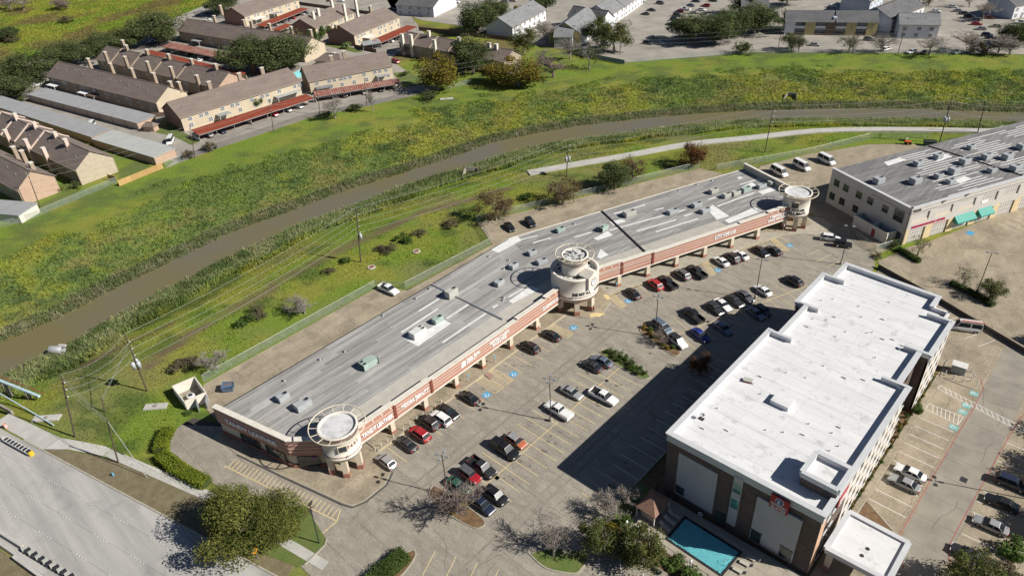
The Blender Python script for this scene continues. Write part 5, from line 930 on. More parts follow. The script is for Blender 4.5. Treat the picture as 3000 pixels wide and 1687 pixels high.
letters('ALLIED ENDODONTIC CENTER', 0.8, 'letter_red', office, (*F3(1.5, -0.06), 4.2), (d3v.x, d3v.y, 0), fit=11.0, bold=0.02); letters('7620', 0.75, 'letter_dark', office, (*F3(0.5, -0.04), 8.85), (d3v.x, d3v.y, 0), fit=2.6, bold=0.02)
# shaded end wall
def ewall(t0, t1, z0, z1, m, s0=0.0, s1=0.32, name='end_wall'): return MB().prism([F3(s0, t0), F3(s0, t1), F3(s1, t1), F3(s1, t0)], z0, z1).build(name, m, office)
ewall(0.0, OD, 0, OH, 'office_wall'); MB().obox(F3(0.15, -0.1), F3(0.15, OD+0.2), 0.85, OH, OH+0.12).build('parapet_cap', 'coping', office); MB().obox(F3(-0.03, 0), F3(-0.03, 12), 0.06, 8.5, 8.58).build('trim_line', 'frame_bronze', office)
def ewin(t, z, w=1.7, h=1.9, m='window_dark'):
    g_ = ewall(t-w/2, t+w/2, z, z+h, m, -0.05, 0.1, 'window'); f = MB()
    for k in (-1, 0, 1): c = Vector(F3(-0.06, t+k*w/2)); f.box(c.x-0.05, c.x+0.05, c.y-0.05, c.y+0.05, z, z+h)
    f.obox(F3(-0.06, t-w/2), F3(-0.06, t+w/2), 0.08, z+h/2-0.03, z+h/2+0.03); f.build('window_frame', 'frame_bronze', g_).matrix_parent_inverse = Matrix.Identity(4)
for t in (23.6, 20.3, 15.8, 12.0, 7.2): ewin(t, 5.7)
for t in (24.2, 20.6, 15.9): ewin(t, 1.6)
ewin(3.0, 5.2, 2.8, 3.0); ewin(2.0, 0.3, 2.0, 2.6)
bx = wthing('bin_enclosure', 'white walled service enclosure with red door beside the office block', 'wall', (*F3(-1.6, 8), 0))
for a, b in ((F3(-3.0, 2.4), F3(-3.0, 13.0)), (F3(-3.0, 13.0), F3(0, 13.0)), (F3(0, 2.4), F3(-3.0, 2.4)), (F3(0, 7.5), F3(-3.0, 7.5))): MB().obox(a, b, 0.25, 0, 3.0).build('wall', 'stucco_pale', bx)
MB().obox(F3(-3.14, 5.8), F3(-3.14, 6.8), 0.08, 0.1, 2.2).build('door', plain('door_red', (0.33, 0.05, 0.04), 0.6), bx)
OU = [((1200, 415), 1.1, 'leftmost rooftop unit on the office roof near its shaded end'), ((1545, 420), 1.15, 'rooftop unit near the front corner of the office roof'), ((1570, 250), 0.95, 'rooftop unit alone in the rear left of the office roof'), ((1760, 185), 0.95, 'rear rooftop unit near the back edge of the office roof'), ((1765, 370), 0.9, 'rooftop unit left of the biggest pair on the office roof'), ((1875, 420), 0.85, 'small rooftop unit closest to the teal awnings'), ((1910, 325), 1.15, 'large rooftop unit mid office roof with a duct beside it'), ((2010, 235), 1.1, 'rooftop unit in the centre of the office roof'), ((2215, 190), 1.05, 'rooftop unit before the dark roof ridge, left of a pair'), ((2410, 190), 1.1, 'rooftop unit before the dark roof ridge, right of a pair'), ((2265, 315), 0.9, 'front row rooftop unit toward the right edge of the photo'), ((2485, 300), 1.1, 'rooftop unit at the right edge of the photo, front row'), ((2070, 95), 0.85, 'far rooftop unit beside the white roof patch'), ((2550, 95), 1.1, 'far rooftop unit beyond the dark roof ridge')]
OUP = [(-46.25, 181.24), (-39.08, 186.18), (-42.06, 197.47), (-39.36, 204.91), (-35.55, 192.63), (-32.40, 191.14), (-33.41, 197.73), (-33.01, 205.32), (-29.50, 211.65), (-25.37, 214.65), (-26.29, 203.77), (-22.04, 208.08), (-34.45, 216.34), (-23.99, 223.87)]
for (c, s_, lb), p in zip(OU, OUP): roof_unit('u', (*p, OH-0.385), math.atan2(d3v.y, d3v.x), lb, 'unit_grey', (s_, s_*1.15, s_*1.15), group='rooftop air units on the office block')

# ---------------------------------------------------------------- vehicles
def paint(name, c, metal=0.0, rough=0.42): return plain(name, c, rough, metal, 0.5, 0.8)
PAINT = {'black': (0.012, 0.012, 0.014), 'charcoal': (0.045, 0.047, 0.05), 'grey': (0.14, 0.145, 0.15), 'silver': (0.42, 0.42, 0.42), 'white': (0.78, 0.78, 0.77), 'red': (0.36, 0.012, 0.02), 'blue': (0.02, 0.035, 0.22), 'steel': (0.16, 0.20, 0.26), 'orange': (0.42, 0.12, 0.055), 'gold': (0.40, 0.35, 0.27), 'navy': (0.015, 0.022, 0.05), 'maroon': (0.16, 0.015, 0.02), 'green': (0.03, 0.09, 0.06)}
for k, v in PAINT.items(): paint('paint_car_'+k, v, 0.35 if k in ('silver', 'grey', 'steel', 'charcoal') else 0.0)
glass('car_glass', (0.010, 0.014, 0.018), 0.24, 0.2); plain('tyre', (0.018, 0.018, 0.019), 0.85); plain('rim', (0.45, 0.45, 0.46), 0.35, 0.8); plain('lamp_white', (0.75, 0.75, 0.75), 0.15); plain('lamp_red', (0.35, 0.01, 0.012), 0.2); plain('trim_black', (0.015, 0.015, 0.016), 0.6)
CAR = dict(  # length, width, wheel radius, ground clearance, hood/deck profile (x fraction, z), glasshouse (belt z, roof z, x of windshield base/top, rear top/base), kind of tail
 sedan=dict(L=4.75, W=1.84, r=0.33, zb=0.2, prof=[(1, 0.52), (0.94, 0.66), (0.72, 0.78), (0.42, 0.88), (0.1, 0.93), (-0.4, 0.95), (-0.72, 0.98), (-0.93, 0.95), (-1, 0.72)], gh=(0.9, 1.44, 1.05, 0.25, -0.95, -1.75)),
 hatch=dict(L=4.3, W=1.8, r=0.33, zb=0.2, prof=[(1, 0.55), (0.94, 0.7), (0.7, 0.86), (0.45, 0.95), (0.1, 0.98), (-0.5, 1.0), (-0.9, 1.0), (-1, 0.8)], gh=(0.94, 1.52, 1.15, 0.45, -1.35, -1.95)),
 suv=dict(L=4.75, W=1.92, r=0.37, zb=0.26, prof=[(1, 0.62), (0.95, 0.82), (0.72, 0.98), (0.42, 1.05), (0.1, 1.08), (-0.5, 1.1), (-0.93, 1.08), (-1, 0.85)], gh=(1.04, 1.72, 1.15, 0.5, -1.75, -2.2)),
 jeep=dict(L=4.2, W=1.85, r=0.4, zb=0.35, prof=[(1, 0.75), (0.97, 1.02), (0.6, 1.1), (0.3, 1.12), (-0.5, 1.12), (-0.97, 1.12), (-1, 0.9)], gh=(1.1, 1.82, 0.75, 0.55, -1.85, -1.95)),
 minivan=dict(L=5.05, W=1.98, r=0.34, zb=0.2, prof=[(1, 0.6), (0.95, 0.78), (0.78, 0.95), (0.55, 1.06), (0.1, 1.08), (-0.6, 1.1), (-0.95, 1.08), (-1, 0.85)], gh=(1.04, 1.78, 1.65, 0.75, -2.1, -2.4)),
 van=dict(L=5.9, W=2.05, r=0.36, zb=0.25, prof=[(1, 0.65), (0.96, 0.9), (0.82, 1.12), (0.62, 1.22), (0.1, 1.25), (-0.6, 1.25), (-0.97, 1.25), (-1, 0.95)], gh=(1.2, 2.35, 2.15, 1.45, -2.82, -2.92)),
 pickup=dict(L=5.85, W=2.02, r=0.41, zb=0.32, prof=[(1, 0.72), (0.96, 0.98), (0.75, 1.1), (0.45, 1.16), (0.1, 1.17), (-0.05, 1.17)], gh=(1.12, 1.86, 1.35, 0.6, -0.62, -0.82)))
def car_proto(kind):
    P = CAR[kind]; L, W, r, zb = P['L']/2, P['W']/2, P['r'], P['zb']; t = bpy.data.objects.new(kind, None); col.objects.link(t)
    bed = kind == 'pickup'; rings = []
    prof = P['prof'] if not bed else P['prof']+[(-0.3, 1.17)]
    def sec(x, zt):
        f = 1-0.10*max(0, (abs(x)/L-0.75)/0.25)**2; w = W*f; zs = zb if abs(x) < L*0.95 else zb+0.12
        h = [(w*0.86, zs), (w*0.98, zs+0.14), (w, zs+(zt-zs)*0.55), (w*0.955, zt-0.07), (w*0.82, zt), (w*0.4, zt+0.025)]
        return [(x, y, z) for y, z in h]+[(x, -y, z) for y, z in h[::-1]]
    for fx, zt in prof: rings.append(sec(fx*L, zt))
    b = MB(); b.ring(rings[::-1], cap0=True, cap1=True)
    bz, rz_, wb, wt, rt, rbx = P['gh']; wl, wu = W*0.90, W*0.72
    low = [(wb, wl), (wb, -wl), (rbx, -wl), (rbx, wl)]; up = [(wt, wu), (wt, -wu), (rt, -wu), (rt, wu)]
    mid = [(x*0.97, y*0.86) for x, y in up]
    b.ring([[(x, y, bz) for x, y in low], [(x, y, rz_-0.05) for x, y in up], [(x, y, rz_) for x, y in mid]], cap1=True)
    if bed:
        x0, x1 = -0.3*L, -L
        for s in (-1, 1): b.box(x1, x0, s*W*0.97-0.05, s*W*0.97+0.05, zb+0.1, 1.15)
        b.box(x1-0.02, x1+0.07, -W*0.95, W*0.95, zb+0.1, 1.12); b.box(x1, x0, -W*0.94, W*0.94, zb+0.1, 0.62)
    if kind == 'van': b.box(-L*0.95, 1.3, -W*0.68, W*0.68, 2.34, 2.40)
    body = b.build('body', 'paint_car_white', t)
    if bed:
        MB().box(-L+0.08, -0.3*L-0.02, -W*0.9, W*0.9, 0.62, 0.66).build('bed_floor', 'trim_black', t)
    def q(name, A, inset_=0.1, off=0.012):
        A = [Vector(a) for a in A]; c = sum(A, Vector())/len(A); n = (A[1]-A[0]).cross(A[2]-A[0]).normalized(); k = [c+(a-c)*(1-inset_)+n*off for a in A]
        MB().add(k, [tuple(range(len(k)))]).build(name, 'car_glass', t)
    z0, z1 = bz+0.04, rz_-0.07
    q('windshield', [(wb, -wl, z0), (wb, wl, z0), (wt, wu, z1), (wt, -wu, z1)], 0.03); q('rear_window', [(rbx, wl, z0), (rbx, -wl, z0), (rt, -wu, z1), (rt, wu, z1)], 0.07)
    xm = (wt+rt)/2
    for s in (-1, 1):
        m = MB()
        for lo0, lo1, u0, u1 in ((wb-0.12, xm+0.04, wt, xm+0.04), (xm-0.04, rbx+0.1, xm-0.04, rt)):
            A = [Vector((lo0, s*wl, z0)), Vector((lo1, s*wl, z0)), Vector((u1, s*wu, z1)), Vector((u0, s*wu, z1))]; c = sum(A, Vector())/4; n = Vector((0, s, 0.3)).normalized(); k = [c+(a-c)*0.94+n*0.015 for a in A]; m.add(k, [(3, 2, 1, 0) if s > 0 else (0, 1, 2, 3)])
        m.build('side_window', 'car_glass', t)
        MB().box(wb-0.25, wb-0.08, s*(W+0.02)-0.09, s*(W+0.02)+0.09, bz-0.02, bz+0.12).build('mirror', 'trim_black', t)
    wx = (L*0.62, -L*0.60)
    for x in wx:
        for s in (-1, 1):
            m = MB(); m.ring([[(x+rr*math.cos(a), s*(W*0.985-y), r+rr*math.sin(a)) for a in np.linspace(0, 2*math.pi, 14, endpoint=False)] for rr, y in ((r*0.6, 0.2), (r, 0.2), (r, -0.01), (r*0.62, -0.02))], cap0=True, cap1=True); w = m.build('wheel', 'tyre', t)
            m = MB(); m.ring([[(x+rr*math.cos(a), s*(W*0.985+y), r+rr*math.sin(a)) for a in np.linspace(0, 2*math.pi, 10, endpoint=False)] for rr, y in ((r*0.6, 0.0), (r*0.55, 0.03))], cap0=True, cap1=True); m.build('rim', 'rim', w)
            m = MB(); m.ring([[(x+rr*math.cos(a), s*(W*0.965+y), max(zb*0.9, r+rr*math.sin(a))) for a in np.linspace(0, 2*math.pi, 14, endpoint=False)] for rr, y in ((r*1.22, 0.0), (r*1.22, 0.025))], cap0=True, cap1=True); m.build('wheel_arch', 'trim_black', t)
    zl = P['prof'][1][1]
    for s in (-1, 1):
        MB().box(L*0.93, L*0.985, s*W*0.68-0.2, s*W*0.68+0.2, zl-0.16, zl-0.02).build('headlight', 'lamp_white', t)
        zr = (P['prof'][-2][1] if not bed else 1.0); MB().box(-L-0.015, -L*0.95, s*W*0.74-0.17, s*W*0.74+0.17, zr-0.3, zr-0.1).build('taillight', 'lamp_red', t)
    MB().box(L*0.9, L*0.995, -W*0.8, W*0.8, zb+0.02, zb+0.16).build('front_bumper', 'trim_black', t); MB().box(-L*1.0-0.01, -L*0.9, -W*0.8, W*0.8, zb+0.02, zb+0.16).build('rear_bumper', 'trim_black', t); MB().box(-L*1.0-0.02, -L*0.98, -0.16, 0.16, zb+0.3, zb+0.42).build('licence_plate', 'lamp_white', t)
    return t
def relink(o):
    for c in list(o.children): relink(c)
    col.objects.unlink(o)
PROTO = {}
for k in CAR: PROTO[k] = car_proto(k)
NAMES = dict(sedan='parked_sedan', hatch='parked_hatchback', suv='parked_suv', jeep='parked_jeep', minivan='parked_minivan', van='passenger_van', pickup='pickup_truck')
CATS = dict(sedan='car', hatch='car', suv='car', jeep='car', minivan='minivan', van='van', pickup='pickup truck')
def car(kind, p, rz, colour, label, roof=None, group='cars parked near the shopping centre and hotel', z=0.035, s=1.0):
    o = copy_tree(PROTO[kind]); o.name = NAMES[kind]; o.location = (p[0], p[1], z); o.rotation_euler = (0, 0, rz); o.scale = (s, s, s); tag(o, label, CATS[kind], group)
    for c in o.children:
        if c.name.split('.')[0] == 'body': c.material_slots[0].link = 'OBJECT'; c.material_slots[0].material = MATS['paint_car_'+colour]
    if roof:
        P = CAR[kind]; bz, rz_, wb, wt, rt, rbx = P['gh']; W = P['W']/2; m = MB(); m.ring([[(x, y, z_) for x, y in ((wt+0.02, W*0.72), (wt+0.02, -W*0.72), (rt-0.02, -W*0.72), (rt-0.02, W*0.72))] for z_ in (rz_-0.06, rz_+0.02)], cap0=True, cap1=True); m.build('roof_panel', 'paint_car_'+roof, o)
    return o
PI = math.pi; a2 = math.atan2(n2v.y, n2v.x)   # nose to the angled wing
CARS = [
 ('hatch', (-77.44, 44.07), PI, 'silver', 'silver crossover parked nose in beside the corner terrace'), ('sedan', (-78.00, 49.12), PI, 'charcoal', 'dark grey sedan second from the corner terrace'), ('suv', (-77.94, 52.21), PI, 'red', 'red SUV between dark cars by the corner shop'), ('suv', (-78.83, 55.19), PI, 'black', 'black SUV between the red SUV and the white SUV'), ('suv', (-77.90, 57.39), PI, 'white', 'white SUV with roof rails in the shopfront row'), ('sedan', (-78.17, 59.52), 0, 'black', 'black sedan backed in next to the white SUV in the shopfront row'), ('sedan', (-77.96, 64.75), PI, 'black', 'black sedan alone beside the first wheelchair space'),
 ('suv', (-78.96, 83.46), PI, 'black', 'black SUV, left one of two black cars before the clock tower'), ('sedan', (-78.18, 89.38), PI, 'black', 'black sedan beside the hatched bay before the clock tower'),
 ('sedan', (-73.66, 112.97), a2, 'black', 'black sedan beside the hatched bay just past the clock tower'), ('suv', (-71.65, 118.99), a2, 'red', 'bright red SUV in the row past the clock tower'), ('pickup', (-69.85, 121.44), a2, 'black', 'black pickup truck next to the bright red SUV'), ('suv', (-69.01, 126.50), a2, 'grey', 'grey SUV in the row of the angled wing'), ('pickup', (-66.98, 129.51), a2, 'black', 'black pickup truck left of the hatched bay of the angled wing'), ('sedan', (-64.91, 137.22), a2, 'white', 'white sedan with black roof glass, left of a trio by the angled wing'), ('suv', (-63.64, 140.05), a2, 'black', 'black SUV in the middle of a trio by the angled wing'), ('sedan', (-62.67, 142.68), a2, 'white', 'white sedan, right of a trio by the angled wing'), ('sedan', (-59.65, 147.17), a2+PI, 'black', 'black sedan, left of a pair near the far tower'), ('sedan', (-57.49, 149.48), a2, 'charcoal', 'charcoal sedan, right of a pair near the far tower'),
 ('sedan', (-56.40, 119.20), a2+PI, 'charcoal', 'charcoal sedan left of a white sedan in the middle row'), ('sedan', (-55.81, 121.51), a2+PI, 'white', 'white sedan in the middle row between dark sedans'), ('sedan', (-54.38, 124.41), a2+PI, 'charcoal', 'dark sedan right of the white sedan in the middle row'), ('sedan', (-53.42, 127.44), a2+PI, 'grey', 'grey sedan at the right end of the dark middle row'), ('pickup', (-58.72, 114.04), a2, 'black', 'black pickup truck alone on the left of the middle row'), ('minivan', (-61.73, 106.46), a2+PI+0.1, 'steel', 'blue grey minivan beside the shrub island'), ('suv', (-56.44, 104.22), a2+PI+0.05, 'white', 'white SUV with dark roof at the tip of the shrub island', 'charcoal'), ('sedan', (-53.97, 109.05), a2+PI, 'blue', 'bright blue sedan at the edge of the hotel shadow'), ('sedan', (-51.52, 114.10), a2+PI, 'steel', 'pale blue grey sedan half inside the hotel shadow'), ('sedan', (-48.63, 123.06), a2+PI, 'steel', 'light blue sedan inside the hotel shadow'), ('hatch', (-48.12, 124.96), a2+PI, 'charcoal', 'dark hatchback inside the hotel shadow behind the light blue sedan'), ('sedan', (-51.57, 131.96), a2, 'white', 'white sedan with black glass roof by the lamp post near the hotel'), ('suv', (-47.97, 139.65), a2+0.1, 'black', 'black SUV alone near the far corner of the hotel'),
 ('sedan', (-64.78, 89.39), PI, 'steel', 'blue grey sedan next to the grassy shrub island'), ('sedan', (-65.50, 86.91), PI, 'charcoal', 'dark grey sedan next to the blue grey sedan by the grassy island'), ('sedan', (-63.68, 78.35), 0, 'silver', 'silver sedan left of the white pickup with ladder bed'), ('pickup', (-58.28, 81.21), 0, 'white', 'white pickup truck facing the hotel shadow'), ('pickup', (-62.43, 72.89), PI, 'white', 'white pickup truck parked against the lamp post mid lot'),
 ('hatch', (-63.46, 62.19), 0, 'orange', 'small orange car behind the tall black pickup truck', 'silver'), ('pickup', (-63.46, 59.45), 0, 'black', 'tall black pickup truck with covered bed'), ('pickup', (-63.72, 53.92), 0, 'charcoal', 'dark grey pickup truck behind the red jeep'), ('jeep', (-64.00, 51.34), 0, 'red', 'red jeep with grey hard top near the bare tree', 'grey'), ('sedan', (-64.02, 48.56), 0, 'green', 'dark green car half hidden by the bare tree and lamp post'), ('suv', (-57.83, 51.16), 0, 'black', 'black SUV right of the bare tree island'), ('sedan', (-58.14, 48.43), 0, 'navy', 'dark blue sedan under the bare tree branches'),
 ('suv', (-49.26, 163.19), 0.35, 'white', 'white SUV near the office block service yard'), ('jeep', (-45.68, 162.11), 0.4, 'black', 'black boxy jeep behind the lamp post by the service yard'),
 ('sedan', (-117.27, 118.41), -0.45, 'black', 'black sedan, left of two parked behind the shopping centre'), ('suv', (-114.39, 123.55), -0.45, 'black', 'black SUV, right of two parked behind the shopping centre'), ('pickup', (-119.57, 78.52), 0.05, 'white', 'white pickup truck in the alley behind the shopping centre'),
 ('van', (-76.03, 191.14), -0.42, 'white', 'white passenger van nearest the far tower', 'white'), ('van', (-72.64, 198.78), -0.42, 'white', 'white passenger van, middle of the three', 'white'), ('van', (-68.58, 206.94), -0.42, 'white', 'white passenger van nearest the office block', 'white'),
 ('sedan', (-9.20, 98.49), PI, 'white', 'white sedan, rear one of a pair in the hotel lot'), ('sedan', (-9.18, 95.72), PI, 'silver', 'pearl silver sedan, front one of a pair in the hotel lot'), ('suv', (3.32, 106.39), 0.08, 'navy', 'dark blue SUV at the right edge of the hotel lot'), ('sedan', (3.32, 101.21), PI+0.05, 'black', 'black sedan at the right side of the hotel lot'), ('sedan', (3.14, 95.64), PI+0.05, 'silver', 'silver sedan with sunroof at the right side of the hotel lot'), ('sedan', (2.21, 88.15), PI, 'charcoal', 'dark sedan half hidden under the lower right tree'), ('suv', (6.52, 106.67), 0.0, 'black', 'black car at the very right edge of the photo')]
for c in CARS: car(c[0], c[1], c[2], c[3], c[4], *(c[5:6]))
# tall cover on the black pickup bed and bars on the work truck
for o in list(col.objects):
    if o.get('label') == 'tall black pickup truck with covered bed': m = MB(); m.ring([[(-2.88, 0.93, 1.15), (-2.88, -0.93, 1.15), (-0.85, -0.93, 1.15), (-0.85, 0.93, 1.15)], [(-2.75, 0.72, 1.82), (-2.75, -0.72, 1.82), (-0.85, -0.72, 1.86), (-0.85, 0.72, 1.86)]], cap1=True); m.build('bed_cover', 'paint_car_black', o)
    if o.get('label') == 'white pickup truck parked against the lamp post mid lot': MB().box(-2.85, -0.9, -0.85, 0.85, 1.14, 1.2).build('bed_cover', 'paint_car_white', o)
wt = car('van', (-13.66, 144.76), PI+0.42, 'white', 'white work van with orange ladder on its roof rack', 'white', s=0.95); wt.name = 'work_van'
for s in (-0.7, 0.7): MB().tube([(-2.6, s, 2.55), (1.2, s, 2.55)], 0.04, 5).build('roof_rack', 'metal_dark', wt)
plain('ladder_orange', (0.65, 0.10, 0.03), 0.5)
lad = thing('ladder', 'orange extension ladder strapped on the white work van', 'ladder', (wt.location.x, wt.location.y, 2.49), PI+0.42)
for s in (0.15, 0.6): MB().box(-2.9, 1.2, s-0.04, s+0.04, 0, 0.1).build('ladder_rail', 'ladder_orange', lad)
for k in range(12): MB().box(-2.8+k*0.34, -2.76+k*0.34, 0.15, 0.6, 0.02, 0.07).build('rung', 'ladder_orange', lad)
# far cars: whole vehicle in one mesh, too small in the picture to show parts
def far_mesh(kind):
    mb = MB(); mats = []; t = PROTO[kind]
    def walk_(o):
        if o.type == 'MESH':
            me = o.data; nm = me.materials[0].name; mi = mats.index(nm) if nm in mats else (mats.append(nm) or len(mats)-1)
            mb.add([tuple(v.co) for v in me.vertices], [tuple(p.vertices) for p in me.polygons], mi)
        for c in o.children: walk_(c)
    walk_(t); return mb.mesh('far_'+kind, mats)
FAR = {k: far_mesh(k) for k in ('sedan', 'suv', 'van', 'pickup', 'hatch')}
def far_car(kind, p, rz, colour, label, group='cars parked by the far houses', z=0.05):
    o = link(NAMES[kind], FAR[kind], None, (p[0], p[1], z), rz, label, CATS[kind], group); s = o.material_slots[0]; s.link = 'OBJECT'; s.material = MATS['paint_car_'+colour]; return o
for k in PROTO: relink(PROTO[k])

# ---------------------------------------------------------------- trees, shrubs, hedges, grass
mat('bark', (0.17, 0.135, 0.10), (0.11, 0.085, 0.065), scale=3.0, fine=0.2); mat('bark_grey', (0.30, 0.265, 0.23), (0.20, 0.175, 0.15), scale=3.0, fine=0.2)
def crown_mesh(name, seed, n, leaf, lobes, pal, flat=0.8, fill=0.35, spread=0.62, zc=0.0):
    """leaf-sized faces through overlapping lobes; unit crown radius"""
    g = np.random.default_rng(seed); C = g.normal(size=(lobes, 3)); C /= np.linalg.norm(C, axis=1)[:, None]; C *= spread*1.15*g.random((lobes, 1))**0.4; C[:, 2] *= flat; R_ = g.uniform(0.15, 0.40, lobes)
    k = g.integers(0, lobes, n); u = g.normal(size=(n, 3)); u /= np.linalg.norm(u, axis=1)[:, None]; rr = R_[k]*(1-fill*g.random(n)**2*1.6)*g.uniform(0.88, 1.14, n)
    c = C[k]+u*rr[:, None]*np.array([1, 1, 0.85]); c[:, 2] += zc
    nrm = u*0.7+g.normal(size=(n, 3))*0.6+np.array([0, 0, 0.35]); nrm /= np.linalg.norm(nrm, axis=1)[:, None]
    a = np.cross(nrm, g.normal(size=(n, 3))); a /= np.linalg.norm(a, axis=1)[:, None]; b = np.cross(nrm, a); s = leaf*g.uniform(0.45, 1.7, n)[:, None]
    c = c/np.array([np.percentile(np.hypot(c[:, 0], c[:, 1]), 96)]*2+[np.percentile(np.abs(c[:, 2]-zc), 96)])
    V = np.stack([c-a*s, c-b*s*0.55, c+a*s, c+b*s*0.55], 1).reshape(-1, 3); F = np.arange(4*n).reshape(n, 4)
    P = np.array(pal); w = g.random(lobes); mixk = np.clip(w[k]*0.6+g.random(n)*0.5, 0, 0.999)*(len(P)-1); i = mixk.astype(int); f = (mixk-i)[:, None]; cc = (P[i]*(1-f)+P[np.minimum(i+1, len(P)-1)]*f)*g.uniform(0.72, 1.28, n)[:, None]
    return np_mesh(name, V, F, 'leaf', np.repeat(cc, 4, 0))
def branch_mesh(name, seed, depth, m, h0=0.35, spread=0.55, kids=4, thick=0.045, up=0.35, jit=0.25, sub=0.68, twig=0.005):
    """forking limbs, unit height"""
    rn = random.Random(seed); mb = MB()
    def grow(p, d, L, r, k):
        pts = [p]; q = p; dd = d.copy()
        for _ in range(3):
            dd = (dd+Vector((rn.uniform(-jit, jit), rn.uniform(-jit, jit), rn.uniform(-jit, jit)*0.6))*0.5).normalized(); q = q+dd*(L/3); pts.append(q)
        mb.tube(pts, [r, r*0.85, r*0.7, r*0.5], 5 if k > 2 else 3, caps=False)
        if k == 0: return
        for c in range(kids+(1 if k == depth else 0)):
            a = rn.uniform(0, 2*PI); e = Vector((math.cos(a), math.sin(a), 0)); nd = (dd*rn.uniform(0.4, 0.8)+e*spread*rn.uniform(0.7, 1.4)+Vector((0, 0, up))).normalized()
            grow(pts[rn.choice((1, 2, 3, 3))], nd, L*sub*rn.uniform(0.8, 1.15), max(r*0.52, twig), k-1)
    grow(Vector((0, 0, 0)), Vector((0, 0, 1)), h0, thick, depth); A = np.array(mb.v); k = 1/np.percentile(A[:, 2], 99.7); kr = 1/np.percentile(np.hypot(A[:, 0], A[:, 1]), 98); mb.v = [(x*kr, y*kr, max(z, 0)*k) for x, y, z in mb.v]; return mb.mesh(name, m)
OAK = [(0.050, 0.070, 0.026), (0.088, 0.115, 0.042), (0.140, 0.165, 0.068)]; LIVE = [(0.055, 0.078, 0.018), (0.112, 0.128, 0.028), (0.172, 0.168, 0.045)]
AUT = [(0.10, 0.072, 0.040), (0.155, 0.105, 0.055), (0.12, 0.105, 0.05)]; RUST = [(0.10, 0.045, 0.018), (0.165, 0.075, 0.028), (0.11, 0.075, 0.03)]; YEL = [(0.085, 0.082, 0.016), (0.165, 0.135, 0.022), (0.20, 0.155, 0.035)]; GRN = [(0.035, 0.070, 0.016), (0.065, 0.11, 0.024), (0.095, 0.14, 0.035)]; MID = [(0.05, 0.065, 0.02), (0.085, 0.10, 0.028), (0.12, 0.13, 0.04)]
HEDGE = [(0.10, 0.15, 0.012), (0.17, 0.22, 0.02), (0.24, 0.27, 0.035)]
TM = {'oak': [crown_mesh('oak_crown', 1+i, 14000, 0.036, 30, OAK, 0.72) for i in range(3)], 'live': [crown_mesh('live_crown', 11+i, 24000, 0.027, 40, LIVE, 0.8) for i in range(2)], 'autumn': [crown_mesh('autumn_crown', 21+i, 5200, 0.036, 24, AUT, 0.8, fill=0.6) for i in range(2)], 'rust': [crown_mesh('rust_crown', 31, 6500, 0.04, 24, RUST, 0.8)], 'yellow': [crown_mesh('yellow_crown', 41+i, 6000, 0.05, 24, YEL, 0.8) for i in range(2)], 'green': [crown_mesh('green_crown', 51+i, 7000, 0.05, 22, GRN, 0.85) for i in range(2)], 'mid': [crown_mesh('mid_crown', 61+i, 6500, 0.042, 26, MID, 0.8, fill=0.5) for i in range(2)], 'sparse': [crown_mesh('sparse_crown', 71+i, 1900, 0.032, 26, MID, 0.8, fill=0.8) for i in range(2)]}
TR = [branch_mesh('trunk', 5+i, 3, 'bark', 0.42, 0.7, 3, 0.04) for i in range(2)]; TRG = [branch_mesh('trunk', 15+i, 4, 'bark_grey', 0.36, 0.6, 3, 0.035) for i in range(2)]
BARE = [branch_mesh('branches', 25+i, 5, 'bark_grey', 0.24, 0.75, 4, 0.022, 0.25, 0.3, 0.72, 0.0022) for i in range(3)]
BARE_RED = [branch_mesh('branches', 45, 5, mat('bark_rose', (0.21, 0.165, 0.145), (0.16, 0.125, 0.11), scale=3), 0.24, 0.7, 4, 0.022, 0.3, 0.3, 0.72, 0.0022)]
tk = [0]
def tree(kind, p, h, r, label, group='trees', cz=0.62, sparse_trunk=False, z=0.0, sz=1.0, name=None):
    tk[0] += 1; n = tk[0]; t = thing(name or {'oak': 'oak_tree', 'live': 'oak_tree', 'autumn': 'autumn_tree', 'rust': 'autumn_tree', 'yellow': 'yellow_tree', 'green': 'leafy_tree', 'mid': 'leafy_tree', 'sparse': 'thin_tree'}[kind], label, 'tree', (p[0], p[1], z), (n*1.7) % 6.28, group)
    V = TM[kind]; link('crown', V[n % len(V)], t, (0, 0, h*cz), scale=(r, r, h*0.40*sz)); tr = TRG if kind in ('autumn', 'sparse', 'mid', 'yellow') else TR
    link('trunk', tr[n % 2], t, scale=(r*0.8, r*0.8, h*0.9)); return t
def bare_tree(p, h, r, label, m=BARE, z=0.0, group='bare trees'):
    tk[0] += 1; t = thing('bare_tree', label, 'tree', (p[0], p[1], z), (tk[0]*2.1) % 6.28, group); link('branches', m[tk[0] % len(m)], t, scale=(r, r, h)); return t
SHR = [crown_mesh('shrub_leaves', 81+i, 1100, 0.10, 9, GRN, 0.8, spread=0.5) for i in range(2)]; SHR_Y = [crown_mesh('shrub_leaves', 91, 1100, 0.10, 9, YEL, 0.8, spread=0.5)]; SHR_B = [crown_mesh('shrub_leaves', 95, 1500, 0.07, 12, [(0.10, 0.085, 0.05), (0.14, 0.12, 0.07), (0.085, 0.10, 0.04)], 0.7, spread=0.55, fill=0.7)]; SHR_D = [crown_mesh('shrub_leaves', 98, 1600, 0.08, 12, OAK, 0.75, spread=0.55)]
def shrub(p, r, h, label, group='shrubs', kind=0, z=0.1):
    tk[0] += 1; t = thing('shrub', label, 'shrub', (p[0], p[1], z), (tk[0]*1.3) % 6.28, group); V = (SHR, SHR_Y, SHR_B, SHR_D)[kind]; link('foliage', V[tk[0] % len(V)], t, (0, 0, h*0.5), scale=(r, r, h*0.55)); MB().tube([(0, 0, 0), (0.05, 0, h*0.6)], [0.05, 0.02], 4).build('stem', 'bark', t); return t
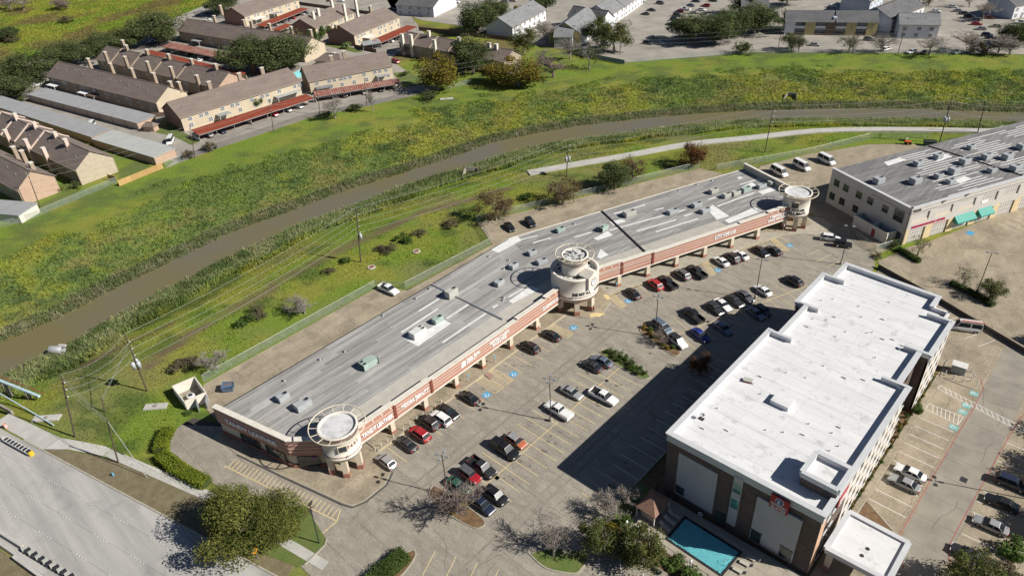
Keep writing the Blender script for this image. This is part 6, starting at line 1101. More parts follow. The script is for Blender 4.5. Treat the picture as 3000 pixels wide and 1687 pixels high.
def hedge(line, w, h, label, pal=HEDGE, dens=420, leaf=0.10, z=0.0):
    t = wthing('hedge', label, 'hedge', (*line[0], z)); L = [Vector(p) for p in smooth_line(line, 4)]; g = np.random.default_rng(len(label)); Vs = []; 
    for a, b in zip(L[:-1], L[1:]):
        d = (b-a); ln = d.length; d /= ln; n_ = int(dens*ln*(w+2*h)/3); nn = Vector((-d.y, d.x)); s = g.random(n_)*ln; q = g.random(n_)*(w+2*h); off = np.where(q < h, -w/2, np.where(q > h+w, w/2, q-h-w/2)); zz = np.where(q < h, q, np.where(q > h+w, 2*h+w-q, h)); j = g.normal(size=(n_, 3))*0.10*(0.6+2.2*vnoise(s+a.x, off+a.y, 0.9, 5))[:, None]
        Vs.append(np.stack([a.x+d.x*s+nn.x*off, a.y+d.y*s+nn.y*off, zz], 1)+j)
    c = np.concatenate(Vs); n = len(c); a = g.normal(size=(n, 3)); a /= np.linalg.norm(a, axis=1)[:, None]; b = np.cross(a, g.normal(size=(n, 3))); b /= np.linalg.norm(b, axis=1)[:, None]; s = leaf*g.uniform(0.6, 1.4, n)[:, None]
    V = np.stack([c-a*s, c-b*s*0.6, c+a*s, c+b*s*0.6], 1).reshape(-1, 3); P = np.array(pal); k = np.clip(vnoise(c[:, 0], c[:, 1], 0.5, 9)*0.6+g.random(n)*0.4, 0, 0.999)*(len(P)-1); i = k.astype(int); f = (k-i)[:, None]; cc = (P[i]*(1-f)+P[np.minimum(i+1, len(P)-1)]*f)*g.uniform(0.7, 1.3, n)[:, None]
    link('foliage', np_mesh('foliage', V, np.arange(4*n).reshape(n, 4), 'leaf', np.repeat(cc, 4, 0)), t)
    m = MB()
    for a, b in zip(L[:-1], L[1:]): m.obox(tuple(a), tuple(b), w-0.25, 0, h-0.15)
    m.build('branch_core', mat('hedge_core', (0.05, 0.065, 0.015), world=True, scale=2) if 'hedge_core' not in MATS else 'hedge_core', t)
# near planting
ORD = ('first', 'second', 'third', 'fourth', 'fifth', 'sixth', 'seventh', 'eighth', 'ninth', 'tenth', 'eleventh', 'twelfth', 'thirteenth')
tree('live', (-81.72, 18.43), 9.8, 5.9, 'large yellow green oak overhanging the road sidewalk', cz=0.58); tree('live', (-77.97, 23.18), 8.0, 4.5, 'yellow green oak beside the parking entrance post', cz=0.58); tree('live', (-86.31, 19.99), 7.8, 4.1, 'yellow green oak at the end of the clipped hedge', cz=0.58)
bare_tree((-61.3, 45.4), 7.2, 5.2, 'large bare tree on the leaf littered island near the lamp post', BARE_RED); shrub((-60.8, 45.2), 2.0, 3.0, 'yellowish bush growing under the bare island tree', kind=1)
bare_tree((-43.6, 49.0), 6.0, 4.8, 'wide bare crape tree on the grassy corner island', BARE); bare_tree((-40.9, 60.2), 4.8, 3.2, 'small bare tree by the kerb left of the gazebo'); bare_tree((-40.6, 64.6), 4.0, 2.4, 'thin bare tree at the kerb behind the gazebo')
tree('mid', (-39.0, 53.5), 6.2, 3.0, 'green tree right of the wide bare crape tree', cz=0.55); tree('mid', (-32.6, 56.6), 6.6, 3.5, 'green tree below the pool corner', cz=0.55); shrub((-36.8, 57.8), 1.8, 2.2, 'dark green shrub below the patio table', kind=3); shrub((-38.5, 60.6), 1.2, 2.0, 'leafy shrub left of the patio table', kind=0); shrub((-29.0, 58.8), 1.9, 1.8, 'round green shrub below the pool', kind=0); shrub((-26.3, 58.9), 1.8, 1.6, 'low green shrub near the lamp post below the pool', kind=0); shrub((-39.6, 57.6), 1.6, 1.6, 'yellow green shrub at the corner of the bed', kind=1); shrub((-35.4, 55.6), 1.7, 1.8, 'dense dark shrub between the two green trees', kind=3); shrub((-18.6, 61.8), 1.8, 1.8, 'green shrub at the hotel front corner', kind=0); shrub((-22, 59.6), 1.6, 1.4, 'low shrub right of the pool bed', kind=0)
hedge([(-115.4, 22.4), (-113.4, 20.3), (-111.2, 18.9)], 2.0, 1.5, 'bright green clipped hedge at the lot corner, short piece'); hedge([(-110.2, 18.6), (-107.5, 18.6), (-103.0, 19.4), (-97.4, 20.8)], 2.0, 1.4, 'long bright green clipped hedge curving beside the lot'); hedge([(-60.7, 34.3), (-60.6, 27)], 2.6, 1.3, 'bright green clipped hedge on the kerbed island at the bottom', GRN+[(0.16, 0.22, 0.03)])
for i, (x, y, r) in enumerate([(-65.5, 93.0, 0.75), (-64.4, 93.1, 0.7), (-63.0, 93.2, 0.8), (-63.6, 92.2, 0.75), (-61.6, 93.0, 0.9), (-62.6, 91.8, 0.6), (-60.0, 92.5, 1.0), (-58.6, 91.6, 0.75), (-57.9, 92.4, 0.7), (-57.2, 91.2, 0.7), (-56.3, 92.0, 0.65), (-59.3, 91.2, 0.7)]): shrub((x, y), r, r*1.3, 'rounded shrub on the grassy island, '+ORD[i]+' counting from the clock tower end', 'shrubs on the grassy island', 0 if i % 3 else 3)
for i, (x, y) in enumerate([(-64.6, 104.3), (-63.2, 104.5), (-62.6, 103.2), (-61.2, 102.6), (-60.2, 103.4), (-58.3, 101.9), (-57.2, 101.4), (-56.4, 102.2)]): shrub((x, y), 0.65, 0.8, 'small shrub on the lamp post island, '+ORD[i]+' from its clock tower end', 'shrubs on the lamp post island', 0 if i % 2 else 1)
bare_tree((-58.6, 102.4), 3.6, 2.4, 'small bare tree on the shrub island beside the white SUV', BARE_RED); tree('rust', (-48.05, 98.53), 4.4, 2.3, 'small rust leaved tree at the edge of the hotel shadow'); 
tree('sparse', (-18.6, 161.8), 4.2, 2.6, 'small crape tree, left of two in the office lot bed'); tree('mid', (-12.9, 159.2), 4.2, 2.7, 'leafy crape tree, right of two in the office lot bed'); hedge([(-21, 160.6), (-16, 159.0), (-11.5, 156.8)], 1.2, 0.9, 'low dark hedge in the office lot bed', OAK+GRN)
tree('sparse', (-30.47, 168.80), 4.6, 2.6, 'thin leafed tree by the office block corner'); hedge([(-34.94, 168.44), (-32.02, 166.98), (-28.93, 165.47)], 1.0, 0.9, 'low green hedge by the office block corner', GRN); shrub((-36.43, 169.18), 1.6, 1.5, 'round shrub by the chain link gate', kind=3); shrub((-37.40, 162.18), 1.3, 0.9, 'low tan shrub at the end of the retaining wall', kind=2)
tree('mid', (3.6, 82.0), 6.5, 3.6, 'green tree at the bottom right corner', cz=0.55); shrub((6.8, 92.0), 2.4, 2.6, 'green bush right of the silver sedan', kind=0); shrub((7.2, 88.0), 2.0, 2.2, 'pale bush at the right edge below the silver sedan', kind=2); tree('oak', (13.0, 102.0), 6.5, 3.8, 'oak at the right edge beyond the hotel lot'); tree('oak', (12.0, 114.5), 7.5, 4.2, 'oak at the right edge beside the hatched lane'); tree('oak', (12.5, 125), 7.5, 4.4, 'oak past the right edge behind the dark cars'); tree('oak', (3.5, 150.0), 6, 3.5, 'oak at the right edge of the office lot')
for i, y in enumerate(np.arange(84.5, 126, 1.5)): shrub((-13.85+0.25*math.sin(i*2.3), y), 0.42, 0.6+0.2*(i % 3 == 0), 'low bed plant along the hotel side wall', 'bed plants along the hotel side', 1 if i % 3 else 0)
shrub((-12.9, 114.0), 1.2, 1.6, 'bright green shrub by the hotel side recess', kind=0); shrub((-16.9, 104.6), 0.9, 1.2, 'green shrub inside the hotel side recess', kind=0)
# behind the shopping centre
hz = lambda p: float(height(np.array([p[0]]), np.array([p[1]]))[0])
def gtree(kind, p, *a, **k): return tree(kind, p, *a, z=hz(p)-0.1, **k)
gtree('autumn', (-123.62, 119.58), 8.0, 5.2, 'brown leaved tree beside the two black cars in the alley'); gtree('autumn', (-114.68, 138.12), 7.6, 5.0, 'brown leaved tree below the pole with transformers'); gtree('oak', (-108.74, 154.28), 7.4, 4.9, 'dark green round tree behind the alley fence'); gtree('autumn', (-108.87, 163.03), 6.8, 4.2, 'faded brown tree behind the dark green tree'); gtree('rust', (-99.26, 181.27), 7.2, 4.4, 'rust orange tree beside the trail')
def gbare(p, h, r, lb, m=BARE): return bare_tree(p, h, r, lb, m, z=hz(p)-0.1)
gbare((-128.03, 60.49), 4.6, 4.0, 'rounded bare bush beyond the alley fence mid way'); gbare((-125.97, 37.61), 4.2, 3.8, 'bare bush beyond the alley fence near the bin enclosure')
WB = sorted([((-135.97, 53.07), 2.6), ((-135.69, 49.65), 2.2), ((-131.91, 32.31), 2.4), ((-130.92, 34.89), 2.2), ((-134.31, 90.60), 2.2), ((-135.02, 96.23), 2.4), ((-134.44, 100.95), 2.0), ((-139.36, 80.07), 1.6), ((-136.31, 89.73), 1.8), ((-117.50, 27.12), 0.9), ((-125.58, 134.03), 2.2), ((-138.39, 74.49), 1.6), ((-130.97, 109.45), 2.4)], key=lambda q: q[0][1])
for i, (p, r) in enumerate(WB): shrub(p, r, r*0.75, 'wild scrub bush between alley and bayou, '+ORD[i]+' from the road', 'wild bushes on the near bank', 2 if i % 3 else 0, hz(p)-0.1)
# far side
def far_oak(q, h, r, lb, kind='oak'): tree(kind, q, h, r, lb, 'trees of the townhouse estate')
for (q, h, r, lb) in [((-394.38, 75.65), 10, 11, 'leftmost big dark oak at the photo edge by the meadow'), ((-391.36, 86.49), 11, 12, 'big dark oak in the row along the meadow, second'), ((-401.78, 104.71), 11, 11, 'big dark oak in the row along the meadow, third'), ((-408.00, 121.10), 10, 10, 'dark oak in the meadow row nearest the long brown roof'), ((-404.02, 134.35), 10, 10, 'dark oak at the right end of the meadow row'), ((-405.27, 152.29), 14, 15, 'tallest dark oak beside the drive at the top'), ((-436.75, 207.20), 11, 11, 'dark oak above the rust carport at the top'), ((-308.90, 152.63), 14, 13, 'dark oak before the long roof, left half of a pair'), ((-300.23, 164.27), 14, 13, 'dark oak before the long roof, right half of a pair'), ((-367.17, 71.87), 9, 9, 'lower dark oak at the left photo edge'), ((-494.20, 103.12), 6, 8, 'low oak clump out on the meadow')]: far_oak(q, h, r, lb)
tree('yellow', (-219.49, 185.04), 13, 8.5, 'tall yellow green tree at the end of the back lane', 'trees of the townhouse estate'); far_oak((-222.28, 207.95), 14, 9, 'tall dark green tree behind the yellow green tree'); far_oak((-269.33, 257.33), 13, 10, 'dark tree by the white apartments, left of a pair'); far_oak((-274.14, 274.00), 12, 9, 'dark tree by the white apartments, right of a pair')
tree('yellow', (-195.51, 207.40), 10, 9.5, 'broad golden green tree on the bank top', 'trees of the townhouse estate'); tree('yellow', (-207.54, 204.22), 7, 5, 'small golden tree left of the broad golden tree', 'trees of the townhouse estate'); bare_tree((-190.37, 223.80), 11, 9, 'wide grey bare tree on the bank top', BARE_RED); bare_tree((-224.95, 259.87), 11, 7, 'brown bare tree before the pale apartments', BARE); tree('mid', (-225.05, 243.37), 10, 6.5, 'thin yellow green tree by the board fence', 'trees of the townhouse estate'); bare_tree((-222.60, 218.36), 8, 4, 'small reddish bare tree beside the twin chimneys', BARE_RED); bare_tree((-200.55, 247.29), 9, 6, 'bare tree behind the blue grey fence'); tree('sparse', (-184.99, 240.97), 9, 5.5, 'thin tree with pale trunk on the bank top', 'trees of the townhouse estate')
tree('yellow', (-260.63, 281.99), 9, 4.5, 'light green pine between pale apartment blocks', 'trees of the apartments', name='pine_tree'); tree('oak', (-266.37, 307.49), 12, 8, 'dark tree between pale apartment blocks at the top', 'trees of the apartments'); tree('mid', (-189.64, 265.70), 12, 9, 'spreading oak by the apartment fence', 'trees of the apartments'); tree('mid', (-204.40, 272.60), 11, 7, 'oak left of the spreading oak by the fence', 'trees of the apartments')
for i, (q, r, lb) in enumerate([((-169.94, 298.07), 10, 'dark oak over shaded cars, left of three'), ((-160.66, 303.80), 11, 'dark oak over shaded cars, middle of three'), ((-160.27, 318.81), 10, 'dark oak over shaded cars, right of three'), ((-152.30, 327.99), 12, 'dark oak at the left end of the yellow apartments'), ((-173.94, 352.79), 9, 'dark oak up by the blue roof'), ((-163.65, 382.14), 8, 'olive tree above the yellow apartments'), ((-104.64, 417.91), 6, 'dark tree between lots at the top right')]): tree('oak' if i < 4 else 'mid', q, 11 if i < 5 else 8, r, lb, 'trees of the apartments')
shrub((-142.15, 293.77), 4.5, 4.0, 'grey green bush at the fence left of the bare saplings', 'trees of the apartments', 3); tree('mid', (-126.87, 309.04), 6.5, 5, 'yellowing fence tree below the yellow apartments', 'fence line trees'); bare_tree((-123.61, 309.21), 6, 4, 'bare fence tree next to the yellowing one'); tree('sparse', (-105.90, 318.50), 7, 5.5, 'half bare fence tree, left stem', 'fence line trees'); bare_tree((-104.11, 319.62), 7.5, 6, 'bare fence tree, right stem of a pair'); bare_tree((-95.42, 326.94), 7, 6.5, 'bare tangled tree beside a parked white car'); bare_tree((-78.27, 332.34), 7, 8, 'wide flat bare tree at the fence'); bare_tree((-64.86, 344.37), 8, 9, 'large tangled bare tree at the right of the fence'); shrub((-62.11, 344.33), 5, 4, 'dense bush at the foot of the tangled bare tree', 'fence line trees', 2); bare_tree((-57.14, 349.24), 7, 7, 'bare tree by the dark bush at the right'); tree('oak', (-54.69, 363.52), 9, 7, 'dark rounded tree at the right photo edge', 'fence line trees'); bare_tree((-52.77, 348.48), 6, 6, 'low bare thicket at the right photo edge'); bare_tree((-76.05, 400.12), 8, 6, 'bare tree between the parking rows'); bare_tree((-87.43, 422.44), 8, 6, 'bare tree at the top between the lots')
for (q, lb) in [((-589.60, 132.36), 'pale bare thicket on the meadow, left'), ((-575.93, 136.76), 'pale bare thicket on the meadow, second')]: bare_tree(q, 9, 8, lb)
bare_tree((-549.50, 155.12), 8, 9, 'reddish bare thicket on the meadow', BARE_RED); bare_tree((-559.04, 153.07), 6, 7, 'reddish low thicket left of the tall one', BARE_RED); shrub((-505.79, 139.91), 5, 3.5, 'grey brush on the meadow below the reddish thicket', 'meadow brush', 2); shrub((-502.29, 105.95), 6, 4, 'green grey brush on the meadow edge', 'meadow brush', 3); shrub((-485.61, 103.32), 5, 3, 'dry grey brush on the meadow edge', 'meadow brush', 2)
bare_tree((-341.95, 125.85), 9, 7, 'bare tree in the court between townhouse rows', BARE_RED); bare_tree((-282.29, 52.86), 7, 7.5, 'dense bare tree between the pink chimneys', BARE); bare_tree((-291.65, 55.62), 6, 6, 'bare tree beside the pink chimney row', BARE); bare_tree((-228.02, 140.07), 8, 4.5, 'slim bare tree by the back lane pole', BARE); bare_tree((-221.18, 152.98), 9, 2.6, 'narrow bare tree by the back lane', BARE); bare_tree((-270.28, 210.78), 5, 4, 'twiggy bare tree by the twin chimneys', BARE)
for (q, r, h, lb, k) in [((-323.78, 196.38), 2.6, 6, 'upright green cypress by the brick gable, tall', 0), ((-336.44, 202.34), 2.2, 5, 'upright green cypress by the brick gable, left', 0), ((-332.67, 207.01), 2.4, 5, 'upright green cypress by the brick gable, right', 0), ((-335.10, 212.72), 2.6, 4, 'dark shrub by the brick gable', 3), ((-266.39, 128.93), 3.0, 3.5, 'round shrub behind the rust carport', 0), ((-265.87, 129.29), 3.0, 3.5, 'round shrub behind the rust carport on the right', 0), ((-245.84, 189.02), 2.4, 1.6, 'spreading plant on the corner lawn', 0), ((-246.71, 52.33), 1.6, 1.8, 'clipped round shrub by the stone gable, right', 3), ((-249.73, 48.18), 1.6, 1.8, 'clipped round shrub by the stone gable, left', 1), ((-239.77, 87.10), 2.4, 2.2, 'brushy thicket at the lane pole, left', 2), ((-239.42, 95.18), 2.8, 2.6, 'brushy thicket at the lane pole, right', 2), ((-214.42, 174.76), 4.0, 2.2, 'dense dark brush below the yellow green tree', 3), ((-232.11, 138.57), 3.4, 1.6, 'dark brush at the lane edge', 3), ((-229.08, 150.31), 3.4, 1.6, 'dark brush right along the lane edge', 3), ((-361.69, 71.36), 2.0, 2.0, 'dark shrub at the garage row end', 3)]: shrub(q, r, h, lb, 'estate shrubs', k)
pt = thing('palm_tree', 'small palm by the brick gable wall', 'palm tree', (-304.83, 201.59)); MB().tube([(0, 0, 0), (0.1, 0, 2.4)], [0.3, 0.22], 6).build('trunk', 'bark', pt)
for k in range(16):
    a = k*2.4; tl = 0.3+0.5*(k % 3)/2; m = MB(); P_ = [Vector((0.1, 0, 2.4))+Vector((math.cos(a), math.sin(a), 0))*s+Vector((0, 0, tl*s-0.28*s*s)) for s in (0, 0.8, 1.6, 2.4, 3.0)]; nn = Vector((-math.sin(a), math.cos(a), 0)); m.ring([[tuple(p-nn*w), tuple(p+Vector((0, 0, 0.06))), tuple(p+nn*w)] for p, w in zip(P_, (0.08, 0.3, 0.36, 0.26, 0.03))], close=False); m.build('frond', plain('palm_leaf', (0.09, 0.14, 0.04), 0.6) if 'palm_leaf' not in MATS else 'palm_leaf', pt)
# grass, reeds and weeds on the banks: countless blades, one mass per zone
def tufts(name, label, poly, n, hmin, hmax, wid, zone=None, seed=1, blades=3, tint=1.0, lean=0.28):
    g = np.random.default_rng(seed); xs = [p[0] for p in poly]; ys = [p[1] for p in poly]; x = g.uniform(min(xs), max(xs), n); y = g.uniform(min(ys), max(ys), n); k = inside(x, y, poly)
    if zone is not None: k &= zone(x, y, g)
    x, y = x[k], y[k]; n = len(x); z = height(x, y)-0.05; cb = turf(x, y)*tint*1.4*g.uniform(0.75, 1.3, n)[:, None]*np.stack([g.uniform(0.9, 1.12, n), np.ones(n), g.uniform(0.8, 1.2, n)], 1); hh = g.uniform(hmin, hmax, n)*(0.6+0.8*fbm(x, y, 0.09, 77)); V = []; C_ = []
    for b in range(blades):
        a = g.uniform(0, 2*PI, n); w = wid*g.uniform(0.6, 1.3, n); dx, dy = np.cos(a)*w, np.sin(a)*w; lx, ly = g.normal(0, lean, n)*hh, g.normal(0, lean, n)*hh; ox, oy = g.normal(0, wid*0.9, n), g.normal(0, wid*0.9, n)
        V.append(np.stack([np.stack([x+ox-dx, y+oy-dy, z], 1), np.stack([x+ox+dx, y+oy+dy, z], 1), np.stack([x+ox+lx, y+oy+ly, z+hh*g.uniform(0.7, 1.1, n)], 1)], 1).reshape(-1, 3)); c = cb*g.uniform(0.85, 1.15, n)[:, None]; C_.append(np.repeat(c, 3, 0))
    V = np.concatenate(V); return link(name, np_mesh(name, V, np.arange(len(V)).reshape(-1, 3), 'blade', np.concatenate(C_)), None, kind='stuff', label=label)
view = [(-118, -16), (-560, 110), (-640, 160), (-320, 340), (-40, 345), (10, 320), (-40, 240), (-105, 110)]
farz = far_edge+far_line[::-1]; nearz = near_edge+near_line[::-1]
dfe = lambda x, y: pdist(x, y, far_edge); dne = lambda x, y: pdist(x, y, near_edge)
fz_ = lambda x, y: (x < -10) & (y > -30) & (y < 345) & (x > -290)
tufts('bank_grass', 'tall unmown grass covering the far bank slope', farz, 330000, 0.25, 0.8, 0.2, lambda x, y, g: fz_(x, y) & (dfe(x, y)+30*(fbm(x, y, 0.11, 21)-0.5) < 33), 5, 3, 1.25)
tufts('crest_grass', 'short bright grass along the top of the far bank', farz, 130000, 0.08, 0.26, 0.16, lambda x, y, g: fz_(x, y) & (dfe(x, y) >= 26), 15, 3, 1.35)
tufts('far_reeds', 'pale reeds fringing the far water edge', farz, 420000, 0.7, 1.5, 0.16, lambda x, y, g: (dfe(x, y) < 5.5), 6, 3, 1.12)
clear = lambda x, y: (pdist(x, y, path_s) > 2.0) & (pdist(x, y, track_line) > 1.1+0.5*vnoise(x, y, 0.4, 3))
tufts('near_reeds', 'dense green reeds fringing the near water edge', nearz, 520000, 0.8, 1.7, 0.18, lambda x, y, g: (dne(x, y) < 11.0+4*vnoise(x, y, 0.12, 8)) & (pdist(x, y, path_s) > 2.4), 8, 3, 1.25)
tufts('near_grass', 'rough grass and weeds between the bayou and the alley', nearz, 260000, 0.12, 0.42, 0.13, lambda x, y, g: clear(x, y) & (dne(x, y) > 8) & (vnoise(x, y, 0.07, 40)+0.25*g.random(len(x)) > 0.35), 9, 3, 1.3)
tufts('meadow_grass', 'ochre and green rough grass of the far meadow', [(-640, 120), (-560, 60), (-400, 70), (-330, 140), (-420, 190), (-470, 250), (-560, 230)], 110000, 0.4, 1.0, 0.32, lambda x, y, g: (dfe(x, y) > 80) & ~inside(x, y, estate), 12, 3, 1.2)

# ---------------------------------------------------------------- townhouses, garages and carports across the bayou
mat('stucco_yellow', (0.53, 0.45, 0.33), (0.47, 0.40, 0.295), scale=0.3, fine=0.05); mat('stucco_tan', (0.36, 0.29, 0.215), (0.31, 0.25, 0.19), scale=0.3, fine=0.06); mat('stucco_pink', (0.62, 0.50, 0.43), (0.55, 0.44, 0.38), scale=0.4, fine=0.05)
brickmat('brick_red', (0.22, 0.11, 0.085), (0.28, 0.155, 0.12), (0.30, 0.24, 0.21)); brickmat('brick_orange', (0.50, 0.34, 0.24), (0.42, 0.27, 0.19), (0.5, 0.42, 0.34)); brickmat('stone_tan', (0.50, 0.43, 0.32), (0.40, 0.34, 0.25), (0.5, 0.46, 0.38), 0.6, 0.25)
mat('shingle_brown', (0.215, 0.172, 0.148), (0.168, 0.134, 0.116), scale=0.25, fine=0.16, fscale=5, stretch=(0.6, 2, 2)); mat('shingle_grey', (0.23, 0.235, 0.24), (0.175, 0.18, 0.185), scale=0.25, fine=0.14, fscale=5, stretch=(0.6, 2, 2)); mat('shingle_dark', (0.135, 0.135, 0.14), (0.10, 0.10, 0.105), scale=0.25, fine=0.14, fscale=5)
striped('rust_metal', (0.30, 0.065, 0.03), (0.22, 0.05, 0.028), 0.5, 0, 0.2, rough=0.7, scale=0.4); striped('rust_worn', (0.30, 0.065, 0.03), (0.40, 0.32, 0.28), 0.9, 0, 0.35, (0.20, 0.06, 0.035), rough=0.7, scale=0.5); striped('sheet_pale', (0.50, 0.51, 0.49), (0.42, 0.43, 0.41), 0.9, 0, 0.25, (0.34, 0.35, 0.33), rough=0.6)
mat('flat_grey', (0.33, 0.335, 0.34), (0.28, 0.285, 0.29), scale=0.3, fine=0.08); mat('siding_blue', (0.50, 0.54, 0.60), (0.45, 0.49, 0.55), scale=0.3, fine=0.05); mat('siding_white', (0.68, 0.69, 0.70), (0.60, 0.61, 0.63), scale=0.3, fine=0.05); mat('siding_yellow', (0.50, 0.41, 0.19), (0.45, 0.37, 0.18), scale=0.4, fine=0.06)
mat('board_brown', (0.17, 0.12, 0.09), (0.12, 0.09, 0.07), scale=1.5, fine=0.15, rand=0.15); mat('board_gold', (0.46, 0.30, 0.13), (0.40, 0.25, 0.10), scale=1.5, fine=0.12, rand=0.1); mat('board_blue', (0.24, 0.30, 0.34), (0.19, 0.24, 0.28), scale=1.5, fine=0.12, rand=0.1); mat('garage_door', (0.50, 0.44, 0.38), (0.45, 0.40, 0.34), scale=0.8, fine=0.05)
glass('house_glass', (0.05, 0.06, 0.07), 0.1)
def house(name, label, A, B, depth, eave=5.5, ridge=9.8, wall='stucco_tan', gable='stucco_tan', gable2=None, roof='shingle_brown', win=(), chim=(), strips=(), low=(), cat='building', hip=0.0, vents=True, chim_m='stucco_tan', group='townhouse rows across the bayou', over=0.45, floors2=True):
    """gabled block: A to B is the eave line facing the camera; local x along it, y going back"""
    Av, Bv = Vector(A), Vector(B); d = (Bv-Av); L = d.length; t = thing(name, label, cat, (Av.x, Av.y, 0), math.atan2(d.y, d.x), group); D = depth; gable2 = gable2 or gable
    MB().box(0, L, 0, 0.25, 0, eave).build('front_wall', wall, t); MB().box(0, L, D-0.25, D, 0, eave).build('back_wall', wall, t)
    for x0, x1, m in ((0, 0.25, gable), (L-0.25, L, gable2)):
        g_ = MB(); a, b = x0, x1; P = [(0.25, 0), (D-0.25, 0), (D-0.25, eave-0.05), (D/2, ridge-0.15 if hip == 0 else eave-0.05), (0.25, eave-0.05)]
        g_.ring([[(a, y, z) for y, z in P], [(b, y, z) for y, z in P]], cap0=True, cap1=True); g_.build('gable_wall', m, t)
    o = over; r = MB(); th = 0.18; hx = hip
    sl = (ridge-eave)/(D/2); e0 = eave-o*sl
    for (y0, y1) in ((-o, D/2), (D+o, D/2)):
        P = [(-o, y0, e0), (L+o, y0, e0), (L+o-hx, y1, ridge), (-o+hx, y1, ridge)]; r.add(P+[(x, y, z+th) for x, y, z in P], [(3, 2, 1, 0), (4, 5, 6, 7), (0, 1, 5, 4), (1, 2, 6, 5), (2, 3, 7, 6), (3, 0, 4, 7)] if y0 < y1 else [(0, 1, 2, 3), (7, 6, 5, 4), (4, 5, 1, 0), (5, 6, 2, 1), (6, 7, 3, 2), (7, 4, 0, 3)])
    if hip:
        for x0, x1 in ((-o, -o+hx), (L+o, L+o-hx)): r.add([(x0, -o, e0), (x0, D+o, e0), (x1, D/2, ridge), (x0, -o, e0+th), (x0, D+o, e0+th), (x1, D/2, ridge+th)], [(0, 1, 2), (3, 5, 4), (0, 3, 4, 1)])
    rf = r.build('roof', roof, t); MB().box(-o+hx, L+o-hx, D/2-0.2, D/2+0.2, ridge+th-0.08, ridge+th+0.06).build('ridge_cap', roof, rf); MB().box(-o, L+o, -o-0.08, -o, e0-0.05, e0+th+0.02).build('gutter', 'stucco_tan', rf)
    zat = lambda y: eave+(min(y, D-y))*sl
    for s_ in strips:
        m = MB(); m.ring([[(s_-0.35, y, z), (s_+0.35, y, z), (s_+0.35, y, z+0.55), (s_-0.35, y, z+0.55)] for y, z in ((-o-0.05, e0), (D/2, ridge), (D+o, e0))], cap0=True, cap1=True); m.build('party_wall', 'stucco_pink' if 'pink' in chim_m else 'stucco_tan', t)
    for (s_, y, top) in chim:
        c = MB().box(s_-0.75, s_+0.75, y-0.55, y+0.55, 0.0 if y < 0.6 else zat(y)-0.6, top).build('chimney', chim_m, t); MB().box(s_-0.85, s_+0.85, y-0.65, y+0.65, top, top+0.18).build('chimney_cap', 'stucco_pale', c)
    for (s_, z, w, h) in win:
        w_ = MB().box(s_-w/2, s_+w/2, -0.05, 0.1, z, z+h).build('window', 'house_glass', t); f = MB()
        for k in (-1, 0, 1): f.box(s_+k*w/2-0.05, s_+k*w/2+0.05, -0.1, 0.02, z, z+h)
        for zz in (z, z+h/2, z+h): f.box(s_-w/2, s_+w/2, -0.1, 0.02, zz-0.05, zz+0.05)
        f.build('window_frame', 'frame_white', w_)
    for (x0, x1, z, dpt, m) in low:
        MB().box(x0, x1, -dpt, -0.02, z-0.12, z).build('patio_cover', m, t)
        for x in (x0+0.2, x1-0.2): MB().box(x-0.06, x+0.06, -dpt+0.1, -dpt+0.22, 0, z-0.12).build('patio_post', 'frame_white', t)
    if vents:
        for k in range(int(L/7)): y = D*0.25+D*0.1*((k*37) % 5)/5; MB().lathe(3.5+k*7, y, [(0.14, zat(y)), (0.14, zat(y)+0.55), (0.22, zat(y)+0.6), (0.01, zat(y)+0.7)], 6).build('roof_vent', 'metal_grey', rf)
    return t, L
def wins(L, n, z=3.4, w=1.5, h=1.3, pair=True, seed=0):
    rn = random.Random(seed); out = []
    for k in range(n): x = L*(k+0.5)/n+rn.uniform(-0.8, 0.8); out.append((x, z, w, h)); (out.append((x+rn.choice((-1, 1))*2.2, z, w, h)) if pair and k % 2 else None)
    return out
LN = lambda a, b: (Vector(b)-Vector(a)).length
def H(name, label, A, B, depth, nw=8, low_n=0, seed=1, **k):
    L = LN(A, B); w = wins(L, nw, seed=seed)+[(x+0.6, 0.9, 1.4, 1.5) for x, *_ in wins(L, nw, seed=seed+50, pair=False)]
    return house(name, label, A, B, depth, win=w, **k)
H('townhouse_row', 'long brown roofed townhouse row behind the grey garage row', (-371.78, 86.52), (-290.17, 99.98), 14, 10, chim=[(12, 14.2, 10.6), (30, 14.2, 10.6), (46, 14.2, 10.4), (62, 14.2, 10.4), (81.5, 9, 11.0), (82.3, 12, 10)], low=[(3, 10, 2.8, 3.4, 'white_paint'), (28, 34, 2.8, 3.0, 'white_paint'), (35, 41, 2.6, 3, 'board_brown')], gable2='stucco_yellow', seed=3)
H('townhouse_row', 'townhouse row with dark chimneys and party walls behind the long brown roof', (-379.43, 111.05), (-286.04, 123.96), 14, 10, chim=[(11, -0.3, 10.2), (28, -0.3, 10.2), (46, -0.3, 10.2), (64, -0.3, 10.2), (82, -0.3, 9.0), (18, 7.0, 12.2), (35, 7.0, 12.2), (52, 7.0, 12.2), (69, 7.0, 12.2), (86, 7.0, 12.2), (2, 14, 11)], strips=[13, 30, 48, 66], gable2='brick_orange', seed=4, chim_m='stucco_tan')
H('townhouse_row', 'cream townhouse row with brick left gable behind the long rust carport', (-265.06, 97.98), (-263.48, 148.58), 16, 8, wall='stucco_yellow', gable='brick_red', gable2='stucco_yellow', ridge=9.5, chim=[(20, 15.5, 10.6), (33, 15.5, 10.6), (42, 13, 11)], low=[(13, 18, 2.7, 3.5, 'flat_grey'), (38, 49, 2.8, 3.5, 'sheet_pale')], seed=5)
